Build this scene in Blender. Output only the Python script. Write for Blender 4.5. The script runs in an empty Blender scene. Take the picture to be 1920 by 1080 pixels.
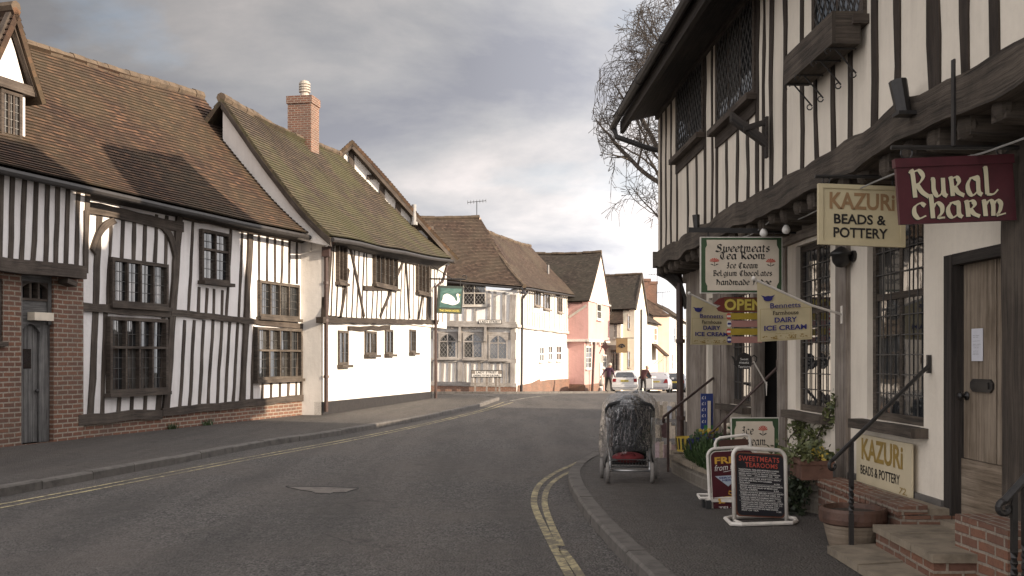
import bpy, bmesh, math, random
from mathutils import Vector, Matrix, noise as mnoise
PI = math.pi
V = Vector
rnd = random.Random(11)
scene = bpy.context.scene
col = scene.collection

# ------------------------------------------------------------------ camera
FPX, HX, HY, CH = 1867.0, 960.0, 670.0, 1.65     # focal length in photo pixels, horizon row, eye height
cam_d = bpy.data.cameras.new('camera')
cam = bpy.data.objects.new('camera', cam_d)
col.objects.link(cam)
cam.location = (0, 0, CH)
cam.rotation_euler = (PI / 2, 0, 0)
cam_d.sensor_width = 36
cam_d.lens = 36 * FPX / 1920
cam_d.shift_y = (HY - 540) / 1920
cam_d.clip_start = 0.05
cam_d.clip_end = 2000
scene.camera = cam

# ------------------------------------------------------------------ light
SUN_V = V((0.93, -0.37, 0)).normalized()
SUN_EL = math.radians(17.0)
sd = bpy.data.lights.new('sun', 'SUN')
sd.energy = 5.0
sd.angle = math.radians(0.6)
sd.color = (1.0, 0.84, 0.66)
sun = bpy.data.objects.new('sun', sd)
col.objects.link(sun)
tosun = V((SUN_V.x * math.cos(SUN_EL), SUN_V.y * math.cos(SUN_EL), math.sin(SUN_EL)))
sun.rotation_euler = tosun.to_track_quat('Z', 'Y').to_euler()
sun.location = (30, -12, 30)

world = bpy.data.worlds.new('World')
scene.world = world
world.use_nodes = True
wn = world.node_tree
for n in list(wn.nodes):
    wn.nodes.remove(n)


def wnode(t, **kw):
    n = wn.nodes.new(t)
    for k, v in kw.items():
        setattr(n, k, v)
    return n


sky = wnode('ShaderNodeTexSky', sky_type='NISHITA', sun_disc=False)
sky.sun_elevation = SUN_EL
sky.sun_rotation = math.atan2(SUN_V.x, SUN_V.y)
sky.dust_density = 1.5
geo = wnode('ShaderNodeTexCoord')
sep = wnode('ShaderNodeSeparateXYZ')
wn.links.new(geo.outputs['Generated'], sep.inputs[0])


def wmath(op, a, b=None):
    n = wnode('ShaderNodeMath', operation=op)
    for i, x in enumerate((a, b)):
        if x is None:
            continue
        if isinstance(x, (int, float)):
            n.inputs[i].default_value = x
        else:
            wn.links.new(x, n.inputs[i])
    return n.outputs[0]


zz = wmath('ADD', wmath('MAXIMUM', sep.outputs[2], 0.0), 0.24)
comb = wnode('ShaderNodeCombineXYZ')
wn.links.new(wmath('DIVIDE', sep.outputs[0], zz), comb.inputs[0])
wn.links.new(wmath('DIVIDE', sep.outputs[1], zz), comb.inputs[1])
comb.inputs[2].default_value = 3.7


def wnoise(scale, detail, rough, off):
    mp = wnode('ShaderNodeMapping')
    mp.inputs['Location'].default_value = off
    wn.links.new(comb.outputs[0], mp.inputs[0])
    n = wnode('ShaderNodeTexNoise')
    n.inputs['Scale'].default_value = scale
    n.inputs['Detail'].default_value = detail
    n.inputs['Roughness'].default_value = rough
    n.inputs['Distortion'].default_value = 0.25
    wn.links.new(mp.outputs[0], n.inputs[0])
    return n.outputs[0]


def wramp(fac, stops):
    r = wnode('ShaderNodeValToRGB')
    e = r.color_ramp.elements
    while len(e) < len(stops):
        e.new(0.5)
    for i, (p, c) in enumerate(stops):
        e[i].position = p
        e[i].color = (c[0], c[1], c[2], 1)
    wn.links.new(fac, r.inputs[0])
    return r.outputs[0]


SKY_OFF = (1.3, 0.4, 0)
cloudcol = wramp(wnoise(1.5, 8, 0.58, SKY_OFF), [(0.32, (0.36, 0.365, 0.41)), (0.45, (0.50, 0.495, 0.51)), (0.55, (0.64, 0.61, 0.605)), (0.66, (0.84, 0.77, 0.75))])
cloudmask = wramp(wnoise(1.15, 7, 0.56, (7.1, 2.2, 0)), [(0.34, (0.62,) * 3), (0.46, (1,) * 3)])
# clouds brighter sunward, thicker north-west; unseen west lobe added to light the shop front


def wlobe(v, k=1.0, add=0.0, p=1.0):
    n = wnode('ShaderNodeVectorMath', operation='DOT_PRODUCT')
    wn.links.new(geo.outputs['Generated'], n.inputs[0])
    n.inputs[1].default_value = V(v).normalized()
    return wmath('MULTIPLY', wmath('POWER', wmath('MAXIMUM', wmath('ADD', n.outputs['Value'], add), 0.0), p), k)


hb = wmath('MULTIPLY', wmath('POWER', wmath('SUBTRACT', 1.0, wmath('MINIMUM', wmath('MAXIMUM', sep.outputs[2], 0.0), 1.0)), 8.0), 1.15)
g_ = wmath('ADD', wmath('ADD', wlobe((0.62, 0.78, 0.0), 1.0, 0.0, 1.5), 0.07), hb)
g_ = wmath('ADD', wmath('ADD', g_, wlobe(tosun, 1.7, 0.30)), wlobe((-0.84, -0.46, 0.30), 1.75, 0.0, 2.0))
gain = wmath('MULTIPLY', g_, 6.5)
sc = wnode('ShaderNodeVectorMath', operation='SCALE')
wn.links.new(cloudcol, sc.inputs[0])
wn.links.new(gain, sc.inputs['Scale'])
skys = wnode('ShaderNodeVectorMath', operation='SCALE')
wn.links.new(sky.outputs[0], skys.inputs[0])
skys.inputs['Scale'].default_value = 1.0
mx = wnode('ShaderNodeMix', data_type='RGBA')
wn.links.new(cloudmask, mx.inputs[0])
wn.links.new(skys.outputs[0], mx.inputs[6])
wn.links.new(sc.outputs[0], mx.inputs[7])
bg = wnode('ShaderNodeBackground')
bg.inputs[1].default_value = 0.12
wn.links.new(mx.outputs[2], bg.inputs[0])
wo = wnode('ShaderNodeOutputWorld')
wn.links.new(bg.outputs[0], wo.inputs[0])

vs = scene.view_settings
vs.view_transform = 'Standard'
vs.look = 'None'
vs.exposure = 0.75
vs.gamma = 1
vs.use_curve_mapping = False
scene.cycles.max_bounces = 8
scene.cycles.transparent_max_bounces = 12

# ------------------------------------------------------------------ geometry helpers


def gz(y):
    """height of the ground: level near the camera, then falling down the far street"""
    return 0.0 if y < 44 else -(y - 44) * 0.032


def ray(px, py):
    return V(((px - HX) / FPX, 1.0, (HY - py) / FPX))


def ground(px, py):
    r = ray(px, py)
    t = CH / max(1e-6, -r.z)
    for _ in range(30):
        if t < 0:
            break
        t = (CH - gz(t)) / -r.z if t >= 44 else t
        if t < 44:
            break
        t2 = (CH - gz(t)) / -r.z
        if abs(t2 - t) < 1e-4:
            break
        t = t2
    return V((r.x * t, t))


def at(px, py, y):
    r = ray(px, py)
    return V((r.x * y, y, CH + r.z * y))


class Fac:
    """a vertical facade plane: s metres along it, z height, o metres out from it"""

    def __init__(self, A, B):
        self.A = V((A[0], A[1], 0))
        d = V((B[0] - A[0], B[1] - A[1], 0))
        self.L = d.length
        self.d = d.normalized()
        n = V((self.d.y, -self.d.x, 0))
        if n.dot(V((0, 0, 0)) - self.A) < 0:
            n = -n
        self.n = n

    def w(self, s, z, o=0.0):
        return self.A + self.d * s + self.n * o + V((0, 0, z))

    def sz(self, px, py, o=0.0):
        r = ray(px, py)
        P = self.A + self.n * o
        t = P.dot(self.n) / V((r.x, r.y, 0)).dot(self.n)
        q = V((r.x * t, r.y * t, 0))
        return ((q - P).dot(self.d), CH + r.z * t)


class MB:
    def __init__(self, d=None):
        self.v, self.f, self.uv, self.mi = [], [], [], []
        self.d = d or V((1, 0, 0))
        self.n = V((self.d.y, -self.d.x, 0))

    def face(self, pts, uv=None, mi=0):
        pts = [V(p) for p in pts]
        i0 = len(self.v)
        self.v += pts
        self.f.append(list(range(i0, i0 + len(pts))))
        self.mi.append(mi)
        if uv is None:
            nn = V((0, 0, 0))
            for i in range(len(pts)):
                a, b = pts[i], pts[(i + 1) % len(pts)]
                nn += a.cross(b)
            an, ad, az = abs(nn.dot(self.n)), abs(nn.dot(self.d)), abs(nn.z)
            if an >= ad and an >= az:
                uv = [(p.dot(self.d), p.z) for p in pts]
            elif az >= ad:
                uv = [(p.dot(self.d), p.dot(self.n)) for p in pts]
            else:
                uv = [(p.dot(self.n), p.z) for p in pts]
        self.uv.append(uv)

    def hexa(self, a, b, mi=0, uvs=None):
        """a, b: matching 4-point loops (bottom, top)"""
        self.face(a[::-1], mi=mi)
        self.face(b, mi=mi)
        for i in range(4):
            j = (i + 1) % 4
            self.face([a[i], a[j], b[j], b[i]], mi=mi)

    def box(self, c, sx, sy, sz, rz=0.0, mi=0):
        """box standing on point c"""
        c = V(c)
        ca, sa = math.cos(rz), math.sin(rz)
        q = []
        for x, y in ((-sx / 2, -sy / 2), (sx / 2, -sy / 2), (sx / 2, sy / 2), (-sx / 2, sy / 2)):
            q.append(c + V((x * ca - y * sa, x * sa + y * ca, 0)))
        self.hexa(q, [p + V((0, 0, sz)) for p in q], mi)

    def fbox(self, F, s0, s1, z0, z1, o0, o1, mi=0):
        a = [F.w(s0, z0, o0), F.w(s1, z0, o0), F.w(s1, z0, o1), F.w(s0, z0, o1)]
        b = [F.w(s0, z1, o0), F.w(s1, z1, o0), F.w(s1, z1, o1), F.w(s0, z1, o1)]
        self.hexa(a, b, mi)

    def fpoly(self, F, pts, o0, o1, mi=0):
        """extruded polygon in facade coordinates"""
        a = [F.w(s, z, o0) for s, z in pts]
        b = [F.w(s, z, o1) for s, z in pts]
        self.face(b, mi=mi)
        self.face(a[::-1], mi=mi)
        for i in range(len(pts)):
            j = (i + 1) % len(pts)
            self.face([a[i], a[j], b[j], b[i]], mi=mi)

    def beam(self, p0, p1, w, wdir, t, tdir, wob=0.0, seg=None, w1=None, mi=0, curve=None):
        """hewn timber: from p0 to p1, w wide along wdir, t deep along tdir, grain UV along u"""
        p0, p1 = V(p0), V(p1)
        L = (p1 - p0).length
        if L < 1e-4:
            return
        w1 = w if w1 is None else w1
        seg = seg or (max(1, int(L / 0.35)) if wob else 1)
        u0, v0 = rnd.uniform(0, 50), rnd.uniform(0, 50)
        rings = []
        ph = rnd.uniform(0, 100)
        for i in range(seg + 1):
            k = i / seg
            c = p0.lerp(p1, k)
            if curve is not None:
                c = c + curve * math.sin(PI * k)
            ww = (w + (w1 - w) * k) / 2
            a = wob * mnoise.noise(V((ph, k * L * 1.1, 0)))
            a2 = wob * 0.8 * mnoise.noise(V((ph + 9, k * L * 2.3, 0)))
            b2 = wob * 0.8 * mnoise.noise(V((ph + 19, k * L * 2.3, 0)))
            rings.append([c + wdir * (a - ww + a2), c + wdir * (a + ww + b2), c + wdir * (a + ww + b2) + tdir * t, c + wdir * (a - ww + a2) + tdir * t])
        per = [0, w, w + t, 2 * w + t, 2 * w + 2 * t]
        for i in range(seg):
            A, B = rings[i], rings[i + 1]
            ua, ub = u0 + L * i / seg, u0 + L * (i + 1) / seg
            for j in range(4):
                k = (j + 1) % 4
                self.face([A[j], A[k], B[k], B[j]], [(ua, v0 + per[j]), (ua, v0 + per[j + 1]), (ub, v0 + per[j + 1]), (ub, v0 + per[j])], mi)
        for rr in (rings[0][::-1], rings[-1]):
            self.face(rr, [(u0, v0), (u0 + 0.05, v0), (u0 + 0.05, v0 + w), (u0, v0 + w)], mi)

    def fbeam(self, F, a, b, w, o0, o1, wob=0.0, w1=None, curve=0.0, mi=0, seg=None):
        """timber lying on a facade between facade points a and b (s, z)"""
        p0, p1 = F.w(a[0], a[1], o0), F.w(b[0], b[1], o0)
        ax = (p1 - p0).normalized()
        wd = F.n.cross(ax).normalized()
        self.beam(p0, p1, w, wd, o1 - o0, F.n, wob, seg=seg or (10 if curve else None), w1=w1, mi=mi, curve=wd * curve if curve else None)

    def pbeam(self, F, x0, y0, x1, y1, w, o0, o1, wob=0.0, w1=None, curve=0.0, mi=0):
        om = o1
        self.fbeam(F, F.sz(x0, y0, om), F.sz(x1, y1, om), w, o0, o1, wob, w1, curve, mi)

    def tube(self, pts, r, n=8, r1=None, caps=True, mi=0):
        pts = [V(p) for p in pts]
        r1 = r if r1 is None else r1
        rings = []
        ref = None
        m = len(pts)
        for i, p in enumerate(pts):
            t = (pts[min(i + 1, m - 1)] - pts[max(i - 1, 0)])
            t = t.normalized() if t.length > 1e-9 else V((0, 0, 1))
            if ref is None:
                ref = V((0, 0, 1)) if abs(t.z) < 0.9 else V((1, 0, 0))
            a = t.cross(ref)
            a = a.normalized() if a.length > 1e-6 else t.orthogonal().normalized()
            b = a.cross(t).normalized()
            ref = b
            rr = r + (r1 - r) * i / max(1, m - 1)
            rings.append([p + a * (rr * math.cos(2 * PI * k / n)) + b * (rr * math.sin(2 * PI * k / n)) for k in range(n)])
        i0 = len(self.v)
        L = 0
        for i, rg in enumerate(rings):
            self.v += rg
        for i in range(m - 1):
            dl = (pts[i + 1] - pts[i]).length
            for k in range(n):
                k2 = (k + 1) % n
                self.f.append([i0 + i * n + k, i0 + i * n + k2, i0 + (i + 1) * n + k2, i0 + (i + 1) * n + k])
                self.mi.append(mi)
                c0, c1 = k / n * 2 * PI * r, (k + 1) / n * 2 * PI * r
                self.uv.append([(L, c0), (L, c1), (L + dl, c1), (L + dl, c0)])
            L += dl
        if caps:
            for base, rev in ((i0, True), (i0 + (m - 1) * n, False)):
                idx = list(range(base, base + n))
                self.f.append(idx[::-1] if rev else idx)
                self.mi.append(mi)
                self.uv.append([(0, 0)] * n)

    def lathe(self, c, prof, n=20, axis=None, mi=0):
        """prof: list of (radius, height) round the vertical through c (or round axis)"""
        c = V(c)
        az = (axis or V((0, 0, 1))).normalized()
        ax = az.orthogonal().normalized()
        ay = az.cross(ax)
        i0 = len(self.v)
        for r, h in prof:
            for k in range(n):
                a = 2 * PI * k / n
                self.v.append(c + az * h + ax * (r * math.cos(a)) + ay * (r * math.sin(a)))
        for i in range(len(prof) - 1):
            for k in range(n):
                k2 = (k + 1) % n
                self.f.append([i0 + i * n + k, i0 + i * n + k2, i0 + (i + 1) * n + k2, i0 + (i + 1) * n + k])
                self.mi.append(mi)
                rr = max(prof[0][0], 0.02)
                self.uv.append([(k / n * 6.28 * rr, prof[i][1]), ((k + 1) / n * 6.28 * rr, prof[i][1]), ((k + 1) / n * 6.28 * rr, prof[i + 1][1]), (k / n * 6.28 * rr, prof[i + 1][1])])

    def ball(self, c, r, n=10, m=7, sq=(1, 1, 1), mi=0):
        c = V(c)
        i0 = len(self.v)
        for i in range(m + 1):
            t = PI * i / m
            for k in range(n):
                a = 2 * PI * k / n
                self.v.append(c + V((r * sq[0] * math.sin(t) * math.cos(a), r * sq[1] * math.sin(t) * math.sin(a), r * sq[2] * math.cos(t))))
        for i in range(m):
            for k in range(n):
                k2 = (k + 1) % n
                self.f.append([i0 + i * n + k, i0 + (i + 1) * n + k, i0 + (i + 1) * n + k2, i0 + i * n + k2])
                self.mi.append(mi)
                self.uv.append([(0, 0), (0, .1), (.1, .1), (.1, 0)])

    def build(self, name, mat, parent=None, smooth=False, org=None, label=None, weld=False):
        o0 = ORG[parent.name] if parent is not None else V(org or (0, 0, 0))
        me = bpy.data.meshes.new(name)
        me.from_pydata([tuple(p - o0) for p in self.v], [], self.f)
        uvl = me.uv_layers.new(name='UVMap')
        flat = []
        for u in self.uv:
            for q in u:
                flat += [q[0], q[1]]
        uvl.data.foreach_set('uv', flat)
        mats = mat if isinstance(mat, (list, tuple)) else [mat]
        for m in mats:
            me.materials.append(m)
        if len(mats) > 1:
            me.polygons.foreach_set('material_index', self.mi)
        if smooth:
            me.polygons.foreach_set('use_smooth', [True] * len(self.f))
        if weld:
            bm = bmesh.new()
            bm.from_mesh(me)
            bmesh.ops.remove_doubles(bm, verts=bm.verts, dist=1e-4)
            bm.to_mesh(me)
            bm.free()
        me.update()
        o = bpy.data.objects.new(name, me)
        col.objects.link(o)
        if parent is not None:
            o.parent = parent
        else:
            o.location = o0
        ORG[o.name] = o0
        if label:
            o['label'] = label
        return o


ORG = {}


def tag(o, label, cat, group=None, kind=None):
    o['label'] = label
    o['category'] = cat
    if group:
        o['group'] = group
    if kind:
        o['kind'] = kind
    return o


def thing(name, label, cat, loc, group=None):
    o = bpy.data.objects.new(name, None)
    o.empty_display_size = 0.2
    col.objects.link(o)
    o.location = V(loc)
    ORG[o.name] = V(loc)
    return tag(o, label, cat, group)


def struct(o):
    o['kind'] = 'structure'
    return o


def bevel(o, w, seg=2):
    m = o.modifiers.new('edge', 'BEVEL')
    m.width = w
    m.segments = seg
    m.limit_method = 'ANGLE'
    return o


def arc(c, r, a0, a1, n, u, v):
    return [V(c) + u * (r * math.cos(a0 + (a1 - a0) * i / n)) + v * (r * math.sin(a0 + (a1 - a0) * i / n)) for i in range(n + 1)]


def smoothpath(pts, k=6):
    """Catmull-Rom through the points (2-D tuples or Vectors)"""
    P = [V(p) for p in pts]
    P = [P[0] * 2 - P[1]] + P + [P[-1] * 2 - P[-2]]
    out = []
    for i in range(1, len(P) - 2):
        a, b, c, d = P[i - 1], P[i], P[i + 1], P[i + 2]
        for j in range(k):
            t = j / k
            out.append(0.5 * ((2 * b) + (c - a) * t + (2 * a - 5 * b + 4 * c - d) * t * t + (3 * b - a - 3 * c + d) * t ** 3))
    out.append(P[-2])
    return out
# ------------------------------------------------------------------ materials


class NM:
    def __init__(self, name):
        self.m = bpy.data.materials.new(name)
        self.m.use_nodes = True
        self.t = self.m.node_tree
        self.b = self.t.nodes['Principled BSDF']

    def n(self, typ, **kw):
        n = self.t.nodes.new(typ)
        for k, v in kw.items():
            setattr(n, k, v)
        return n

    def set(self, sock, v):
        if isinstance(v, bpy.types.NodeSocket):
            self.t.links.new(v, sock)
        elif isinstance(v, (tuple, list)) and len(v) == 3 and sock.type == 'RGBA':
            sock.default_value = (v[0], v[1], v[2], 1)
        else:
            sock.default_value = v

    def pos(self, scale=(1, 1, 1)):
        g = self.n('ShaderNodeNewGeometry')
        m = self.n('ShaderNodeMapping')
        m.inputs['Scale'].default_value = scale
        self.t.links.new(g.outputs['Position'], m.inputs[0])
        return m.outputs[0]

    def uv(self, scale=(1, 1, 1)):
        g = self.n('ShaderNodeUVMap')
        m = self.n('ShaderNodeMapping')
        m.inputs['Scale'].default_value = scale
        self.t.links.new(g.outputs[0], m.inputs[0])
        return m.outputs[0]

    def noise(self, vec, scale, detail=4, rough=0.55, dist=0.0):
        n = self.n('ShaderNodeTexNoise')
        self.set(n.inputs['Vector'], vec)
        n.inputs['Scale'].default_value = scale
        n.inputs['Detail'].default_value = detail
        n.inputs['Roughness'].default_value = rough
        n.inputs['Distortion'].default_value = dist
        return n.outputs[0]

    def ramp(self, fac, stops):
        r = self.n('ShaderNodeValToRGB')
        e = r.color_ramp.elements
        while len(e) < len(stops):
            e.new(0.5)
        for i, (p, c) in enumerate(stops):
            e[i].position = p
            c = (c, c, c) if isinstance(c, (int, float)) else c
            e[i].color = (c[0], c[1], c[2], 1)
        self.t.links.new(fac, r.inputs[0])
        return r.outputs[0]

    def mix(self, fac, a, b, mode='MIX'):
        n = self.n('ShaderNodeMix', data_type='RGBA', blend_type=mode)
        self.set(n.inputs[0], fac)
        self.set(n.inputs[6], a)
        self.set(n.inputs[7], b)
        return n.outputs[2]

    def math(self, op, a, b=0.0):
        n = self.n('ShaderNodeMath', operation=op)
        self.set(n.inputs[0], a)
        self.set(n.inputs[1], b)
        return n.outputs[0]

    def bump(self, h, strength=0.4, dist=0.01):
        n = self.n('ShaderNodeBump')
        n.inputs['Strength'].default_value = strength
        n.inputs['Distance'].default_value = dist
        self.set(n.inputs['Height'], h)
        self.t.links.new(n.outputs[0], self.b.inputs['Normal'])

    def done(self, colr, rough=0.8, **kw):
        self.set(self.b.inputs['Base Color'], colr)
        self.set(self.b.inputs['Roughness'], rough)
        for k, v in kw.items():
            self.set(self.b.inputs[k.replace('_', ' ')], v)
        return self.m


def plain(name, c, rough=0.6, var=0.25, vs=9.0, bump=0.0, **kw):
    """a colour with blotchy wear in it"""
    k = NM(name)
    p = k.pos()
    f = k.noise(p, vs, 5, 0.6)
    d = tuple(x * (1 - var) for x in c)
    l = tuple(min(1, x * (1 + var * 0.6)) for x in c)
    cc = k.ramp(f, [(0.3, d), (0.5, c), (0.72, l)])
    if bump:
        k.bump(k.noise(p, vs * 6, 3), bump, 0.01)
    return k.done(cc, rough, **kw)


def plaster(name, c, dirt=(0.30, 0.25, 0.20), amount=0.35, bump=0.5):
    k = NM(name)
    p = k.pos()
    big = k.noise(p, 0.9, 4, 0.6)
    streak = k.noise(k.pos((5, 5, 0.5)), 1.0, 5, 0.65)
    fine = k.noise(p, 22, 4, 0.6)
    m = k.math('MULTIPLY', k.ramp(streak, [(0.45, 0.0), (0.75, 1.0)]), k.ramp(big, [(0.35, 0.15), (0.65, 1.0)]))
    m = k.math('MULTIPLY', m, amount)
    c2 = tuple(x * 0.90 for x in c)
    base = k.mix(k.ramp(big, [(0.35, 0.0), (0.65, 1.0)]), c, c2)
    base = k.mix(m, base, dirt)
    base = k.mix(k.ramp(fine, [(0.30, 0.14), (0.5, 0.0)]), base, tuple(x * 0.7 for x in c))
    h = k.math('ADD', k.math('MULTIPLY', k.noise(p, 5, 3), 1.6), k.math('MULTIPLY', fine, 0.5))
    k.bump(h, bump, 0.02)
    return k.done(base, 0.9)


def timber(name, dark, light, pale=None, bump=0.7):
    k = NM(name)
    g1 = k.noise(k.uv((1.2, 26, 1)), 1.0, 6, 0.65, 0.6)
    g2 = k.noise(k.uv((3.0, 70, 1)), 1.0, 4, 0.7, 0.3)
    big = k.noise(k.pos(), 1.7, 4, 0.6)
    c = k.ramp(g1, [(0.32, dark), (0.62, light)])
    c = k.mix(k.ramp(g2, [(0.30, 0.75), (0.46, 0.0)]), c, tuple(x * 0.35 for x in dark))
    if pale:
        c = k.mix(k.math('MULTIPLY', k.ramp(big, [(0.42, 0.0), (0.66, 1.0)]), k.ramp(g1, [(0.35, 0.2), (0.65, 0.9)])), c, pale)
    k.bump(k.math('ADD', g1, k.math('MULTIPLY', g2, 0.8)), bump, 0.012)
    return k.done(c, 0.85)


def brickm(name, a, b, mortar, bw=0.225, rh=0.075, ms=0.010, stain=(0.10, 0.085, 0.07), amount=0.5, off=0.5):
    k = NM(name)
    uvn = k.uv()
    # wobble the courses a little
    wob = k.n('ShaderNodeTexNoise')
    wob.inputs['Scale'].default_value = 2.5
    k.t.links.new(uvn, wob.inputs['Vector'])
    va = k.n('ShaderNodeVectorMath', operation='MULTIPLY_ADD')
    k.t.links.new(wob.outputs[1], va.inputs[0])
    va.inputs[1].default_value = (0.03, 0.022, 0)
    k.t.links.new(uvn, va.inputs[2])
    br = k.n('ShaderNodeTexBrick')
    br.offset = off
    k.t.links.new(va.outputs[0], br.inputs['Vector'])
    for nm, v in (('Scale', 1.0), ('Mortar Size', ms), ('Mortar Smooth', 0.35), ('Bias', -0.1), ('Brick Width', bw), ('Row Height', rh)):
        br.inputs[nm].default_value = v
    k.set(br.inputs['Color1'], a)
    k.set(br.inputs['Color2'], b)
    k.set(br.inputs['Mortar'], mortar)
    p = k.pos()
    big = k.noise(p, 1.3, 5, 0.6)
    fine = k.noise(p, 35, 4, 0.65)
    c = k.mix(k.math('MULTIPLY', k.ramp(big, [(0.42, 0.0), (0.70, 1.0)]), amount), br.outputs[0], stain)
    c = k.mix(k.ramp(fine, [(0.34, 0.5), (0.52, 0.0)]), c, tuple(x * 0.45 for x in a))
    h = k.math('ADD', k.math('MULTIPLY', br.outputs['Fac'], -1.0), k.math('MULTIPLY', fine, 0.35))
    k.bump(h, 0.6, 0.012)
    return k.done(c, 0.9)


def tilem(name, a, b, c3, moss, mossamt=0.5, lichen=(0.26, 0.22, 0.15)):
    """plain clay tiles: one random tone per tile, weather stains, moss and lichen"""
    k = NM(name)
    uvn = k.uv()
    br = k.n('ShaderNodeTexBrick')
    br.offset = 0.5
    k.t.links.new(uvn, br.inputs['Vector'])
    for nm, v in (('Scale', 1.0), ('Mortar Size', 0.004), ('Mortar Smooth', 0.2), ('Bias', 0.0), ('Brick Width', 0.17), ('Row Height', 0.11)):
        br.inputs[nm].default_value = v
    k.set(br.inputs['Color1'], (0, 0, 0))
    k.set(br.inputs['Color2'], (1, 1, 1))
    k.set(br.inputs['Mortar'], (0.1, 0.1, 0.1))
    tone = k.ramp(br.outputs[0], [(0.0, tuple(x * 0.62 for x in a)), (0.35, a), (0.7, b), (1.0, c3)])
    tone = k.mix(k.math('MULTIPLY', br.outputs['Fac'], 0.85), tone, (0.016, 0.010, 0.006))  # near-black joints and butt edges: dirt plus painted shade under each course
    p = k.pos()
    big = k.noise(p, 0.55, 5, 0.62)
    mid = k.noise(p, 2.8, 5, 0.65)
    fine = k.noise(p, 16, 4, 0.7)
    c = k.mix(k.math('MULTIPLY', k.ramp(mid, [(0.40, 0.0), (0.64, 1.0)]), 0.6), tone, tuple(x * 0.5 for x in a))
    c = k.mix(k.math('MULTIPLY', k.ramp(k.math('ADD', big, k.math('MULTIPLY', fine, 0.35)), [(0.56, 0.0), (0.78, 1.0)]), mossamt), c, moss)
    c = k.mix(k.ramp(fine, [(0.66, 0.0), (0.74, 0.75)]), c, lichen)
    k.bump(k.math('ADD', k.math('MULTIPLY', br.outputs[0], 0.6), fine), 0.5, 0.012)
    return k.done(c, 0.9)


def asphalt(name, c, warm=(0.10, 0.085, 0.075), spk=0.8):
    k = NM(name)
    p = k.pos()
    grain = k.n('ShaderNodeTexVoronoi')
    grain.inputs['Scale'].default_value = 52
    k.set(grain.inputs['Vector'], p)
    big = k.noise(p, 0.45, 5, 0.62)
    track = k.noise(k.pos((1.2, 0.16, 1)), 1.0, 4, 0.6)
    mid = k.noise(p, 7, 4, 0.7)
    tone = k.ramp(grain.outputs['Color'], [(0.1, tuple(x * (1 - spk) for x in c)), (0.5, c), (0.95, tuple(x * (1 + spk * 1.5) for x in c))])
    col_ = k.mix(k.ramp(big, [(0.40, 0.0), (0.62, 0.75)]), tone, warm)
    col_ = k.mix(k.ramp(track, [(0.42, 0.0), (0.64, 0.6)]), col_, tuple(x * 0.5 for x in c))
    col_ = k.mix(k.ramp(mid, [(0.58, 0.0), (0.80, 0.40)]), col_, tuple(x * 1.7 for x in c))
    vo = k.n('ShaderNodeTexVoronoi', feature='DISTANCE_TO_EDGE')
    vo.inputs['Scale'].default_value = 0.33
    dn = k.n('ShaderNodeTexNoise')
    dn.inputs['Scale'].default_value = 1.1
    dn.inputs['Detail'].default_value = 6
    k.set(dn.inputs['Vector'], p)
    vm = k.n('ShaderNodeVectorMath', operation='MULTIPLY_ADD')
    k.t.links.new(dn.outputs[1], vm.inputs[0])
    vm.inputs[1].default_value = (1.6, 1.6, 0)
    k.set(vm.inputs[2], p)
    k.t.links.new(vm.outputs[0], vo.inputs['Vector'])
    crack = k.math('MULTIPLY', k.ramp(vo.outputs['Distance'], [(0.0, 1.0), (0.007, 0.0)]), k.ramp(big, [(0.50, 0.0), (0.58, 0.75)]))
    col_ = k.mix(crack, col_, tuple(x * 0.3 for x in c))
    spot = k.noise(p, 1.6, 3, 0.5)
    col_ = k.mix(k.ramp(spot, [(0.66, 0.0), (0.72, 0.4)]), col_, tuple(x * 0.4 for x in c))
    h = k.math('ADD', k.math('MULTIPLY', grain.outputs['Distance'], -1.3), k.math('MULTIPLY', mid, 0.6))
    k.bump(h, 1.0, 0.02)
    return k.done(col_, k.ramp(mid, [(0.3, 0.62), (0.7, 0.85)]))


def paintline(name, c, under):
    k = NM(name)
    p = k.pos()
    f = k.noise(p, 10, 6, 0.75)
    g = k.noise(p, 1.1, 3, 0.6)
    cc = k.mix(k.ramp(k.math('ADD', f, k.math('MULTIPLY', g, 0.5)), [(0.66, 0.0), (0.80, 0.85)]), c, under)
    cc = k.mix(k.ramp(k.noise(p, 45, 3), [(0.32, 0.5), (0.5, 0.0)]), cc, tuple(x * 0.6 for x in c))
    k.bump(f, 0.4, 0.005)
    return k.done(cc, 0.8)


def glassm(name, tint=(0.012, 0.013, 0.014), wave=0.05, scale=4.0):
    k = NM(name)
    p = k.pos()
    k.bump(k.noise(p, scale, 2), wave, 0.02)
    cc = k.ramp(k.noise(p, 1.8, 3), [(0.35, tint), (0.7, tuple(x * 2.6 for x in tint))])
    return k.done(cc, 0.03, IOR=1.95)


M = {}
M['plaster_white'] = plaster('white limewash', (0.81, 0.775, 0.755), amount=0.42)
M['plaster_hotel'] = plaster('white painted brick', (0.74, 0.70, 0.65), amount=0.25, bump=0.25)
M['plaster_cream'] = plaster('cream limewash', (0.81, 0.735, 0.62), amount=0.40, bump=0.35)
M['plaster_far'] = plaster('pale far limewash', (0.80, 0.77, 0.73), amount=0.25)
M['plaster_pink'] = plaster('pink limewash', (0.62, 0.36, 0.33), amount=0.25)
M['plaster_peach'] = plaster('peach limewash', (0.70, 0.52, 0.39), amount=0.2)
M['plaster_buff'] = plaster('buff limewash', (0.78, 0.72, 0.60), amount=0.2)
M['timber_black'] = timber('dark oak studs', (0.020, 0.014, 0.010), (0.066, 0.048, 0.036), (0.12, 0.096, 0.076))
M['timber_brown'] = timber('brown oak studs', (0.014, 0.009, 0.006), (0.038, 0.026, 0.018), (0.068, 0.052, 0.040))
M['timber_grey'] = timber('weathered grey oak', (0.10, 0.08, 0.065), (0.24, 0.20, 0.165), (0.36, 0.32, 0.28))
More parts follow.
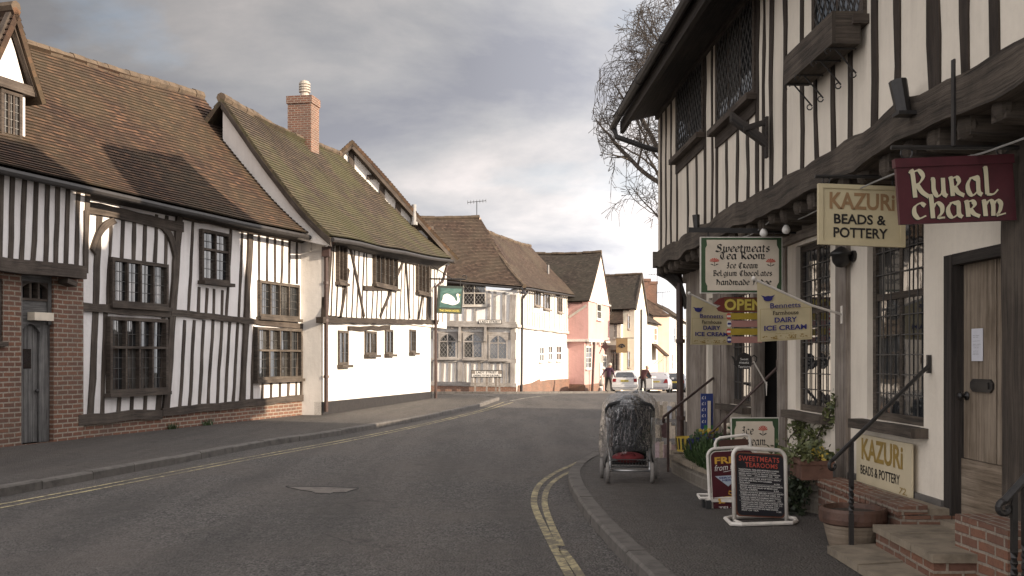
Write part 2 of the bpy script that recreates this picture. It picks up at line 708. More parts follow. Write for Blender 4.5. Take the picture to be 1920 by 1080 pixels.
M['timber_silver'] = timber('silvery oak', (0.17, 0.15, 0.135), (0.33, 0.30, 0.27), (0.44, 0.41, 0.38))
M['timber_beam'] = timber('cracked grey brown beam', (0.020, 0.015, 0.011), (0.080, 0.062, 0.047), (0.14, 0.113, 0.088), bump=1.0)
M['timber_pale'] = timber('limewashed oak', (0.36, 0.32, 0.27), (0.55, 0.50, 0.43), (0.62, 0.58, 0.52))
M['timber_door'] = timber('bleached oak door', (0.105, 0.078, 0.052), (0.24, 0.185, 0.132), (0.33, 0.27, 0.205))
M['timber_greydoor'] = timber('grey old door', (0.045, 0.042, 0.040), (0.13, 0.125, 0.12), (0.20, 0.19, 0.18))
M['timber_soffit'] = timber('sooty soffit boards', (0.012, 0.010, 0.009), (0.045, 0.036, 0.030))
M['brick_old'] = brickm('old soft red brick', (0.20, 0.088, 0.052), (0.125, 0.060, 0.042), (0.31, 0.265, 0.21), bw=0.25, rh=0.088, ms=0.016, amount=0.45)
M['brick_step'] = brickm('orange step brick', (0.21, 0.098, 0.060), (0.135, 0.068, 0.048), (0.28, 0.235, 0.185), ms=0.012, amount=0.6)
M['brick_chimney'] = brickm('orange chimney brick', (0.21, 0.092, 0.056), (0.145, 0.068, 0.046), (0.30, 0.245, 0.19), ms=0.013, amount=0.5)
M['brick_far'] = brickm('far brick', (0.26, 0.12, 0.075), (0.18, 0.09, 0.06), (0.28, 0.23, 0.18), amount=0.5)
M['stone_rubble'] = brickm('rubble stone', (0.20, 0.175, 0.14), (0.13, 0.11, 0.09), (0.22, 0.195, 0.16), bw=0.26, rh=0.13, ms=0.018, amount=0.7, off=0.37)
M['stone_slab'] = plain('worn stone slab', (0.23, 0.19, 0.14), 0.9, 0.4, 5, 0.6)
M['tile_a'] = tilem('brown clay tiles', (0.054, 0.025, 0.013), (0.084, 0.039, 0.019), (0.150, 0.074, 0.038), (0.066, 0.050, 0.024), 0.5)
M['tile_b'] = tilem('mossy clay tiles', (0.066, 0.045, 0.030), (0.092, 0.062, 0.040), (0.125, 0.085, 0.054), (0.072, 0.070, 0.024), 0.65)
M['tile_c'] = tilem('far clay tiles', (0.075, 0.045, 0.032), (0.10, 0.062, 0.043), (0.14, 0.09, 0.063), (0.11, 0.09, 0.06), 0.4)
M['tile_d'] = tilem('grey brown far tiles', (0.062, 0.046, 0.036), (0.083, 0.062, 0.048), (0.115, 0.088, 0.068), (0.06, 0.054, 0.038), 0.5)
M['ridge'] = plain('ridge tile', (0.098, 0.070, 0.046), 0.9, 0.5, 4, 0.6)
M['road'] = asphalt('road asphalt', (0.098, 0.090, 0.083), (0.125, 0.108, 0.095))
M['pave'] = asphalt('pavement asphalt', (0.085, 0.076, 0.068), (0.10, 0.086, 0.074), 0.35)
M['kerb'] = plain('granite kerb', (0.122, 0.11, 0.098), 0.85, 0.4, 6, 0.5)
M['yellow'] = paintline('faded yellow line', (0.46, 0.39, 0.22), (0.09, 0.08, 0.07))
M['whiteline'] = paintline('worn white line', (0.45, 0.41, 0.34), (0.09, 0.08, 0.07))
M['glass'] = glassm('old window glass')
M['glass_pale'] = glassm('window glass before pale curtain', (0.035, 0.033, 0.030), 0.06)
M['glass_far'] = glassm('far window glass', (0.03, 0.028, 0.027), 0.2)
M['lead'] = plain('lead cames', (0.07, 0.066, 0.062), 0.6, 0.3)
M['lead_pale'] = plain('pale lead cames', (0.19, 0.18, 0.165), 0.6, 0.3)
M['iron'] = plain('black iron', (0.022, 0.020, 0.019), 0.45, 0.4, 20)
M['iron_rust'] = plain('brown painted iron', (0.055, 0.030, 0.024), 0.5, 0.4, 12)
M['gutter'] = plain('dark gutter', (0.030, 0.026, 0.024), 0.55, 0.4, 8)
M['whitepaint'] = plain('white gloss paint', (0.66, 0.62, 0.56), 0.4, 0.18, 12)
M['cream_sign'] = plain('cream sign paint', (0.56, 0.48, 0.30), 0.5, 0.10, 5)
M['cream_panel'] = plain('ivory sign panel', (0.62, 0.54, 0.43), 0.5, 0.10, 5)
M['green'] = plain('dark green paint', (0.035, 0.075, 0.028), 0.5, 0.3, 6)
M['maroon'] = plain('maroon paint', (0.072, 0.012, 0.018), 0.45, 0.25, 6)
M['gold'] = plain('ochre gold letters', (0.30, 0.20, 0.05), 0.5, 0.15)
M['brownletter'] = plain('brown letters', (0.30, 0.18, 0.085), 0.6, 0.15)
M['blackletter'] = plain('black letters', (0.016, 0.013, 0.011), 0.6, 0.2)
M['creamletter'] = plain('cream letters', (0.60, 0.55, 0.38), 0.6, 0.1)
M['whiteletter'] = plain('white letters', (0.72, 0.70, 0.66), 0.6, 0.1)
M['redletter'] = plain('red letters', (0.50, 0.085, 0.055), 0.6, 0.15)
M['navyletter'] = plain('navy letters', (0.030, 0.028, 0.16), 0.6, 0.15)
M['yellowletter'] = plain('yellow letters', (0.62, 0.50, 0.10), 0.6, 0.15)
M['orangeletter'] = plain('amber letters', (0.60, 0.34, 0.05), 0.6, 0.15)
M['board_black'] = plain('chalk board black', (0.014, 0.014, 0.019), 0.5, 0.3)
M['terracotta'] = plain('terracotta', (0.14, 0.072, 0.05), 0.85, 0.35, 6, 0.4)
M['rubber'] = plain('black rubber', (0.02, 0.02, 0.02), 0.8, 0.2)
M['fabric_black'] = plain('black fabric', (0.016, 0.016, 0.018), 0.95, 0.3, 30, 0.4)
M['metal_grey'] = plain('grey metal', (0.45, 0.45, 0.45), 0.35, 0.15, 10, 0, Metallic=0.8)
M['bulb'] = plain('white frosted bulb', (0.78, 0.75, 0.70), 0.3, 0.05)
M['bark'] = plain('grey bark', (0.075, 0.062, 0.052), 0.95, 0.4, 6, 0.6)
M['soil'] = plain('dark soil', (0.05, 0.035, 0.025), 1.0, 0.4, 20, 0.8)


def leafm(name, a, b):
    k = NM(name)
    f = k.noise(k.pos(), 14, 3, 0.6)
    return k.done(k.ramp(f, [(0.35, a), (0.65, b)]), 0.55)


M['ivy'] = leafm('ivy leaves', (0.045, 0.06, 0.018), (0.15, 0.16, 0.06))
M['leaf'] = leafm('green leaves', (0.020, 0.045, 0.014), (0.06, 0.10, 0.03))
M['leaf_dark'] = leafm('dark trailing leaves', (0.012, 0.020, 0.010), (0.035, 0.05, 0.02))
M['petal_yellow'] = plain('yellow petals', (0.46, 0.33, 0.05), 0.6, 0.2)
M['petal_white'] = plain('white petals', (0.65, 0.62, 0.58), 0.6, 0.2)
# ------------------------------------------------------------------ ground, road, pavements


def sheet(name, mat, xs, ys, lift=0.0):
    mb = MB()
    for i in range(len(xs) - 1):
        for j in range(len(ys) - 1):
            q = [(xs[i], ys[j]), (xs[i + 1], ys[j]), (xs[i + 1], ys[j + 1]), (xs[i], ys[j + 1])]
            mb.face([V((x, y, gz(y) + lift)) for x, y in q])
    return struct(mb.build(name, mat))


M['field'] = plain('far ground', (0.09, 0.085, 0.06), 0.95, 0.4, 0.2)
sheet('ground', M['field'], [-700, -60, 60, 700], [-60, 0, 44, 130, 900], -0.02)
sheet('road', M['road'], [-60, -10, 0, 10, 60], [-20, 0, 20, 44, 60, 90, 130], 0.0)


def polyline_offset(pts, d):
    out = []
    for i, p in enumerate(pts):
        a = pts[max(0, i - 1)]
        b = pts[min(len(pts) - 1, i + 1)]
        t = V((b[0] - a[0], b[1] - a[1])).normalized()
        out.append((p[0] - t.y * d, p[1] + t.x * d))
    return out


def dense(pts, step=0.4):
    P = smoothpath([V((p[0], p[1])) for p in pts], 12)
    out = [P[0]]
    acc = 0
    for a, b in zip(P[:-1], P[1:]):
        acc += (b - a).length
        if acc >= step:
            out.append(b)
            acc = 0
    out.append(P[-1])
    return [(p.x, p.y) for p in out]


def strip(mb, pts, w, lift, mi=0):
    """flat painted strip centred on a ground polyline"""
    a, b = polyline_offset(pts, w / 2), polyline_offset(pts, -w / 2)
    for i in range(len(pts) - 1):
        mb.face([V((q[0], q[1], gz(q[1]) + lift)) for q in (b[i], b[i + 1], a[i + 1], a[i])])


KH = 0.115


def kerb(name, line, side, mat, w=0.14, h=KH, stone=0.9):
    """granite kerb stones laid end to end along a line (side: +1 stones lie to the left of it)"""
    mb = MB()
    P = dense(line, 0.12)
    acc, run = 0.0, [P[0]]
    stones = []
    L = stone * rnd.uniform(0.8, 1.2)
    for a, b in zip(P[:-1], P[1:]):
        d = math.hypot(b[0] - a[0], b[1] - a[1])
        acc += d
        run.append(b)
        if acc > L:
            stones.append(run)
            run = [b]
            acc = 0
            L = stone * rnd.uniform(0.75, 1.25)
    if len(run) > 1:
        stones.append(run)
    for st in stones:
        hh = h + rnd.uniform(-0.006, 0.006)
        off = rnd.uniform(-0.006, 0.006)
        # a small gap between stones
        a0, a1 = V(st[0]), V(st[1])
        st = [tuple(a0 + (a1 - a0).normalized() * 0.006)] + st[1:]
        z0, z1 = V(st[-1]), V(st[-2])
        st = st[:-1] + [tuple(z0 + (z1 - z0).normalized() * 0.006)]
        e0 = polyline_offset(st, off * side)
        e1 = polyline_offset(st, (off + 0.022) * side)
        e2 = polyline_offset(st, w * side)
        n = len(st)

        def up(q, z):
            return V((q[0], q[1], gz(q[1]) + z))
        for i in range(n - 1):
            quads = [[up(e0[i], -0.05), up(e0[i + 1], -0.05), up(e0[i + 1], hh - 0.022), up(e0[i], hh - 0.022)],
                     [up(e0[i], hh - 0.022), up(e0[i + 1], hh - 0.022), up(e1[i + 1], hh), up(e1[i], hh)],
                     [up(e1[i], hh), up(e1[i + 1], hh), up(e2[i + 1], hh), up(e2[i], hh)]]
            for q in quads:
                mb.face(q if side < 0 else q)
        for i in (0, n - 1):
            q = [up(e0[i], -0.05), up(e0[i], hh - 0.022), up(e1[i], hh), up(e2[i], hh), up(e2[i], -0.05)]
            mb.face(q)
    return struct(mb.build(name, mat))


def pavement(name, outline, h=KH - 0.006, mat=None):
    mb = MB()
    P = [V((p[0], p[1], gz(p[1]) + h)) for p in outline]
    mb.face(P)
    return struct(mb.build(name, mat or M['pave']))


def G(px, py):
    g = ground(px, py)
    return (g.x, g.y)


# left pavement: kerb measured at its foot
LK = [G(x, y) for x, y in ((-420, 1002), (-200, 965), (0, 932), (160, 902), (340, 868), (483, 840), (640, 815), (780, 790), (855, 774), (897, 764))]
tipx, tipy = G(928, 752)
LK2 = LK + [(tipx, tipy - 0.6), (tipx + 0.1, tipy + 1.2), (tipx - 0.9, tipy + 2.9), (tipx - 3.0, tipy + 3.9), (-9.0, tipy + 5.0), (-16, tipy + 6.2)]
kerb('kerb_left', LK2, 1, M['kerb'])
lk_in = polyline_offset(dense(LK2, 0.4), 0.13)
pavement('pavement_left', lk_in + [(-20, tipy + 6), (-20, 2)])
# right pavement: kerb swings out round the bend then back along the shops
RK = [G(x, y) for x, y in ((1300, 1200), (1225, 1110), (1150, 1035), (1100, 975), (1072, 930), (1065, 902), (1073, 886), (1098, 868), (1132, 850), (1190, 823))] + [(2.45, 20.0), (3.2, 23.5), (3.6, 28.5)]
kerb('kerb_right', RK, -1, M['kerb'], w=0.16)
rk_in = polyline_offset(dense(RK, 0.3), -0.15)
pavement('pavement_right', rk_in + [(14, 28), (14, 2)])
# pavement before the corner house and down the far street
FK = [(-16, 53.6), (-9, 54.0), (-3, 53.6), (-0.5, 53.5), (1.6, 54.8), (3.6, 57.6), (5.6, 60.6), (7.0, 62.8), (9.5, 68), (14, 80), (18, 90)]
kerb('kerb_far', FK, 1, M['kerb'], stone=1.2)
fk_in = polyline_offset(dense(FK, 0.8), 0.13)
fmb = MB()
for i in range(len(fk_in) - 1):
    a, b = fk_in[i], fk_in[i + 1]
    fmb.face([V((a[0], a[1], gz(a[1]) + KH - 0.006)), V((b[0], b[1], gz(b[1]) + KH - 0.006)), V((b[0] - 2.5, b[1] + 9, gz(b[1] + 9) + KH - 0.006)), V((a[0] - 2.5, a[1] + 9, gz(a[1] + 9) + KH - 0.006))])
struct(fmb.build('pavement_far', M['pave']))

# double yellow lines
ym = MB()
left1 = [G(x, y) for x, y in ((-420, 1016), (-200, 980), (0, 946), (160, 916), (480, 855), (640, 826), (780, 798), (875, 776), (912, 766))] + [(tipx + 0.35, tipy - 0.8)]
left2 = [G(x, y) for x, y in ((-420, 1026), (-200, 989), (0, 953), (160, 922), (480, 859.5), (640, 830), (780, 801), (880, 777.5), (920, 767))] + [(tipx + 0.7, tipy - 0.9)]
for ln in (left1, left2):
    strip(ym, dense(ln, 0.5), 0.062, 0.004)
struct(ym.build('road_line_left', M['yellow']))
ym = MB()
r1 = [G(x, y) for x, y in ((1150, 1210), (1105, 1140), (1068, 1080), (1034, 1018), (1008, 965), (1001, 938), (1010, 911), (1035, 890), (1070, 873), (1110, 856), (1130, 847))] + [(1.9, 18.8), (2.5, 21.5), (3.0, 25)]
r2a = [G(x, y) for x, y in ((1170, 1200), (1130, 1140), (1092, 1085), (1066, 1046), (1054, 1031))]
r2b = [G(x, y) for x, y in ((1052, 1024), (1034, 985), (1022, 950), (1022, 930), (1030, 911), (1052, 893), (1085, 877), (1120, 860), (1137, 851))] + [(2.08, 18.6), (2.7, 21.3), (3.2, 25)]
for ln, w in ((r1, 0.075), (r2a, 0.07), (r2b, 0.07)):
    strip(ym, dense(ln, 0.3), w, 0.004)
struct(ym.build('road_line_right', M['yellow']))
ym = MB()
strip(ym, dense([(tipx + 0.6, tipy + 0.2), (tipx + 1.6, tipy + 4), (3.2, 46.5), (6, 48.5)], 0.6), 0.12, 0.004)
struct(ym.build('road_line_junction', M['whiteline']))

# cast iron cover in a lighter square of mortar, edges broken
cv = [G(x, y) for x, y in ((536, 913), (600, 913.5), (672, 916), (664, 919), (655, 921), (648, 924), (624, 924), (618, 926.5), (592, 925), (585, 922), (562, 919))]
mh = thing('manhole_cover', 'pale patched manhole cover sunk in the grey road', 'manhole cover', (sum(c[0] for c in cv) / len(cv), sum(c[1] for c in cv) / len(cv), 0))
mb = MB()
mb.face([V((x, y, 0.006)) for x, y in cv])
M['mortar'] = plain('pale mortar patch', (0.16, 0.14, 0.122), 0.85, 0.5, 7, 1.0)
mb.build('cover_plate', M['mortar'], mh)
mb = MB()
loop = cv + [cv[0]]
for i in range(len(cv)):
    mb.tube([V((loop[i][0], loop[i][1], 0.003)), V((loop[i + 1][0], loop[i + 1][1], 0.003))], 0.005 if i > 1 else 0.012, 5)
mb.build('cover_rim', M['iron'], mh)
# ------------------------------------------------------------------ builders shared by the houses


def tiled(mb, E0, E1, R0, R1, sag=0.05, bell=0.0, course=0.122, butt=0.03, wob=0.012, thick=0.10, uv0=None, cut=None):
    """plain tiled slope: eave E0-E1, ridge R0-R1, one stepped strip per course"""
    E0, E1, R0, R1 = V(E0), V(E1), V(R0), V(R1)
    sl = ((R0 - E0).length + (R1 - E1).length) / 2
    N = max(4, int(sl / course))
    Ls = max((E1 - E0).length, (R1 - R0).length)
    Mx = max(2, int(Ls / 0.34))
    nrm = (E1 - E0).cross(((R0 - E0) + (R1 - E1)) / 2).normalized()
    if nrm.z < 0:
        nrm = -nrm
    sd_ = rnd.uniform(0, 99)

    def P(u, v):
        a = E0.lerp(E1, u).lerp(R0.lerp(R1, u), v)
        s = -sag * math.sin(PI * u) * (0.35 + 0.65 * v) - sag * 0.5 * math.sin(PI * v)
        s += 0.05 * mnoise.noise(V((u * Ls * 0.35, v * sl * 0.35, sd_)))
        if bell:
            s += bell * max(0.0, 1 - v / 0.35) ** 2
        return a + nrm * s
    for i in range(N):
        v0, v1 = i / N, min(1.0, (i + 1.02) / N)
        lo, hi = [], []
        for j in range(Mx + 1):
            u = j / Mx
            jit = wob * mnoise.noise(V((u * Ls * 1.6, i * 3.1, sd_ + 5)))
            p0 = P(u, v0)
            lo.append(p0 + nrm * (butt + jit * 0.6) - V((0, 0, 1)) * (jit * 0.8))
            hi.append(P(u, v1) + nrm * 0.002)
        for j in range(Mx):
            ua, ub = j / Mx * Ls, (j + 1) / Mx * Ls
            va, vb = i * 0.11 + 0.004, (i + 1) * 0.11
            mb.face([lo[j], lo[j + 1], hi[j + 1], hi[j]], [(ua, va), (ub, va), (ub, vb), (ua, vb)])
            mb.face([lo[j] - nrm * (butt + 0.012), lo[j + 1] - nrm * (butt + 0.012), lo[j + 1], lo[j]], [(ua, va - 0.0055), (ub, va - 0.0055), (ub, va - 0.0025), (ua, va - 0.0025)])  # butt face mapped to the dark joint band, colouring in the gap shade
    # verges and underside
    for u in (0.0, 1.0):
        for i in range(N):
            a, b = P(u, i / N), P(u, (i + 1) / N)
            mb.face([a - nrm * thick, b - nrm * thick, b + nrm * 0.006, a + nrm * 0.018], [(0, i * 0.11), (0, i * 0.11 + 0.1), (0.1, i * 0.11 + 0.1), (0.1, i * 0.11)])
    for i in range(0, N, 4):
        for j in range(Mx):
            k2 = min(N, i + 4)
            mb.face([P(j / Mx, i / N) - nrm * thick, P(j / Mx, k2 / N) - nrm * thick, P((j + 1) / Mx, k2 / N) - nrm * thick, P((j + 1) / Mx, i / N) - nrm * thick], [(0, 0), (0, .1), (.1, .1), (.1, 0)])
    return P


def ridge_tiles(mb, pts, r=0.13, step=0.38):
    """half-round ridge tiles end to end, slightly uneven"""
    pts = [V(p) for p in pts]
    for a, b in zip(pts[:-1], pts[1:]):
        n = max(1, int((b - a).length / step))
        for i in range(n):
            p, q = a.lerp(b, i / n), a.lerp(b, (i + 0.97) / n)
            dz = V((0, 0, rnd.uniform(-0.02, 0.02)))
            mb.tube([p + dz, q + dz + V((0, 0, rnd.uniform(-0.01, 0.01)))], r * rnd.uniform(0.93, 1.07), 8)


def window(F, root, x0, x1, z0, z1, nl=3, trans=(), o=0.0, fw=0.07, mw=0.05, proud=0.05, deep=0.0, lead='grid', cell=(0.16, 0.2), fmat=None, gmat=None, lmat=None, sill=0.10, sillw=0.08, lw=0.011, name='window', arch=0.0):
    """timber window: frame (with mullions, transoms, sill) > pane, lead_grid"""
    fmat = fmat or M['timber_black']
    fr = MB(F.d)
    zo = o - deep
    fr.fbox(F, x0, x0 + fw, z0, z1, zo, o + proud)
    fr.fbox(F, x1 - fw, x1, z0, z1, zo, o + proud)
    fr.fbox(F, x0 + fw, x1 - fw, z1 - fw, z1, zo, o + proud - 0.003)
    fr.fbox(F, x0 + fw, x1 - fw, z0, z0 + fw, zo, o + proud - 0.003)
    if sill:
        fr.fbox(F, x0 - 0.05, x1 + 0.05, z0 - sillw, z0 - 0.002, zo, o + proud + sill)
    w = (x1 - x0 - 2 * fw)
    xs = [x0 + fw + w * i / nl for i in range(nl + 1)]
    for x in xs[1:-1]:
        fr.fbox(F, x - mw / 2, x + mw / 2, z0 + fw, z1 - fw, zo + 0.004, o + proud - 0.012)
    zs = [z0 + fw] + [z0 + (z1 - z0) * t for t in trans] + [z1 - fw]
    for zt in zs[1:-1]:
        fr.fbox(F, x0 + fw, x1 - fw, zt - mw / 2, zt + mw / 2, zo + 0.006, o + proud - 0.008)
    if arch:
        # spandrels that make a four-centred head
        for sgn, xa in ((1, x0 + fw), (-1, x1 - fw)):
            hw = w / 2
            pts = [(xa, z1 - fw - arch)]
            for i in range(7):
                t = i / 6
                pts.append((xa + sgn * hw * t, z1 - fw - arch * (1 - math.sin(PI / 2 * min(1, t * 1.02)) ** 0.8)))
            pts.append((xa, z1 - fw))
            fr.fpoly(F, pts, zo + 0.008, o + proud - 0.004)
    fo = fr.build(name, fmat, root)
    pm = MB(F.d)
    g = zo + 0.012
    for i in range(nl):
        for zt, zt2 in zip(zs[:-1], zs[1:]):
            tl = rnd.uniform(-0.012, 0.012)
            a = [F.w(xs[i], zt, g + tl), F.w(xs[i + 1], zt, g - tl), F.w(xs[i + 1], zt2, g - tl * 0.4), F.w(xs[i], zt2, g + tl * 1.4)]
            pm.face(a, mi=1 if rnd.random() < 0.3 else 0)
    pm.build('pane', [gmat or M['glass'], M['glass_pale']], fo)
    if lead:
        lm = MB(F.d)
        for i in range(nl):
            a, b = xs[i] + (mw / 2 if i else 0), xs[i + 1] - (mw / 2 if i < nl - 1 else 0)
            for zt, zt2 in zip(zs[:-1], zs[1:]):
                ww, hh = b - a, zt2 - zt
                if lead == 'grid':
                    for k in range(1, max(2, round(ww / cell[0]))):
                        x = a + ww * k / max(2, round(ww / cell[0]))
                        lm.fbox(F, x - lw / 2, x + lw / 2, zt, zt2, g + 0.014, g + 0.024)
                    nk = max(2, round(hh / cell[1]))
                    for k in range(1, nk):
                        z = zt + hh * k / nk
                        lm.fbox(F, a, b, z - lw / 2, z + lw / 2, g + 0.013, g + 0.0225)
                else:
                    # diamond quarries
                    st = cell[0]
                    sl = cell[1] / cell[0]
                    for sg in (1, -1):
                        k = -int(hh / sl / st) - 2
                        while k * st < ww + hh / sl + st:
                            # line x = k*st + sg * (z / sl)
                            seg = []
                            xa = k * st if sg > 0 else k * st
                            p = []
                            for z in (0.0, hh):
                                p.append((xa + sg * z / sl, z))
                            (xa0, za0), (xb0, zb0) = p
                            # clip to 0..ww
                            t0, t1 = 0.0, 1.0
                            dx = xb0 - xa0
                            ok = True
                            for lim, sgn in ((0.0, 1), (ww, -1)):
                                f0, f1 = sgn * (xa0 - lim), sgn * (xb0 - lim)
                                if f0 < 0 and f1 < 0:
                                    ok = False
                                elif f0 < 0:
                                    t0 = max(t0, f0 / (f0 - f1))
                                elif f1 < 0:
                                    t1 = min(t1, f0 / (f0 - f1))
                            if ok and t1 - t0 > 0.02:
                                A = (a + xa0 + dx * t0, zt + hh * t0)
                                B = (a + xa0 + dx * t1, zt + hh * t1)
                                off = 0.0 if sg > 0 else 0.002
                                lm.fbeam(F, A, B, lw, g + 0.012 + off, g + 0.021 + off)
                            k += 1
        lm.build('lead_grid', lmat or M['lead'], fo)
    return fo


def wall_holes(mb, F, s0, s1, z0, z1, holes, o, depth, back=None):
    """wall face at offset o with rectangular openings and their reveals"""
    ss = sorted({s0, s1} | {h[0] for h in holes} | {h[1] for h in holes})
    zs = sorted({z0, z1} | {h[2] for h in holes} | {h[3] for h in holes})
    ss = [s for s in ss if s0 <= s <= s1]
    zs = [z for z in zs if z0 <= z <= z1]
    for a, b in zip(ss[:-1], ss[1:]):
        for c, d in zip(zs[:-1], zs[1:]):
            m, n = (a + b) / 2, (c + d) / 2
            if any(h[0] < m < h[1] and h[2] < n < h[3] for h in holes):
                continue
            mb.face([F.w(a, c, o), F.w(b, c, o), F.w(b, d, o), F.w(a, d, o)])
    for h in holes:
        a, b, c, d = h
        i = o - depth
        mb.face([F.w(a, c, o), F.w(a, d, o), F.w(a, d, i), F.w(a, c, i)])
        mb.face([F.w(b, c, i), F.w(b, d, i), F.w(b, d, o), F.w(b, c, o)])
        mb.face([F.w(a, d, o), F.w(b, d, o), F.w(b, d, i), F.w(a, d, i)])
        mb.face([F.w(a, c, i), F.w(b, c, i), F.w(b, c, o), F.w(a, c, o)])


def rect(F, xa, xb, yt, yb, o=0.0, xm=None):
    """pixel box -> (s0, s1, z0, z1) on a facade; heights read at the box's middle column"""
    xm = (xa + xb) / 2 if xm is None else xm
    s0, s1 = F.sz(xa, yt, o)[0], F.sz(xb, yt, o)[0]
    return min(s0, s1), max(s0, s1), F.sz(xm, yb, o)[1], F.sz(xm, yt, o)[1]


def gutter(mb, pts, r=0.06):
    mb.tube(pts, r, 8)


def downpipe(root, pts, r=0.045, mat=None, name='downpipe', hopper=None, clips=()):
    mb = MB()
    mb.tube(pts, r, 9)
    if hopper is not None:
        h = V(hopper)
        mb.box(h - V((0, 0, 0.12)), 0.2, 0.2, 0.26)
    for c in clips:
        mb.lathe(V(c), [(r, 0), (r * 1.35, 0), (r * 1.35, 0.07), (r, 0.07)], 9)
    return mb.build(name, mat or M['iron_rust'], root)
# ------------------------------------------------------------------ long timbered inn on the left
FL = Fac(ground(0, 850), ground(578, 784))
g0 = ground(0, 850)
inn = thing('timber_framed_inn', 'long timber framed building with brown tiled roof, dormer and brick porch end at left', 'inn', FL.w(4, 0, 0))
sE = FL.L
s150 = FL.sz(150, 700)[0]
zL = lambda x, y, o=0.0: FL.sz(x, y, o)[1]
SL0 = -5.5
# eave and ridge lines
ea, eb = FL.sz(20, 322, 0.42), FL.sz(608, 453, 0.42)
ra, rb = FL.sz(62, 78, -3.5), FL.sz(377, 179, -3.5)


def lin(a, b, s):
    return a[1] + (b[1] - a[1]) * (s - a[0]) / (b[0] - a[0])


wm = MB(FL.d)
top = lin(ea, eb, 4) + 0.25
wm.fbox(FL, s150, sE, 0.25, top, -0.25, 0.0)
jz = zL(80, 497, 0.28)
wm.fbox(FL, SL0, FL.sz(163, 430, 0.2)[0], jz - 0.05, top, -0.25, 0.2)
wm.build('wall_panel', M['plaster_white'], inn)

# brickwork: porch end with the door, then the low plinth
bw = MB(FL.d)
dh = rect(FL, 40, 101, 515, 838, 0.08)
wl = rect(FL, -60, 6, 520, 640, 0.08)
wall_holes(bw, FL, SL0, s150, -0.1, jz, [(dh[0], dh[1], 0.12, dh[3]), (wl[0], wl[1], wl[2], wl[3])], 0.08, 0.22)
bw.face([FL.w(s150, -0.1, 0.08), FL.w(s150, -0.1, -0.2), FL.w(s150, jz, -0.2), FL.w(s150, jz, 0.08)])
pz = [zL(155, 786, 0.03), zL(570, 748, 0.03)]
bw.fpoly(FL, [(s150, -0.1), (sE + 0.02, -0.1), (sE + 0.02, pz[1]), (s150, pz[0])], -0.2, 0.035)
bw.fbox(FL, dh[0], dh[1], -0.1, 0.12, -0.2, 0.07)
bw.build('brick_wall', M['brick_old'], inn)

# door with arched head, fanlight of three lights above
dm = MB(FL.d)
ds0, ds1 = dh[0], dh[1]
dw = ds1 - ds0
dzt = zL(70, 608, 0.0)
for k in range(4):
    a = ds0 + 0.07 + (dw * 0.66 - 0.07) * k / 4
    b = ds0 + 0.07 + (dw * 0.66 - 0.07) * (k + 1) / 4 - 0.008
    dm.beam(FL.w((a + b) / 2, 0.13, -0.09), FL.w((a + b) / 2, dzt - 0.02, -0.09), b - a, FL.d, 0.04, FL.n, 0.0)
door = dm.build('door', M['timber_greydoor'], inn)
hm = MB(FL.d)
hm.lathe(FL.w(ds0 + dw * 0.60, 1.05, -0.05), [(0.0, 0.05), (0.03, 0.045), (0.035, 0.03), (0.015, 0.015), (0.015, 0)], 10, FL.n)
hm.build('door_handle', M['iron'], door)
gm = MB(FL.d)
gm.fbox(FL, ds0 + dw * 0.22, ds0 + dw * 0.46, 1.45, 1.80, -0.049, -0.044)
gm.build('pane', M['glass'], door)
fm = MB(FL.d)
fm.fbeam(FL, (ds0 + 0.03, 0.12), (ds0 + 0.03, dh[3]), 0.09, -0.13, 0.03, 0.01)
fm.fbeam(FL, (ds0 + dw * 0.83, 0.12), (ds0 + dw * 0.83, dzt + 0.15), dw * 0.32, -0.13, -0.01, 0.01)
fm.fbeam(FL, (ds1 - 0.03, dzt), (ds1 - 0.03, dh[3]), 0.09, -0.13, 0.03, 0.01)
fm.fbeam(FL, (ds0, dh[3] - 0.06), (ds1, dh[3] - 0.06), 0.14, -0.13, 0.03, 0.01)
fm.fbox(FL, ds0 + 0.05, ds1 - 0.05, dzt + 0.22, dzt + 0.42, -0.12, -0.005)
n = 8
for sgn, xa in ((1, ds0 + 0.07), (-1, ds0 + dw * 0.68)):
    hw = (dw * 0.68 - 0.07) / 2
    pts = [(xa, dzt - 0.16)] + [(xa + sgn * hw * i / n, dzt - 0.16 + 0.16 * math.sin(PI / 2 * i / n) ** 0.8) for i in range(n + 1)] + [(xa + sgn * hw, dzt + 0.23), (xa, dzt + 0.23)]
    fm.fpoly(FL, pts, -0.12, 0.0)
fo = fm.build('door_frame', M['timber_greydoor'], inn)
window(FL, inn, ds0 + 0.05, ds1 - 0.05, dzt + 0.42, dh[3] - 0.1, 3, (), 0.0, 0.04, 0.05, 0.02, 0.12, None, fmat=M['timber_black'], sill=0, arch=0.10, name='fanlight')
window(FL, inn, wl[0], wl[1], wl[2], wl[3], 3, (0.5,), 0.0, 0.08, 0.05, 0.05, 0.12, 'grid')
lm = MB(FL.d)
lr = rect(FL, 60, 96, 586, 601, 0.1)
lm.fbox(FL, lr[0], lr[1], lr[2], lr[3], 0.0, 0.16)
bevel(lm.build('porch_light', M['cream_panel'], inn), 0.02)
cb = MB(FL.d)
c_ = FL.sz(128, 533, 0.2)
cb.fbeam(FL, (c_[0] - 0.12, c_[1] + 0.06), (c_[0] + 0.12, c_[1]), 0.10, 0.05, 0.3, 0.02)
cb.build('corbel', M['timber_black'], inn)

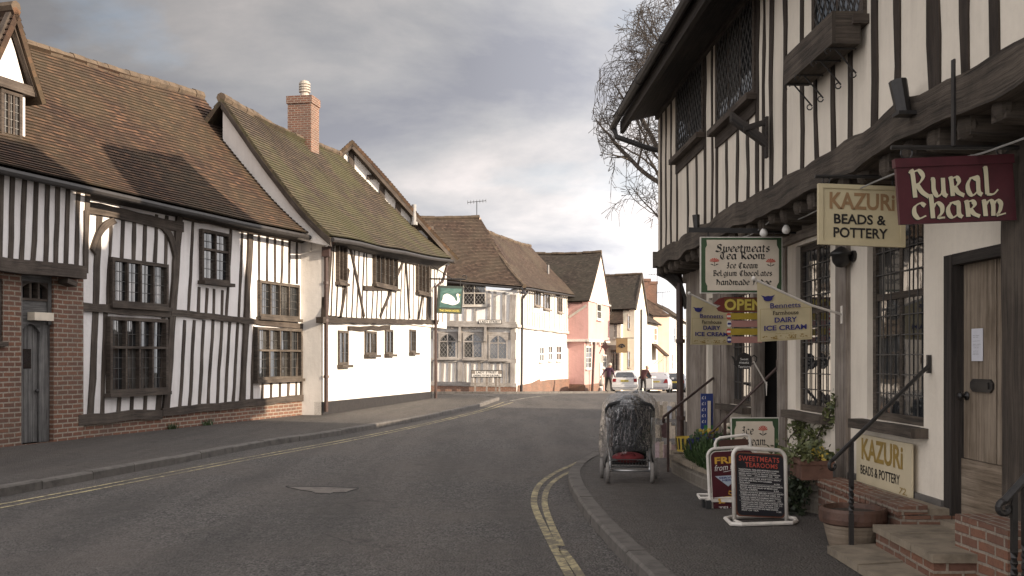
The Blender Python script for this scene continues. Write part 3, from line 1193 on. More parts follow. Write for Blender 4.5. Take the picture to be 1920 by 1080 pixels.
# timber frame: jettied left end, then the hall bays
tf = MB(FL.d)
for x in (-150, -128, -106, -84, -62, -41, -21, 0, 20, 42, 64, 86, 105, 124, 144, 161):
    yb = 488 + x * 0.098
    yt = 325 + x * 0.19
    tf.pbeam(FL, x + 5, yt - 20, x, yb, 0.10 if x < 160 else 0.12, 0.17, 0.22, 0.025)
tf.pbeam(FL, -170, 478, 163, 511, 0.24, 0.1, 0.33, 0.03)


def stud(xt, yt, xb, yb, w=0.13, o=0.02, wob=0.03):
    tf.pbeam(FL, xt, yt, xb, yb, w * 0.74, -0.06, o, wob)


PW = 0.05
stud(188, 396, 171, 780, 0.22)
for x, yb in ((229, 487), (251, 488), (271, 490), (291, 492)):
    stud(x + 3, 402, x, yb, 0.13)
stud(313, 404, 310, 580, 0.12)
stud(209, 402, 203, 575, 0.10)
stud(338, 402, 313, 772, 0.26, 0.06)
tf.pbeam(FL, 163, 388, 345, 426, 0.22, -0.05, 0.07, 0.03)
tf.pbeam(FL, 345, 405, 575, 452, 0.14, -0.05, 0.07, 0.03)
tf.pbeam(FL, 177, 472, 216, 412, 0.15, -0.05, 0.062, 0.02, curve=0.13)
tf.pbeam(FL, 285, 410, 332, 482, 0.17, -0.05, 0.062, 0.02, curve=0.2)
tf.pbeam(FL, 153, 574, 320, 588, 0.17, -0.05, 0.075, 0.03)
tf.pbeam(FL, 322, 586, 577, 613, 0.14, -0.05, 0.068, 0.03)
stud(362, 412, 355, 586, 0.11)
for x, yt in ((374, 538), (389, 540), (403, 542), (418, 544)):
    stud(x, yt, x - 2, 594, 0.12)
stud(434, 424, 425, 600, 0.12)
stud(456, 430, 449, 602, 0.12)
stud(472, 430, 456, 752, 0.25, 0.06)
for x in (486, 501, 516, 529, 543, 557):
    stud(x + 1, 440 + (x - 486) * 0.15, x, 528 + (x - 486) * 0.06, 0.12)
stud(573, 450, 568, 748, 0.20, 0.06)
for x in (344, 362, 380, 397, 414, 429, 444):
    stud(x + 3, 600, x - 6, 768 - (x - 344) * 0.12, 0.13)
for x in (224, 248, 273, 297):
    stud(x + 1, 735, x - 1, 778, 0.13)
for x in (494, 510, 526, 542):
    stud(x, 712, x - 1, 748, 0.13)
for xt, yt, xb, yb in ((199, 580, 193, 780), (307, 590, 301, 776), (477, 612, 472, 752), (560, 612, 556, 745)):
    stud(xt, yt, xb, yb, 0.13)
tf.pbeam(FL, 148, 787, 305, 776, 0.2, -0.05, 0.09, 0.03)
tf.pbeam(FL, 306, 773, 577, 745, 0.17, -0.05, 0.085, 0.03)
# jetty bracket posts at the step between the two ends
tf.pbeam(FL, 163, 395, 162, 512, 0.11, -0.1, 0.24, 0.02)
tf.build('timber_frame', M['timber_black'], inn)


def winpx(F, root, xa, xb, yt, yb, **kw):
    r = rect(F, xa, xb, yt, yb, kw.get('o', 0.0))
    return window(F, root, r[0], r[1], r[2], r[3], **kw)


GW = M['timber_grey']
winpx(FL, inn, 204, 310, 489, 573, nl=4, trans=(), proud=0.09, lead='grid', cell=(0.14, 0.21), fmat=M['timber_black'], sill=0.06)
winpx(FL, inn, 198, 307, 596, 735, nl=4, trans=(0.60,), proud=0.12, lead='grid', cell=(0.14, 0.24), fmat=M['timber_black'], sill=0.05)
winpx(FL, inn, 373, 426, 434, 529, nl=2, trans=(0.62,), proud=0.09, lead='grid', cell=(0.2, 0.22), fmat=M['timber_black'])
winpx(FL, inn, 482, 557, 530, 596, nl=4, trans=(), proud=0.09, lead='grid', cell=(0.14, 0.2), fmat=M['timber_beam'], sill=0.06)
winpx(FL, inn, 475, 560, 615, 711, nl=4, trans=(0.56,), proud=0.12, lead='grid', cell=(0.14, 0.22), fmat=M['timber_beam'], sill=0.05)

# roof
rf = MB(FL.d)
E0 = FL.w(SL0, lin(ea, eb, SL0), 0.42)
E1 = FL.w(eb[0], eb[1], 0.42)
R0 = FL.w(SL0, lin(ra, rb, SL0), -3.5)
R1 = FL.w(rb[0], rb[1], -3.5)
PR = tiled(rf, E0, E1, R0, R1, 0.12, 0.16, wob=0.018)
# back slope
B0, B1 = FL.w(SL0, 4.8, -7.4), FL.w(rb[0] + 0.8, 4.8, -7.4)
tiled(rf, B0, B1, R0, R1, 0.05, 0, course=0.3)
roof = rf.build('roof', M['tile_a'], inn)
rt = MB(FL.d)
ridge_tiles(rt, [PR(u, 1.0) + V((0, 0, -0.03)) for u in [i / 14 for i in range(15)]], 0.15)
rt.build('ridge', M['ridge'], roof)
gt = MB(FL.d)
gutter(gt, [PR(u, 0) + FL.n * 0.05 + V((0, 0, -0.13)) for u in [i / 12 for i in range(13)]], 0.065)
gt.build('gutter', M['gutter'], inn)
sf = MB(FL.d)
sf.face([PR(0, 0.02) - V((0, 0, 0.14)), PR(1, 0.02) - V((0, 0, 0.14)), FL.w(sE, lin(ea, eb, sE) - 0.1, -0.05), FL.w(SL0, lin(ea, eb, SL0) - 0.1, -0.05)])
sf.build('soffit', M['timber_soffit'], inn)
bk = MB(FL.d)
bk.fbox(FL, SL0, sE - 0.2, 0, 4.7, -7.2, -0.26)
bk.build('rear_wall', M['plaster_white'], inn)
# gable dormer at the left edge of the roof: front in the wall's direction
do = -0.75
dr = thing  # (dormer is built as parts of the inn)
c0 = FL.sz(14, 150, do)
wR = FL.sz(47, 165, do)[0]
half = wR - c0[0]
zb, zs_, zp = FL.sz(20, 262, do)[1], FL.sz(30, 160, do)[1], FL.sz(14, 42, do)[1]
dmb = MB(FL.d)
cx = c0[0]
dmb.fpoly(FL, [(cx - half, zb - 0.4), (cx + half, zb - 0.4), (cx + half, zs_), (cx, zp), (cx - half, zs_)], do - 2.6, do)
dorm = dmb.build('dormer', M['plaster_white'], inn)
dt = MB(FL.d)
dt.fbox(FL, cx - half - 0.12, cx + half + 0.12, zs_ - 0.14, zs_ + 0.04, do - 0.1, do + 0.12)
for sg in (-1, 1):
    dt.fbeam(FL, (cx + sg * (half + 0.22), zs_ - 0.10), (cx, zp + 0.12), 0.17, do + 0.03, do + 0.14, 0.0)
dt.build('bargeboard', M['timber_black'], dorm)
drf = MB(FL.d)
tl = zp + 0.26
for sg in (-1, 1):
    e0, e1 = FL.w(cx + sg * (half + 0.32), zs_ - 0.22, do + 0.2), FL.w(cx + sg * (half + 0.32), zs_ - 0.22, do - 2.4)
    r0, r1 = FL.w(cx, tl, do + 0.2), FL.w(cx, tl, do - 2.4)
    tiled(drf, e0, e1, r0, r1, 0.02, 0)
drf.build('dormer_roof', M['tile_a'], dorm)
rr = MB(FL.d)
ridge_tiles(rr, [FL.w(cx, tl, do + 0.2), FL.w(cx, tl, do - 2.4)], 0.12)
rr.build('dormer_ridge', M['ridge'], dorm)
wz1 = zs_ - 0.15
window(FL, dorm, cx - half + 0.22, FL.sz(38, 200, do)[0], zb, wz1, 3, (), do, 0.07, 0.05, 0.06, 0, 'grid', (0.12, 0.16), lmat=M['lead_pale'], sill=0.08, name='dormer_window')

# ------------------------------------------------------------------ white hotel next to it
FH = Fac(ground(603, 786), ground(808, 752))
hotel = thing('white_hotel', 'white painted hotel with slanting studs above and mossy steep tiled roof', 'hotel', FH.w(4, 0, 0))
HL = FH.L
SEU = HL + 2.1
zjt = FH.sz(700, 600, 0.0)[1]
ha, hb = FH.sz(618, 447, 0.5), FH.sz(842, 489, 0.5)
hra, hrb = FH.sz(414, 184, -2.86), FH.sz(640, 291, -2.86)
hm = MB(FH.d)
hm.fbox(FH, 0.0, HL, 0.3, zjt, -0.3, 0.0)
hm.fbox(FH, 0.02, SEU, zjt - 0.02, 5.15, -0.3, 0.08)
hm.fbox(FH, 0.0, HL, 0.0, 4.9, -6.0, -0.31)
hm.build('wall', M['plaster_hotel'], hotel)
pl = MB(FH.d)
pl.fpoly(FH, [(-0.02, -0.1), (HL, -0.1), (HL, 0.36), (-0.02, 0.46)], -0.2, 0.03)
pl.build('plinth', plain('tarred plinth', (0.016, 0.013, 0.012), 0.8, 0.5, 7, 0.5), hotel)
# return pier between inn and hotel
rp = MB(FL.d)
a, b = FL.w(sE + 0.0, 0, 0.02), FH.w(-0.02, 0, 0.0)
cpt = FH.w(-0.02, 0, -3.0)
dpt = FL.w(sE, 0, -3.0)
rp.hexa([a + V((0, 0, -0.1)), b + V((0, 0, -0.1)), cpt, dpt], [a + V((0, 0, 4.45)), b + V((0, 0, 4.45)), cpt + V((0, 0, 4.45)), dpt + V((0, 0, 4.45))])
rp.build('return_wall', M['plaster_hotel'], hotel)
ht = MB(FH.d)
ht.pbeam(FH, 606, 600, 822, 604, 0.16, -0.05, 0.15, 0.03)
ht.pbeam(FH, 655, 616, 732, 614, 0.13, -0.05, 0.06, 0.04)
ht.pbeam(FH, 618, 452, 838, 494, 0.12, -0.05, 0.16, 0.03)
x = 622.0
k = 0
while x < 836:
    lean = rnd.uniform(-1.5, 5)
    yt = 452 + (x - 618) * 0.19
    inwin = any(a - 1 < x < b + 1 for a, b in ((629, 645), (698, 741), (778, 800)))
    yb = 597 + (x - 610) * 0.03
    if inwin:
        yt = {0: 532, 1: 541, 2: 552}[0 if x < 650 else 1 if x < 760 else 2]
    ht.pbeam(FH, x + lean, yt, x - 1, yb, 0.088, 0.0, 0.094, 0.025)
    x += 9.9 - (x - 620) * 0.011
    k += 1
for x0, y0, x1, y1 in ((658, 462, 684, 594), (760, 482, 714, 594), (762, 490, 769, 597), (655, 505, 640, 594), (800, 512, 786, 597)):
    ht.pbeam(FH, x0, y0, x1, y1, 0.12, 0.0, 0.12, 0.02)
ht.pbeam(FH, 622, 455, 612, 600, 0.22, 0.0, 0.125, 0.03)
ht.pbeam(FH, 806, 490, 804, 602, 0.24, 0.0, 0.125, 0.03)
ht.pbeam(FH, 684, 540, 742, 541, 0.14, 0.0, 0.15, 0.02)
ht.build('timber_frame', M['timber_brown'], hotel)
for xa, xb, yt, yb, nl in ((629, 645, 458, 530, 2), (698, 741, 472, 537, 5), (779, 800, 487, 550, 3)):
    winpx(FH, hotel, xa, xb, yt, yb, nl=nl, o=0.08, proud=0.11, lead='grid', cell=(0.16, 0.3), fmat=M['timber_black'], sill=0.05)
for xa, xb, yt, yb, nl in ((633, 651, 620, 684, 2), (683, 704, 621, 665, 3), (721, 735, 618, 664, 2), (767, 778, 618, 661, 2)):
    winpx(FH, hotel, xa, xb, yt, yb, nl=nl, proud=0.05, lead='grid', cell=(0.16, 0.3), fmat=M['timber_beam'], sill=0.12)
hr = MB(FH.d)
hE0, hE1 = FH.w(ha[0] - 0.15, ha[1], 0.5), FH.w(hb[0], hb[1], 0.5)
hR0, hR1 = FH.w(hra[0], hra[1], -2.86), FH.w(hrb[0], hrb[1], -2.86)
PH = tiled(hr, hE0, hE1, hR0, hR1, 0.10, 0.14, wob=0.016)
tiled(hr, FH.w(0, 4.8, -6.3), FH.w(hrb[0], 4.8, -6.3), hR0, hR1, 0.05, 0, course=0.3)
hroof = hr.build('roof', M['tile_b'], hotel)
rt = MB(FH.d)
ridge_tiles(rt, [PH(i / 10, 1) for i in range(11)], 0.13)
rt.build('ridge', M['ridge'], hroof)
gt = MB(FH.d)
gutter(gt, [PH(i / 12, 0) + FH.n * 0.05 + V((0, 0, -0.12)) for i in range(13)], 0.06)
gt.build('gutter', M['gutter'], hotel)
sf = MB(FH.d)
sf.face([PH(0, 0.02) - V((0, 0, 0.14)), PH(1, 0.02) - V((0, 0, 0.14)), FH.w(SEU, 5.0, 0.0), FH.w(0, ha[1] - 0.05, 0.0)])
sf.build('soffit', M['timber_soffit'], hotel)
# limewashed gable strip above the lower neighbour, with the tiled verge overhanging it
gs = MB(FH.d)
gp = [PH(0.0, v) - FH.d * -0.10 - V((0, 0, 0.14)) for v in [i / 12 for i in range(13)]]
for p, q in zip(gp[:-1], gp[1:]):
    gs.face([p, q, V((q.x, q.y, q.z - min(2.5, 0.15 + 0.75 * max(0.0, q.z - gp[0].z)))), V((p.x, p.y, p.z - min(2.5, 0.15 + 0.75 * max(0.0, p.z - gp[0].z))))])
gs.build('gable_wall', M['plaster_hotel'], hotel)
vb = MB(FH.d)
for i in range(12):
    p, q = PH(0, i / 12) - FH.d * 0.02 - V((0, 0, 0.19)), PH(0, (i + 1) / 12) - FH.d * 0.02 - V((0, 0, 0.19))
    vb.beam(p, q, 0.20, V((0, 0, 1)), 0.07, FH.d, 0)
vb.build('bargeboard', M['timber_black'], hotel)  # dark strip standing in for the shade band under the verge tiles
# brick stack on the ridge
ch = MB(FH.d)
cc = FH.sz(569, 262, -3.0)
cz1 = FH.sz(569, 190, -3.0)[1]
c = FH.w(cc[0], cc[1] - 1.2, -3.0)
ang = math.atan2(FH.d.y, FH.d.x)
ch.d, ch.n = FH.d, FH.n
hh = cz1 - cc[1] + 1.2
ch.box(c, 0.70, 0.82, hh, ang)
ch.box(c + FH.d * 0.44 - FH.n * 0.05, 0.24, 0.62, hh - 0.004, ang)
ch.box(c + V((0, 0, hh - 0.15)), 0.77, 0.89, 0.15 + 0.10, ang)
ch.box(c + FH.d * 0.48 - FH.n * 0.05 + V((0, 0, hh - 0.146)), 0.30, 0.74, 0.15 + 0.09, ang)
chim = ch.build('chimney', M['brick_chimney'], hotel)
cp = MB()
cpz = c + V((0, 0, hh + 0.10)) + FH.d * 0.1
cp.lathe(cpz, [(0.16, 0), (0.15, 0.16), (0.13, 0.18), (0.13, 0.22)] + sum([[(0.19, 0.22 + i * 0.085), (0.19, 0.27 + i * 0.085), (0.145, 0.28 + i * 0.085), (0.145, 0.305 + i * 0.085)] for i in range(4)], []) + [(0.15, 0.58), (0.0, 0.64)], 14)
cp.build('chimney_pot', plain('pale pot', (0.42, 0.37, 0.31), 0.7, 0.3), chim)
# cross gable at the hotel's far end
_dd = (hR1 - hE1)
_a = hE1 + FH.d * 0.12 - _dd * 0.4
_b = hR1 + FH.d * 0.12 + _dd * 0.6
FG = Fac((_a.x, _a.y), (_b.x, _b.y))
gb = MB(FG.d)
apx = FG.sz(655, 272)
low = FG.sz(850, 487)
lft = (apx[0] + (apx[0] - low[0]) * 0.35, apx[1] - (apx[1] - low[1]) * 0.35)
gb.fpoly(FG, [low, apx, lft, (lft[0], 4.0), (low[0] + 1.2, 4.0)], -0.25, 0.0)
gb.build('end_gable', M['plaster_hotel'], hotel)
gt_ = MB(FG.d)
gt_.fbeam(FG, (low[0], low[1] - 0.1), (apx[0], apx[1] - 0.02), 0.2, 0.0, 0.28, 0.0)
gt_.fbeam(FG, (lft[0], lft[1] - 0.1), (apx[0], apx[1] - 0.02), 0.2, 0.0, 0.28, 0.0)
sl_ = (apx[1] - low[1]) / (apx[0] - low[0])
for px, py in ((659, 290), (716, 345), (746, 378), (775, 411), (806, 440)):
    s, z = FG.sz(px, py)
    zt = low[1] + (s - low[0]) * sl_
    gt_.fbeam(FG, (s, zt - 1.6), (s, zt), 0.2, 0.0, 0.06, 0.02)
for px, py, px2 in ((688, 332, 716), (775, 428, 812)):
    a, b = FG.sz(px, py), FG.sz(px2, py)
    gt_.fbeam(FG, a, b, 0.16, 0.0, 0.062, 0.01)
gt_.build('gable_frame', M['timber_black'], hotel)
d3 = V((-0.30, 0.954, 0)).normalized()
gr = MB(FG.d)
A_, L_ = FG.w(apx[0], apx[1] + 0.14, 0.3), FG.w(low[0] - 0.1, low[1] + 0.02, 0.3)
K_ = FG.w(lft[0], lft[1] + 0.14, 0.3)
tiled(gr, L_, L_ + d3 * 6, A_, A_ + d3 * 6, 0.03, 0, course=0.12)
tiled(gr, K_, K_ + d3 * 6, A_, A_ + d3 * 6, 0.03, 0, course=0.12)
gr.build('gable_roof', M['tile_a'], hotel)
gv = MB()
p0 = FG.w(FG.sz(772, 405)[0], FG.sz(772, 405)[1] - 0.35, 0.22)
gv.tube([p0, p0 + V((0, 0, 0.75))], 0.09, 10)
gv.tube([p0 + V((0, 0, -0.02)), p0 + V((0, 0, 0.1))], 0.14, 10)
gv.build('flue_pipe', plain('grey flue', (0.30, 0.29, 0.28), 0.5, 0.3), hotel)
# downpipes
hp = FH.w(0.02, 4.45, 0.12)
downpipe(hotel, [FH.w(0.0, 4.75, 0.35), hp, FH.w(0.02, 0.2, 0.12)], 0.055, hopper=hp, clips=[FH.w(0.02, z, 0.12) for z in (1.1, 2.6, 3.6)])
downpipe(hotel, [FH.w(hb[0] - 0.3, hb[1] - 0.2, 0.5), FH.w(HL + 0.4, 4.55, 0.35), FH.w(HL - 0.05, 4.3, 0.2), FH.w(HL - 0.05, 0.1, 0.2)], 0.055)
# ------------------------------------------------------------------ grey timbered corner house
FC = Fac((-5.4, 56.0), (0.24, 56.0))
FS = Fac((0.24, 56.0), (3.96, 66.0))
corner = thing('corner_house', 'corner house with grey studs, three arched leaded windows and hipped brown roof', 'house', (-2, 58, gz(56)))
zc = lambda px, py, o=0: FC.sz(px, py, o)[1]
cj = zc(890, 608)
ct = zc(890, 528)
cm = MB(FC.d)
cm.fbox(FC, 0, FC.L, gz(56) + 0.2, cj, -4.5, 0)
cm.fbox(FC, 0, FC.L + 0.05, cj, ct - 0.48, -1.5, 0.22)
cm.d, cm.n = FS.d, V((FS.d.y, -FS.d.x, 0))
cm.fbox(FS, 0, FS.L, -1.2, FS.sz(1015, 616)[1], -1.5, 0.0)
cm.fbox(FS, 0, FS.L, FS.sz(1015, 616)[1], FS.sz(1030, 553)[1], -0.3, 0.1)
cm.build('wall', M['plaster_far'], corner)
cpb = MB(FS.d)
pt = [FS.sz(x, y, 0.06) for x, y in ((972, 723), (998, 718), (1012, 711), (1013, 715), (1030, 712), (1071, 710))]
cpb.fpoly(FS, [(-0.05, -1.2)] + [(FS.L, -1.2), (FS.L, pt[-1][1])] + [(s, z) for s, z in pt[::-1]], -0.3, 0.08)
cpb.d, cpb.n = FC.d, V((FC.d.y, -FC.d.x, 0))
cpb.fbox(FC, 0, FC.L + 0.02, -0.8, zc(890, 722), -0.3, 0.10)
cpb.build('brick_plinth', M['brick_far'], corner)
ctf = MB(FC.d)


def cb_(x0, y0, x1, y1, w, o1=0.06, o0=-0.05, wob=0.02):
    ctf.pbeam(FC, x0, y0, x1, y1, w, o0, o1, wob)


cb_(795, 606, 968, 609, 0.32, 0.34, 0.0)
for x in (800, 826, 842, 858, 873, 891, 917, 928, 945):
    yt = 576 if 866 < x < 912 else 534 + (x - 815) * 0.11
    cb_(x, yt, x - 1, 604, 0.15 if x != 945 else 0.18, 0.27, 0.1)
cb_(962, 552, 960, 606, 0.34, 0.30, 0.1)
cb_(868, 574, 912, 576, 0.16, 0.29, 0.1)
for x in (817, 863, 911, 962):
    cb_(x, 612, x - 1, 722, 0.26, 0.10)
cb_(795, 628, 968, 630, 0.42, 0.05)
cb_(795, 674, 968, 677, 0.22, 0.11)
cb_(795, 719, 968, 722, 0.22, 0.13)
for x in (808, 830, 843, 855, 873, 886, 899, 922, 934, 946, 954):
    cb_(x, 678, x - 1, 718, 0.15, 0.055)
for x in (860, 908):
    ctf.pbeam(FC, x + 1, 640, x + 2, 613, 0.14, 0.05, 0.36, 0.0)
for i in range(13):
    s = 0.3 + i * 0.42
    ctf.fbox(FC, s, s + 0.16, cj - 0.26, cj - 0.12, 0.0, 0.24)
ctf.d = FC.d
ctf.build('timber_frame', M['timber_silver'], corner)
cst = MB(FS.d)
zb_, zt_ = FS.sz(1010, 602)[1], FS.sz(1010, 530)[1]
x = 976
while x < 1070:
    ytop, ybot = 538 + (x - 976) * 0.2, 611 + (x - 976) * 0.13
    if not any(a - 1 < x < b + 1 for a, b in ((1001, 1012), (1018, 1030), (1044, 1053))):
        cst.pbeam(FS, x, ytop, x, ybot, 0.16, 0.0, 0.14, 0.02)
    else:
        cst.pbeam(FS, x, 586, x, ybot, 0.16, 0.0, 0.14, 0.02)
    x += 4.6
cst.pbeam(FS, 970, 611, 1070, 624, 0.16, 0.0, 0.18, 0.03)
cst.build('side_studs', M['timber_pale'], corner)
r = rect(FC, 868, 911, 533, 573, 0.22)
window(FC, corner, *r, nl=2, trans=(0.58,), o=0.22, proud=0.06, fw=0.06, lead='diamond', cell=(0.2, 0.26), fmat=M['timber_pale'], lmat=M['lead_pale'], lw=0.02)
for xa, xb, yt, yb in ((822, 857, 624, 672), (868, 906, 624, 673), (916, 952, 627, 675)):
    r = rect(FC, xa, xb, yt, yb, 0.03)
    window(FC, corner, *r, nl=2, trans=(0.66,), o=0.06, proud=0.07, fw=0.09, mw=0.07, lead='diamond', cell=(0.2, 0.26), fmat=M['timber_silver'], lmat=M['lead_pale'], lw=0.022, arch=0.34)
for xa, xb, yt, yb in ((1001, 1012, 543, 574), (1018, 1030, 550, 580), (1044, 1053, 557, 586)):
    r = rect(FS, xa, xb, yt, yb, 0.1)
    window(FS, corner, *r, nl=2, o=0.12, proud=0.06, lead='grid', cell=(0.3, 0.4), fmat=M['timber_grey'], gmat=M['glass_far'], name='side_window')
for xa, xb, yt, yb in ((1010, 1019, 649, 679), (1027, 1035, 647, 677), (1042, 1052, 647, 677)):
    r = rect(FS, xa, xb, yt, yb, 0.0)
    window(FS, corner, *r, nl=2, trans=(0.5,), o=0.0, proud=0.05, fw=0.1, mw=0.09, lead=None, fmat=M['whitepaint'], gmat=M['glass'], name='side_window')
# roofs
cr = MB()
zE = zc(890, 532) + 0.0
e0, e1 = V((-6.2, 55.55, zc(815, 520))), V((0.62, 55.55, zc(975, 541)))
r0, r1 = V((-6.2, 59.6, 10.05)), V((-1.92, 59.6, 10.05))
PC = tiled(cr, e0, e1, r0, r1, 0.12, 0.12, course=0.13)
se0, se1 = e1.copy(), V((4.35, 66.0, FS.sz(1068, 553, 0.3)[1]))
sr0, sr1 = V((-1.78, 59.2, 9.25)), V((1.2, 67.0, CH + (HY - 462) / FPX * 67))
PS = tiled(cr, se0, se1, sr0, sr1, 0.10, 0.12, course=0.13)
tiled(cr, V((-6.2, 63.6, 5.6)), V((-1.9, 63.6, 5.6)), r0, r1, 0, 0, course=0.4)
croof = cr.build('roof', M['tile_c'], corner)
crt = MB()
ridge_tiles(crt, [PC(i / 8, 1) for i in range(9)], 0.14)
crt.build('ridge', M['ridge'], croof)
crt = MB()
ridge_tiles(crt, [PS(0, v) + V((0, 0, 0.02)) for v in (0, .15, .3, .45, .6, .75, .9, 1.0)], 0.15)
crt.build('ridge', M['ridge'], croof)
crt = MB()
ridge_tiles(crt, [PS(i / 6, 1) for i in range(7)], 0.13)
crt.build('ridge', M['ridge'], croof)
gab = MB()
gab.hexa([V((-1.95, 59.3, 9.0)), V((-1.60, 59.2, 9.0)), V((-1.4, 61.4, 9.0)), V((-1.8, 61.4, 9.0))], [V((-1.95, 59.5, 10.0)), V((-1.90, 59.5, 10.0)), V((-1.88, 59.7, 10.0)), V((-1.93, 59.7, 10.0))])
gab.build('gablet', M['plaster_peach'], corner)
gg = MB()
gutter(gg, [PC(i / 8, 0) + V((0, -0.05, -0.12)) for i in range(9)], 0.06)
gutter(gg, [PS(i / 8, 0) + FS.n * 0.04 + V((0, 0, -0.12)) for i in range(9)], 0.06)
gg.build('gutter', M['gutter'], corner)
downpipe(corner, [FS.w(0.9, zc(965, 545), 0.35), FS.w(0.45, zc(965, 560), 0.2), FS.w(0.42, -0.3, 0.16)], 0.07, M['iron'])
downpipe(corner, [FS.w(FS.L - 0.1, 5.4, 0.3), FS.w(FS.L - 0.2, 5.0, 0.18), FS.w(FS.L - 0.2, -0.4, 0.14)], 0.07, M['iron'])
vt = MB()
vt.tube([PC(0.18, 0.62), PC(0.18, 0.62) + V((0, 0, 0.6))], 0.1, 8)
vt.tube([PS(0.82, 0.42), PS(0.82, 0.42) + V((0, 0, 0.6))], 0.07, 8)
vt.build('vent_pipe', plain('grey vent', (0.25, 0.24, 0.23), 0.6, 0.2), corner)
lb = MB()
q = FC.w(FC.L - 0.35, zc(960, 545), 0.3)
lb.tube([q, q + V((0.6, -0.7, 0.1)), q + V((0.75, -0.85, -0.05))], 0.025, 6)
lb.lathe(q + V((0.75, -0.85, -0.25)), [(0.20, 0), (0.12, 0.14), (0.03, 0.2)], 10)
lb.build('street_lamp', M['iron'], corner)

# ------------------------------------------------------------------ pink house
gd = V((0.281, 0.96, 0)).normalized()
bd = V((-0.96, 0.281, 0))


def gabled_house(name, label, K, glen, blen, z_eave, z_apex, mw_, mt_, apex_t=0.5, over=0.3, base=None, jet=None, jo=0.35):
    """house whose gable (length glen) runs up the street from corner K and whose ridge runs back from it"""
    K = V((K[0], K[1], 0))
    gnd = gz(K.y + glen) - 1.0
    root = thing(name, label, 'house', (K.x, K.y, gz(K.y)))
    FGa = Fac((K.x, K.y), (K.x + gd.x * glen, K.y + gd.y * glen))
    FFr = Fac((K.x, K.y), (K.x + bd.x * blen, K.y + bd.y * blen))
    w = MB(FGa.d)
    zl = jet if jet is not None else gnd
    ap = glen * apex_t
    ze2 = z_eave - (0.0 if apex_t == 0.5 else 0.2)
    w.fpoly(FGa, [(0, zl), (glen, zl), (glen, ze2), (ap, z_apex), (0, z_eave)], -0.4, 0)
    w.fpoly(FGa, [(0.001, zl), (glen - 0.001, zl), (glen - 0.001, ze2 - 0.3), (ap, z_apex - 0.4), (0.001, z_eave - 0.25)], -blen, -0.401)
    if jet is not None:
        w.fbox(FGa, jo, glen, gnd, jet, -blen, -jo)
    w.build('wall', mw_, root)
    rm = MB()
    up = V((0, 0, 1))
    # front slope and back slope, oversailing the gable a little
    gov = FGa.n * over
    slope = (z_apex - z_eave) / ap
    E_0 = FGa.w(0, z_eave, 0) + FFr.n * over - up * over * slope + up * 0.12
    Rg = FGa.w(ap, z_apex + 0.12, 0)
    P1 = tiled(rm, E_0 + gov * 0.4, E_0 + bd * blen, Rg + gov * 0.4, Rg + bd * blen, 0.07, 0.08, course=0.13)
    sl2 = (z_apex - ze2) / (glen - ap)
    E_2 = FGa.w(glen, ze2, 0) - FFr.n * over - up * over * sl2 + up * 0.12
    tiled(rm, E_2 + gov * 0.4, E_2 + bd * blen, Rg + gov * 0.4, Rg + bd * blen, 0.03, 0, course=0.16)
    ro = rm.build('roof', mt_, root)
    rd = MB()
    ridge_tiles(rd, [P1(i / 6, 1) for i in range(7)], 0.13)
    rd.build('ridge', M['ridge'], ro)
    return root, FGa, FFr


pink, PG, PF = gabled_house('pink_house', 'pink jettied house with cream gable and grey brown tiled roof', (4.95, 64.5), 7.3, 5.2, 5.35, 8.75, M['plaster_pink'], M['tile_d'], 0.53, 0.25, jet=CH + (HY - 637) / FPX * 64.5)
pt_ = MB(PG.d)
jz_ = CH + (HY - 637) / FPX * 64.5
pt_.fbox(PG, -0.06, 7.3, jz_ - 0.12, jz_ + 0.05, -0.1, 0.05)
pt_.d, pt_.n = PF.d, V((PF.d.y, -PF.d.x, 0))
pt_.fbox(PF, 0.0, 5.2, jz_ - 0.118, jz_ + 0.048, -0.1, 0.05)
ze_ = 5.35
pt_.fbox(PG, -0.1, 7.4, ze_ - 0.05, ze_ + 0.06, -0.05, 0.10)
for px in (1080, 1087, 1094, 1101, 1108, 1116, 1124, 1132):
    s = PG.sz(px, 640)[0] if px > 1103 else None
    if s is not None:
        pt_.fbox(PG, s, s + 0.25, jz_ - 0.3, jz_ - 0.13, -0.3, 0.03)
pt_.build('jetty_trim', M['whitepaint'], pink)
gp_ = MB(PG.d)
ap_ = 7.3 * 0.53
gp_.fpoly(PG, [(0.05, 5.42), (7.25, 5.42), (ap_, 8.65)], 0.0, 0.03)
gp_.build('gable_panel', plaster('pale pink gable', (0.74, 0.60, 0.52), amount=0.15), pink)
fw_ = PG.sz(1121, 565)
r = rect(PG, 1118, 1127, 568, 600)
window(PG, pink, *r, nl=1, trans=(0.5,), fw=0.12, proud=0.05, lead='grid', cell=(0.4, 0.5), fmat=M['whitepaint'], gmat=M['glass_far'])
PGl = Fac(tuple(PG.w(0.35, 0, -0.35))[:2], tuple(PG.w(7, 0, -0.35))[:2])
PFl = Fac(tuple(PF.w(0.35, 0, -0.35))[:2], tuple(PF.w(5, 0, -0.35))[:2])
r = rect(PGl, 1094, 1106, 649, 692)
window(PGl, pink, max(0.25, PGl.sz(1094, 660)[0]), PGl.sz(1106, 660)[0] + 0.3, r[2], r[3], nl=2, trans=(0.5,), fw=0.10, proud=0.05, lead='grid', cell=(0.4, 0.4), fmat=M['whitepaint'], lmat=M['whitepaint'], lw=0.03)
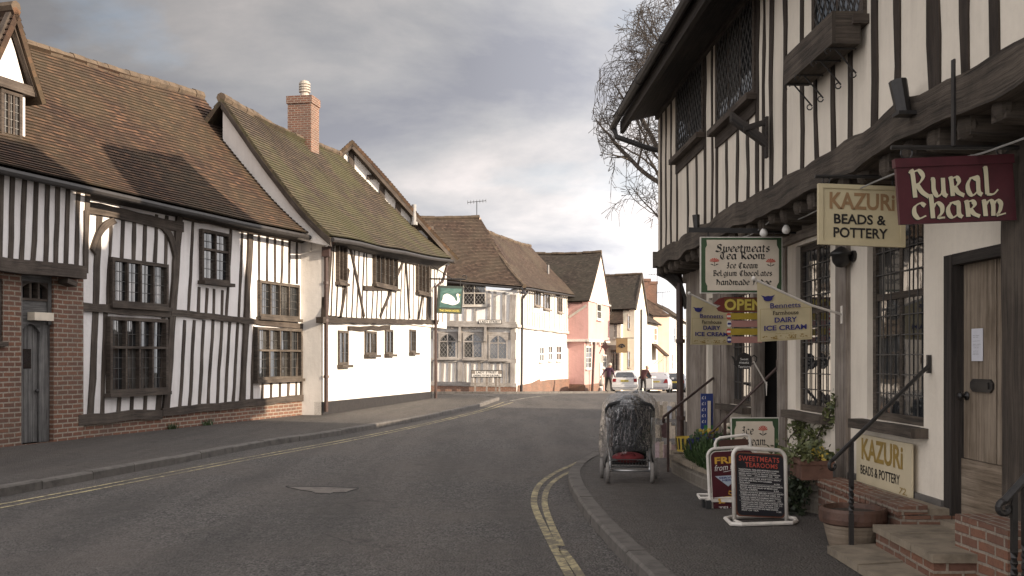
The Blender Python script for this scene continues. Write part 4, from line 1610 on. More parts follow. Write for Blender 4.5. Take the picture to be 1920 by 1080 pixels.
# white door beyond the downpipe
s0_, s1_ = PGl.sz(1124, 690)[0], PGl.sz(1139, 690)[0]
dm = MB(PGl.d)
zd = gz(70)
dm.fbox(PGl, s0_, s0_ + 1.0, zd, zd + 2.1, 0.0, 0.06)
dd = dm.build('door', M['whitepaint'], pink)
r = rect(PGl, 1128, 1135, 665, 690)
window(PGl, pink, *r, nl=2, trans=(0.5,), fw=0.1, proud=0.09, lead=None, fmat=M['whitepaint'])
bb = MB(PGl.d)
bb.fbox(PGl, 0, 6.5, -2, gz(66) + 0.55, -0.1, 0.04)
bb.d, bb.n = PFl.d, V((PFl.d.y, -PFl.d.x, 0))
bb.fbox(PFl, 0, 4, -2, gz(66) + 0.6, -0.1, 0.04)
bb.build('brick_plinth', M['brick_far'], pink)
downpipe(pink, [PG.w(1.9, jz_ - 0.1, 0.0), PG.w(1.9, gz(66), -0.15)], 0.08, M['iron_rust'])
sc_ = MB(PF.d)
sc_.fbeam(PF, (0.15, 5.0), (1.3, 4.25), 0.14, 0.0, 0.06, 0.0)
sc_.build('barge_scar', M['timber_pale'], pink)
# black star-shaped hanging sign on the pink house
hs = thing('hanging_sign', 'small dark diamond sign on iron bracket by pink house door', 'shop sign', at(1135, 650, 66.5))
q = at(1135, 650, 66.5)
mb = MB()
mb.tube([q + V((-0.35, 0.5, -0.45)), q + V((-0.05, 0, 0.4)), q + V((0.35, 0, 0.45))], 0.03, 5)
mb.build('bracket', M['iron'], hs)
mb = MB()
for a in range(8):
    a0, a1 = a * PI / 4, (a + 1) * PI / 4
    r0_, r1_ = (0.42, 0.2) if a % 2 == 0 else (0.2, 0.42)
    p0, p1 = q + V((r0_ * math.cos(a0) * .8, 0, r0_ * math.sin(a0))), q + V((r1_ * math.cos(a1) * .8, 0, r1_ * math.sin(a1)))
    mb.hexa([q + V((0, -.03, 0)), p0 + V((0, -.03, 0)), p1 + V((0, -.03, 0)), q + V((0, -.03, 0.001))], [q + V((0, .03, 0)), p0 + V((0, .03, 0)), p1 + V((0, .03, 0)), q + V((0, .03, 0.001))])
mb.build('sign_plate', plain('dark red plate', (0.04, 0.012, 0.012), 0.6, 0.2), hs)

# ------------------------------------------------------------------ buff house with the shop sign
buff, BG, BF = gabled_house('buff_house', 'cream house with narrow dark tiled gable roof beyond pink house', (9.05, 73.5), 6.0, 5.0, CH + (HY - 577) / FPX * 73.5, 7.9, M['plaster_buff'], M['tile_d'], 0.5, 0.3)
mb = MB(BG.d)
ze_ = CH + (HY - 577) / FPX * 73.5
for a, b in (((-0.1, ze_ - 0.1), (3.0, 7.95)), ((6.1, ze_ - 0.3), (3.0, 7.95))):
    mb.fbeam(BG, a, b, 0.25, 0.0, 0.14)
mb.build('bargeboard', M['timber_black'], buff)
r = rect(BF, 1151, 1158, 605, 634)
lt = MB(BF.d)
sa, sb = BF.sz(1141, 600, 0.0)[0], BF.sz(1168, 600)[0]
s_lo, s_hi = min(sa, sb), max(sa, sb)
lt.fbox(BF, s_lo, s_hi, -2, BF.sz(1150, 607)[1], 0, 0.9)
lt.build('lean_to', M['plaster_buff'], buff)
lr_ = MB()
ez, rz_ = BF.sz(1150, 606, 0.9)[1], BF.sz(1150, 580, 0)[1]
tiled(lr_, BF.w(s_lo - 0.2, ez, 1.1), BF.w(s_hi + 0.2, ez, 1.1), BF.w(s_lo, rz_, 0.02), BF.w(s_hi - 0.5, rz_, 0.02), 0.02, 0)
lr_.build('lean_to_roof', M['tile_c'], buff)
rr_ = rect(BF, 1150, 1158, 605, 634, 0.9)
window(BF, buff, *rr_, nl=2, trans=(0.5,), o=0.9, fw=0.08, proud=0.05, lead=None, fmat=M['timber_pale'])
rr_ = rect(BF, 1146, 1161, 656, 705, 0.9)
window(BF, buff, *rr_, nl=3, trans=(0.85,), o=0.9, fw=0.12, proud=0.08, lead=None, fmat=M['timber_grey'], name='shop_window')
hd = MB(BF.d)
hd.fbox(BF, rr_[0] - 0.15, rr_[1] + 0.15, rr_[3], rr_[3] + 0.35, 0.9, 1.15)
hd.build('shop_fascia', M['timber_grey'], buff)
downpipe(buff, [BG.w(2.6, ze_, 0.1), BG.w(2.4, -1.5, 0.1)], 0.08, M['iron'])
for px0, px1, y0, y1 in ((1176, 1180, 658, 690), (1176, 1180, 590, 618)):
    r = rect(BG, px0, px1, y0, y1)
    window(BG, buff, *r, nl=1, trans=(0.5,), fw=0.1, proud=0.05, lead=None, fmat=M['timber_grey'])
sg = thing('shop_sign', 'square tan sign with dark bell shape before cream house', 'shop sign', at(1166, 648, 72))
q = at(1166, 648, 72)
mb = MB()
mb.box(q - V((0, 0, 0.52)), 0.82, 0.06, 1.04)
mb.build('sign_board', plain('tan board', (0.20, 0.135, 0.06), 0.6, 0.15), sg)
mb = MB()
mb.tube(arc(q + V((0, -0.045, -0.1)), 0.2, 0, PI, 8, V((1, 0, 0)), V((0, 0, 1))), 0.05, 5)
mb.ball(q + V((0, -0.05, -0.08)), 0.1, 8, 5, (1, .4, 1))
mb.build('emblem', M['blackletter'], sg)
mb = MB()
mb.tube([q + V((-0.5, 0, 0.55)), q + V((0.9, 0.1, 0.55))], 0.025, 5)
mb.build('bracket', M['iron'], sg)

# ------------------------------------------------------------------ terrace further down the street
FT = Fac((9.95, 79.5), (13.3, 91.0))
terr = thing('cream_terrace', 'cream terraced house with tall brick stacks and small tiled porch roof', 'house', (11, 84, gz(84)))
ez = CH + (HY - 607) / FPX * 84
mb = MB(FT.d)
mb.fbox(FT, 0, FT.L, -3, ez + 0.3, -5, 0)
mb.build('wall', M['plaster_buff'], terr)
mb = MB()
rzt = CH + (HY - 545) / FPX * 86
P1 = tiled(mb, FT.w(-0.3, ez + 0.1, 0.35), FT.w(FT.L + 0.2, ez + 0.1, 0.35), FT.w(-1.5, rzt + 0.5, -2.8), FT.w(FT.L - 0.5, rzt - 0.3, -2.8), 0.05, 0.05, course=0.14)
tiled(mb, FT.w(-0.3, ez - 0.5, -6), FT.w(FT.L + 0.2, ez - 0.5, -6), FT.w(-1.5, rzt + 0.5, -2.8), FT.w(FT.L - 0.5, rzt - 0.3, -2.8), 0, 0, course=0.3)
mb.build('roof', M['tile_d'], terr)
mb = MB(FT.d)
an = math.atan2(FT.d.y, FT.d.x)
for px, yt, w_, l_ in ((1203, 528, 1.5, 0.9), (1224, 533, 0.7, 0.8)):
    q = at(px, yt, 93.5)
    mb.box((q.x, q.y, 1.5), w_, l_, q.z - 1.5)
    mb.box((q.x, q.y, q.z - 0.004), w_ + 0.14, l_ + 0.14, 0.25)
mb.build('chimney', M['brick_far'], terr)
for px0, px1, y0, y1 in ((1208, 1213, 613, 640), (1226, 1231, 614, 640), (1191, 1195, 592, 610), (1191, 1194, 668, 688), (1207, 1211, 665, 692)):
    r = rect(FT, px0, px1, y0, y1)
    window(FT, terr, *r, nl=1, trans=(0.5,), fw=0.12, proud=0.04, lead=None, fmat=M['whitepaint'], gmat=M['glass_far'])
pr = MB(FT.d)
ps = FT.sz(1226, 660)
tiled(pr, FT.w(ps[0] - 1.4, ps[1] - 0.3, 1.2), FT.w(ps[0] + 1.4, ps[1] - 0.3, 1.2), FT.w(ps[0] - 1.4, ps[1] + 0.75, 0.0), FT.w(ps[0] + 1.4, ps[1] + 0.75, 0.0), 0, 0, course=0.13)
pr.build('porch_roof', M['tile_a'], terr)
for s in (-1.2, 1.2):
    pr = MB(FT.d)
    pr.fbeam(FT, (ps[0] + s, -1.4), (ps[0] + s, ps[1] - 0.3), 0.12, 0.95, 1.07)
    pr.beam(FT.w(ps[0] + s, ps[1] - 1.1, 0.05), FT.w(ps[0] + s, ps[1] - 0.3, 1.0), 0.1, FT.d, 0.1, FT.n)
    pr.build('porch_post', M['whitepaint'], terr)

FQ = Fac((13.3, 91.2), (14.5, 91.6))
FW2 = Fac((14.5, 91.6), (22.0, 120.0))
end = thing('white_terrace', 'white rendered end house with peach flank wall far down the street', 'house', (17, 98, gz(98)))
ez2 = CH + (HY - 592) / FPX * 91
mb = MB(FQ.d)
mb.fbox(FQ, -0.4, FQ.L, -4, ez2, -6, 0.02)
mb.build('flank_wall', M['plaster_peach'], end)
mb = MB(FW2.d)
mb.fbox(FW2, 0.02, FW2.L, -4, ez2 + 0.2, -5, 0)
mb.build('wall', M['plaster_far'], end)
mb = MB()
tiled(mb, FW2.w(-0.2, ez2 + 0.1, 0.3), FW2.w(FW2.L, ez2 - 0.3, 0.3), FW2.w(-1.0, ez2 + 2.3, -3.2), FW2.w(FW2.L, ez2 + 2.2, -3.2), 0.05, 0, course=0.16)
tiled(mb, FQ.w(-0.6, ez2, 0.3), FQ.w(FQ.L, ez2, 0.3), FW2.w(-1.5, ez2 + 2.3, -4.2), FW2.w(-1.0, ez2 + 2.3, -3.2), 0.0, 0, course=0.16)
mb.build('roof', M['tile_c'], end)
for px0, px1, y0, y1 in ((1262, 1266, 612, 645), (1277, 1280, 628, 645), (1258, 1261, 662, 695)):
    r = rect(FW2, px0, px1, y0, y1)
    window(FW2, end, *r, nl=1, trans=(0.5,), fw=0.15, proud=0.05, lead=None, fmat=M['whitepaint'], gmat=M['glass_far'])
q = at(1262, 640, 98)
hs2 = thing('hanging_sign', 'small dark square sign jutting from the far white house', 'shop sign', q)
mb = MB()
mb.box(q - V((0, 0, 0.4)), 0.8, 0.06, 0.8)
mb.tube([q + V((-0.5, 0, 0.45)), q + V((1.4, 0.2, 0.45))], 0.03, 5)
mb.build('sign_plate', M['iron'], hs2)


def aerial(px, py, y, h, w, label, flip=1):
    q = at(px, py, y)
    t = thing('television_aerial', label, 'aerial', q - V((0, 0, h)), 'rooftop television aerials')
    mb = MB()
    mb.tube([q - V((0, 0, h)), q], 0.025, 5)
    mb.build('mast', M['iron'], t)
    mb = MB()
    mb.tube([q + V((-w / 2, 0, -0.05)), q + V((w / 2, 0, 0.05))], 0.018, 5)
    for i in range(7):
        c = q + V((-w / 2 + w * i / 6, 0, -0.05 + 0.1 * i / 6))
        mb.tube([c + V((0, -0.3, 0)), c + V((0, 0.3, 0))], 0.012, 4)
        mb.tube([c + V((0, 0, -0.12)), c + V((0, 0, 0.12))], 0.010, 4)
    mb.build('antenna', M['iron'], t)


aerial(894, 378, 60, 1.2, 1.1, 'thin aerial standing on the corner house ridge')
aerial(1232, 514, 85, 2.6, 1.4, 'tall aerial beside the far brick chimneys')
aerial(1243, 548, 92, 2.4, 1.2, 'lower aerial near the far white house roof')

# ------------------------------------------------------------------ street name plates and inn sign


def place_dirs(u):
    u = V(u).normalized()
    return u, V((0, 0, 1))
# ------------------------------------------------------------------ lettering


class Pan:
    """a flat panel: o its top-left corner, u to the right, v down, n out of its face; w x h metres"""

    def __init__(self, o, u, v, w, h):
        self.o, self.u, self.v = V(o), V(u).normalized(), V(v).normalized()
        self.w, self.h = w, h
        self.n = self.v.cross(self.u).normalized()

    def p(self, x, y, z=0.0):
        return self.o + self.u * (x * self.w) + self.v * (y * self.h) + self.n * z

    def slab(self, mb, x0, y0, x1, y1, z0, z1, mi=0):
        a = [self.p(x0, y1, z0), self.p(x1, y1, z0), self.p(x1, y0, z0), self.p(x0, y0, z0)]
        b = [self.p(x0, y1, z1), self.p(x1, y1, z1), self.p(x1, y0, z1), self.p(x0, y0, z1)]
        mb.hexa(a, b, mi)

    def poly(self, mb, pts, z0, z1, mi=0):
        a = [self.p(x, y, z0) for x, y in pts]
        b = [self.p(x, y, z1) for x, y in pts]
        mb.face(b, mi=mi)
        mb.face(a[::-1], mi=mi)
        for i in range(len(pts)):
            j = (i + 1) % len(pts)
            mb.face([a[i], a[j], b[j], b[i]], mi=mi)


def text_mesh(s, bold=0.0, shear=0.0, space=1.0):
    cu = bpy.data.curves.new('t', 'FONT')
    cu.body = s
    cu.size = 1.0
    cu.offset = bold
    cu.shear = shear
    cu.space_character = space
    cu.resolution_u = 3
    ob = bpy.data.objects.new('t', cu)
    col.objects.link(ob)
    bpy.context.view_layer.update()
    me = bpy.data.meshes.new_from_object(ob.evaluated_get(bpy.context.evaluated_depsgraph_get()))
    vs_ = [tuple(v.co[:2]) for v in me.vertices]
    fs = [list(p.vertices) for p in me.polygons]
    bpy.data.objects.remove(ob)
    bpy.data.curves.remove(cu)
    bpy.data.meshes.remove(me)
    return vs_, fs


def letters(mb, pan, s, x0, y0, x1, y1, z=0.003, bold=0.0, shear=0.0, space=1.0, skew=0.0):
    """fit a line of type into the box x0..x1, y0..y1 (fractions of the panel)"""
    vs_, fs = text_mesh(s, bold, shear, space)
    if not vs_:
        return
    ax, bx = min(v[0] for v in vs_), max(v[0] for v in vs_)
    ay, by = min(v[1] for v in vs_), max(v[1] for v in vs_)
    i0 = len(mb.v)
    for x, y in vs_:
        fx = (x - ax) / (bx - ax)
        fy = (y - ay) / max(1e-6, by - ay)
        mb.v.append(pan.p(x0 + (x1 - x0) * fx, y1 + (y0 - y1) * fy + skew * fx, z))
    for f in fs:
        mb.f.append([i0 + i for i in f])
        mb.uv.append([(0, 0)] * len(f))
        mb.mi.append(0)


# letter skeletons drawn with a broad pen: (advance, strokes), x-height 1, ascender 1.45
SK = {
    'R': (1.2, ["0.0,1.36 0.22,1.42 0.3,0.0", "0.22,1.38 0.62,1.48 0.88,1.15 0.62,0.78 0.42,0.72", "0.45,0.74 0.75,0.3 1.15,0.02"]),
    'u': (0.95, ["0.0,1.0 0.14,0.92 0.14,0.35 0.35,0.04 0.6,0.15 0.74,0.4", "0.76,1.02 0.76,0.2 0.95,0.0"]),
    'r': (0.95, ["0.0,0.98 0.16,0.95 0.2,0.0", "0.16,0.95 0.5,1.02 0.64,0.78 0.46,0.54 0.28,0.5", "0.34,0.52 0.55,0.2 0.92,0.0"]),
    'a': (0.95, ["0.2,0.92 0.55,1.0 0.74,0.9 0.74,0.2 0.94,0.0", "0.70,0.85 0.35,0.95 0.08,0.6 0.12,0.18 0.36,0.0 0.70,0.22"]),
    'l': (0.9, ["0.0,1.46 0.16,1.42 0.16,0.02", "0.12,0.02 0.55,0.02 0.86,0.26"]),
    'c': (0.88, ["0.80,0.82 0.52,1.0 0.16,0.78 0.10,0.34 0.36,0.02 0.82,0.18"]),
    'h': (0.95, ["0.0,1.44 0.16,1.40 0.20,0.0", "0.20,0.62 0.50,1.0 0.80,0.76 0.78,0.36 0.58,0.04 0.95,0.02"]),
    'm': (1.45, ["0.0,0.98 0.14,0.95 0.18,0.0", "0.18,0.66 0.46,1.0 0.68,0.82 0.66,0.0", "0.67,0.66 0.95,1.0 1.18,0.78 1.10,0.35 0.95,0.04 1.45,0.14"]),
    'e': (0.8, ["0.14,0.45 0.72,0.68 0.66,0.92 0.42,1.0 0.12,0.72 0.10,0.30 0.36,0.0 0.74,0.2"]),
    'w': (1.3, ["0.0,1.0 0.14,0.9 0.14,0.25 0.36,0.0 0.62,0.25 0.62,1.0", "0.62,0.25 0.84,0.0 1.12,0.25 1.16,0.8 1.0,1.02"]),
    't': (0.6, ["0.22,1.35 0.22,0.2 0.4,0.0 0.58,0.15", "0.0,0.98 0.55,0.98"]),
    's': (0.75, ["0.66,0.9 0.36,1.0 0.12,0.78 0.38,0.54 0.64,0.3 0.42,0.02 0.06,0.1"]),
    'o': (0.9, ["0.42,1.0 0.10,0.72 0.12,0.25 0.42,0.0", "0.42,1.0 0.76,0.75 0.76,0.28 0.42,0.0"]),
    'n': (1.0, ["0.0,0.95 0.16,0.9 0.16,0.0", "0.16,0.7 0.5,1.0 0.76,0.8 0.76,0.12 0.95,0.0"]),
    'i': (0.45, ["0.0,0.95 0.18,0.9 0.18,0.12 0.36,0.0", "0.14,1.34 0.24,1.30"]),
    'g': (0.9, ["0.42,1.0 0.10,0.7 0.12,0.25 0.42,0.05 0.72,0.3", "0.42,1.0 0.74,0.85 0.74,-0.2 0.4,-0.45 0.08,-0.3"]),
    'd': (0.9, ["0.1,1.4 0.45,1.1 0.76,0.7 0.72,0.2 0.42,0.0", "0.45,1.0 0.10,0.7 0.12,0.25 0.42,0.0"]),
    'f': (0.6, ["0.6,1.3 0.36,1.45 0.2,1.2 0.2,0.0", "0.0,0.95 0.5,0.95"]),
    'S': (1.2, ["1.0,1.25 0.6,1.48 0.2,1.25 0.5,0.85 0.95,0.5 0.75,0.08 0.3,0.0 -0.1,0.2", "0.1,0.75 0.9,0.95", "-0.1,0.0 0.4,0.22"]),
    'T': (1.15, ["-0.05,1.2 0.3,1.45 0.7,1.3 1.1,1.48", "0.5,1.3 0.15,0.9 0.15,0.35 0.55,0.0 1.0,0.25", "0.62,1.2 0.62,0.25"]),
    'I': (0.7, ["0.0,1.3 0.3,1.45 0.65,1.35", "0.38,1.38 0.42,0.3 0.2,0.0 -0.1,0.15", "0.0,0.8 0.4,0.7"]),
    'C': (1.15, ["1.0,1.2 0.7,1.45 0.25,1.2 0.10,0.6 0.4,0.02 0.8,0.0 1.05,0.25", "0.55,1.3 0.5,0.2"]),
    'B': (1.15, ["0.0,1.3 0.25,1.42 0.28,0.0", "0.2,1.4 0.7,1.46 0.9,1.15 0.55,0.8 0.3,0.76", "0.5,0.8 0.95,0.6 0.95,0.2 0.6,0.0 0.05,0.05"]),
    'H': (1.2, ["0.0,1.25 0.25,1.42 0.25,0.2 0.0,0.0", "0.25,0.75 0.65,0.95 0.95,0.7 0.95,0.15 0.7,-0.15", "0.5,1.42 0.55,1.0"]),
    'F': (1.0, ["0.0,1.3 0.3,1.46 0.65,1.34 1.0,1.46", "0.4,1.4 0.35,0.2 0.05,0.0", "0.1,0.8 0.8,0.85"]),
}
RCAP = dict(SK)


def penline(mb, pan, s, x0, y0, x1, y1, nib=0.16, ang=35, z=0.003, smooth=True, slant=0.0, thin=0.35):
    """write s with a broad nib into the box; y0..y1 spans ascender top to baseline"""
    x, strokes = 0.0, []
    for c in s:
        if c == ' ':
            x += 0.7
            continue
        adv, st = SK[c]
        for t in st:
            pts = [tuple(float(q) for q in w.split(',')) for w in t.split()]
            pts = [(p[0] + x + slant * p[1], p[1]) for p in pts]
            if smooth and len(pts) > 2:
                pts = [(p.x, p.y) for p in smoothpath([V(p) for p in pts], 5)]
            strokes.append(pts)
        x += adv + 0.16
    tot = x - 0.16
    sx, sy = (x1 - x0) / tot, (y1 - y0) / 1.45
    a = math.radians(ang)
    nx, ny = nib * math.cos(a) / 2, nib * math.sin(a) / 2
    hx = nib * thin / 2
    k = 0
    for pts in strokes:
        zz_ = z + (k % 7) * 0.00018
        k += 1

        def W(px, py):
            return pan.p(x0 + px * sx, y1 - py * sy, zz_)
        ring = []
        for i, p in enumerate(pts):
            q0, q1 = pts[max(0, i - 1)], pts[min(len(pts) - 1, i + 1)]
            dx, dy = q1[0] - q0[0], q1[1] - q0[1]
            L = math.hypot(dx, dy) or 1
            tx, ty = dx / L, dy / L
            # half width across the stroke: the nib's extent, never thinner than a hairline
            cr = max(hx, abs(-ty * nx + tx * ny))
            ring.append(((p[0] + ty * -cr, p[1] + tx * cr), (p[0] + ty * cr, p[1] - tx * cr)))
        for (a0, b0), (a1, b1) in zip(ring[:-1], ring[1:]):
            i0 = len(mb.v)
            mb.v += [W(*a0), W(*b0), W(*b1), W(*a1)]
            mb.f.append([i0, i0 + 1, i0 + 2, i0 + 3])
            mb.uv.append([(0, 0)] * 4)
            mb.mi.append(0)


def round_rect(x0, y0, x1, y1, rx, ry, n=5):
    pts = []
    for cx_, cy_, a0 in ((x1 - rx, y0 + ry, -PI / 2), (x1 - rx, y1 - ry, 0), (x0 + rx, y1 - ry, PI / 2), (x0 + rx, y0 + ry, PI)):
        for i in range(n + 1):
            a = a0 + PI / 2 * i / n
            pts.append((cx_ + rx * math.cos(a), cy_ + ry * math.sin(a)))
    return pts


def flower_mark(pan, root, cx_, cy_, sx, sy, z=0.003):
    """small painted carnation: red head, dark stem and leaves"""
    r = MB()
    for k in range(7):
        a = math.radians(200 + k * 140 / 6) if False else math.radians(-170 + k * 160 / 6)
        ca, sa = math.cos(a), math.sin(a)
        tip = (cx_ + sx * ca, cy_ + sy * 0.1 + sy * sa)
        wv = (-sa * sx * 0.17, ca * sy * 0.17)
        r.face([pan.p(cx_, cy_ + sy * 0.35, z + k * 1e-4), pan.p(tip[0] - wv[0], tip[1] - wv[1], z + k * 1e-4), pan.p(tip[0] + ca * sx * .12, tip[1] + sa * sy * .12, z + k * 1e-4), pan.p(tip[0] + wv[0], tip[1] + wv[1], z + k * 1e-4)])
    r.build('flower_emblem', M['redletter'], root)
    g = MB()
    g.face([pan.p(cx_ - sx * .06, cy_ + sy * .3, z), pan.p(cx_ + sx * .06, cy_ + sy * .3, z), pan.p(cx_ + sx * .06, cy_ + sy * 1.6, z), pan.p(cx_ - sx * .06, cy_ + sy * 1.6, z)])
    for sg in (-1, 1):
        g.face([pan.p(cx_, cy_ + sy * 1.5, z + 2e-4), pan.p(cx_ + sg * sx * .5, cy_ + sy * .9, z + 2e-4), pan.p(cx_ + sg * sx * .95, cy_ + sy * .95, z + 2e-4), pan.p(cx_ + sg * sx * .5, cy_ + sy * 1.3, z + 2e-4)])
    g.build('stem_emblem', M['blackletter'], root)


# street name plate fixed to the jetty of the corner house
FCo = 0.36
def plate(label, xa, xb, yt, yb, o, words, posts=None):
    s0, s1, z0, z1 = rect(FC, xa, xb, yt, yb, o)
    t = thing('street_sign', label, 'street sign', FC.w((s0 + s1) / 2, z0, o))
    pan = Pan(FC.w(s0, z1, o), FC.d, (0, 0, -1), s1 - s0, z1 - z0)
    mb = MB()
    pan.slab(mb, -0.015, -0.09, 1.015, 1.09, -0.03, 0.0)
    mb.build('border', M['blackletter'], t)
    mb = MB()
    pan.slab(mb, 0.01, 0.04, 0.99, 0.96, 0.0, 0.006)
    mb.build('plate', M['whitepaint'], t)
    mb = MB()
    for w_ in words:
        letters(mb, pan, w_[0], *w_[1], z=0.012, bold=0.012)
    mb.build('lettering', M['blackletter'], t)
    if posts:
        mb = MB()
        for f in posts:
            mb.fbox(FC, s0 + (s1 - s0) * f - 0.05, s0 + (s1 - s0) * f + 0.05, gz(55) - 0.3, z1, o - 0.10, o - 0.035)
        mb.build('post', M['timber_grey'], t)
    return t


plate('white street name plate fixed to jetty above arched windows', 898, 940, 600, 606.5, 0.37, [('LADY STREET', (0.06, 0.16, 0.94, 0.84))])
t = plate('low double street name board on short posts below arched windows', 884, 941, 695, 707, 0.9, [('LADY STREET', (0.16, 0.06, 0.84, 0.44)), ('LEADING TO THE GUILDHALL', (0.06, 0.60, 0.94, 0.90))], (0.12, 0.5, 0.8, 0.92))
s0, s1, z0, z1 = rect(FC, 884, 941, 695, 707, 0.9)
mb = MB()
mb.fbox(FC, s0, s0 + (s1 - s0) * 0.12, z1 - (z1 - z0) * 0.48, z1, 0.9, 0.912)
mb.fbox(FC, s1 - (s1 - s0) * 0.12, s1, z1 - (z1 - z0) * 0.48, z1, 0.9, 0.912)
mb.build('end_block', M['timber_grey'], t)

# hanging inn sign with a painted white swan
sw = thing('inn_sign', 'green framed hanging inn sign with painted white swan', 'inn sign', at(845, 585, 36.6))
swq = at(823, 536, 36.6)
u_ = (at(868, 538, 36.9) - swq)
pan = Pan(swq, u_, V((-0.06, 0, -1)), u_.length, (at(823, 536, 36.6) - at(820, 586, 36.6)).length)
mb = MB()
pan.slab(mb, -0.02, -0.02, 1.02, 1.02, -0.08, 0.0)
mb.build('sign_board', plain('dark green board', (0.012, 0.026, 0.019), 0.5, 0.2), sw)
mb = MB()
pan.slab(mb, 0.07, 0.07, 0.95, 0.80, 0.0, 0.006)
k_ = NM('painted water and sky')
gq = k_.noise(k_.pos((1, 1, 3)), 2.2, 4, 0.6)
mb.build('painted_panel', k_.done(k_.ramp(gq, [(0.3, (0.015, 0.05, 0.045)), (0.5, (0.035, 0.10, 0.085)), (0.7, (0.10, 0.19, 0.16))]), 0.5), sw)
mb = MB()
body = smoothpath([V(p) for p in ((0.12, 0.60), (0.18, 0.50), (0.20, 0.36), (0.34, 0.28), (0.52, 0.33), (0.66, 0.42), (0.72, 0.52), (0.78, 0.54), (0.80, 0.46), (0.76, 0.36), (0.74, 0.30), (0.79, 0.26), (0.87, 0.29), (0.90, 0.33), (0.86, 0.37), (0.90, 0.48), (0.88, 0.58), (0.78, 0.66), (0.60, 0.70), (0.40, 0.66), (0.24, 0.64))], 4)
pan.poly(mb, [(p.x, p.y) for p in body], 0.006, 0.011)
mb.build('painted_swan', M['plaster_white'], sw)
mb = MB()
pan.slab(mb, 0.86, 0.28, 0.90, 0.345, 0.011, 0.013)
mb.build('painted_beak', M['orangeletter'], sw)
mb = MB()
pan.slab(mb, 0.03, 0.84, 0.97, 0.98, 0.0, 0.006)
mb.build('name_band', plain('olive band', (0.05, 0.055, 0.012), 0.5, 0.2), sw)
mb = MB()
letters(mb, pan, 'THE SWAN HOTEL', 0.08, 0.875, 0.92, 0.955, 0.009, 0.015)
mb.build('lettering', M['yellowletter'], sw)
mb = MB()
hw_ = FH.w(FH.sz(808, 525, 0.2)[0], swq.z + 0.28, 0.05)
tp = V((swq.x, swq.y, hw_.z))
mb.tube([hw_, tp + u_ * 1.06], 0.035, 6)
mb.tube([hw_ + V((0, 0, 0.6)), tp + u_ * 0.55], 0.018, 5)
mb.tube([tp + u_ * 0.1, pan.p(0.1, -0.02, -0.04)], 0.015, 5)
mb.tube([tp + u_ * 0.9, pan.p(0.9, -0.02, -0.04)], 0.015, 5)
mb.tube(arc(tp + u_ * 1.06 + V((0, 0, 0.08)), 0.08, -PI / 2, PI, 10, u_.normalized(), V((0, 0, 1))), 0.018, 5)
mb.build('bracket', M['iron'], sw)
# ------------------------------------------------------------------ jettied tea room building on the right
YA, YB = -7.0, 17.9


def xw(y):
    return 3.75 - 0.035 * y


FR = Fac((xw(YA), YA), (xw(YB), YB))
shop = thing('jettied_shop', 'dark timbered jettied tea room and shop building close at right', 'shop', FR.w(10, 0, 0))
UO = 0.5          # jetty projection
sR = lambda px, py=600, o=0.0: FR.sz(px, py, o)[0]
LR_ = FR.L


def rr(xa, xb, zb, zt, o=0.0):
    a, b = sR(xa, 600, o), sR(xb, 600, o)
    return (min(a, b), max(a, b), zb, zt)


door_r = rr(1772, 1893, 0.36, 2.46)
win_k = rr(1626, 1732, 1.06, 2.92)
win_t = rr(1492, 1557, 1.03, 2.95)
door_t = rr(1412, 1457, 0.30, 2.55)
win_s = rr(1362, 1408, 0.96, 2.62)
door_s = rr(1328, 1352, 0.25, 2.6)
near_w = (FR.sz(2600, 600)[0] - 0.6, FR.sz(2600, 600)[0] + 0.6, 1.0, 2.8)
JZ = 3.26         # underside of the jetty beam
wm = MB(FR.d)
holes = [door_r, win_k, win_t, door_t, win_s, door_s, near_w]
wall_holes(wm, FR, 0, LR_, -0.1, 3.12, holes, 0.0, 0.16)
# upper storey panel and hidden sides
wm.fbox(FR, 0, LR_, 3.5, 6.15, UO - 0.2, UO)
wm.fbox(FR, LR_ - 0.2, LR_ - 0.002, 0.0, 6.1, -6.0, -0.2)
wm.fbox(FR, LR_ - 0.2, LR_ - 0.004, 3.5, 6.1, -6.0, UO - 0.202)
wm.fbox(FR, 0.0, LR_, 0.0, 6.0, -6.2, -6.0)
# far gable
wm.fpoly(FR, [(0, 0), (0.01, 0)] if False else [(LR_ - 0.21, 6.0), (LR_ - 0.01, 6.0), (LR_ - 0.01, 6.1), (LR_ - 0.21, 6.1)], -6, 0.4)
wm.build('wall', M['plaster_cream'], shop)
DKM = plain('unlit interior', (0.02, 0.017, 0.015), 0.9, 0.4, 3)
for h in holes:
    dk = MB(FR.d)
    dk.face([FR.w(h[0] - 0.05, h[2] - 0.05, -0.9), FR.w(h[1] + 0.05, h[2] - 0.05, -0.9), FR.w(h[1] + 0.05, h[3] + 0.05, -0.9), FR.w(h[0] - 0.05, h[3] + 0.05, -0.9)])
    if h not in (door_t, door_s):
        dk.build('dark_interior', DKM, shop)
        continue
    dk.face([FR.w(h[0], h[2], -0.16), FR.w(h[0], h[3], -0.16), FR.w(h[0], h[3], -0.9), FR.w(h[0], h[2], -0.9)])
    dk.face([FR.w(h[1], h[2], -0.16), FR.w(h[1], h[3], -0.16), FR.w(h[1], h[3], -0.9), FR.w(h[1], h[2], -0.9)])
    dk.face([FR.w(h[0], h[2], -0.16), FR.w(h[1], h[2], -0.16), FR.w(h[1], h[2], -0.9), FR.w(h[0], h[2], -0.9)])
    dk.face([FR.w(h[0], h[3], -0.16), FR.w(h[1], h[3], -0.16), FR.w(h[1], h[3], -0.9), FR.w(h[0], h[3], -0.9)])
    dk.build('dark_interior', DKM, shop)

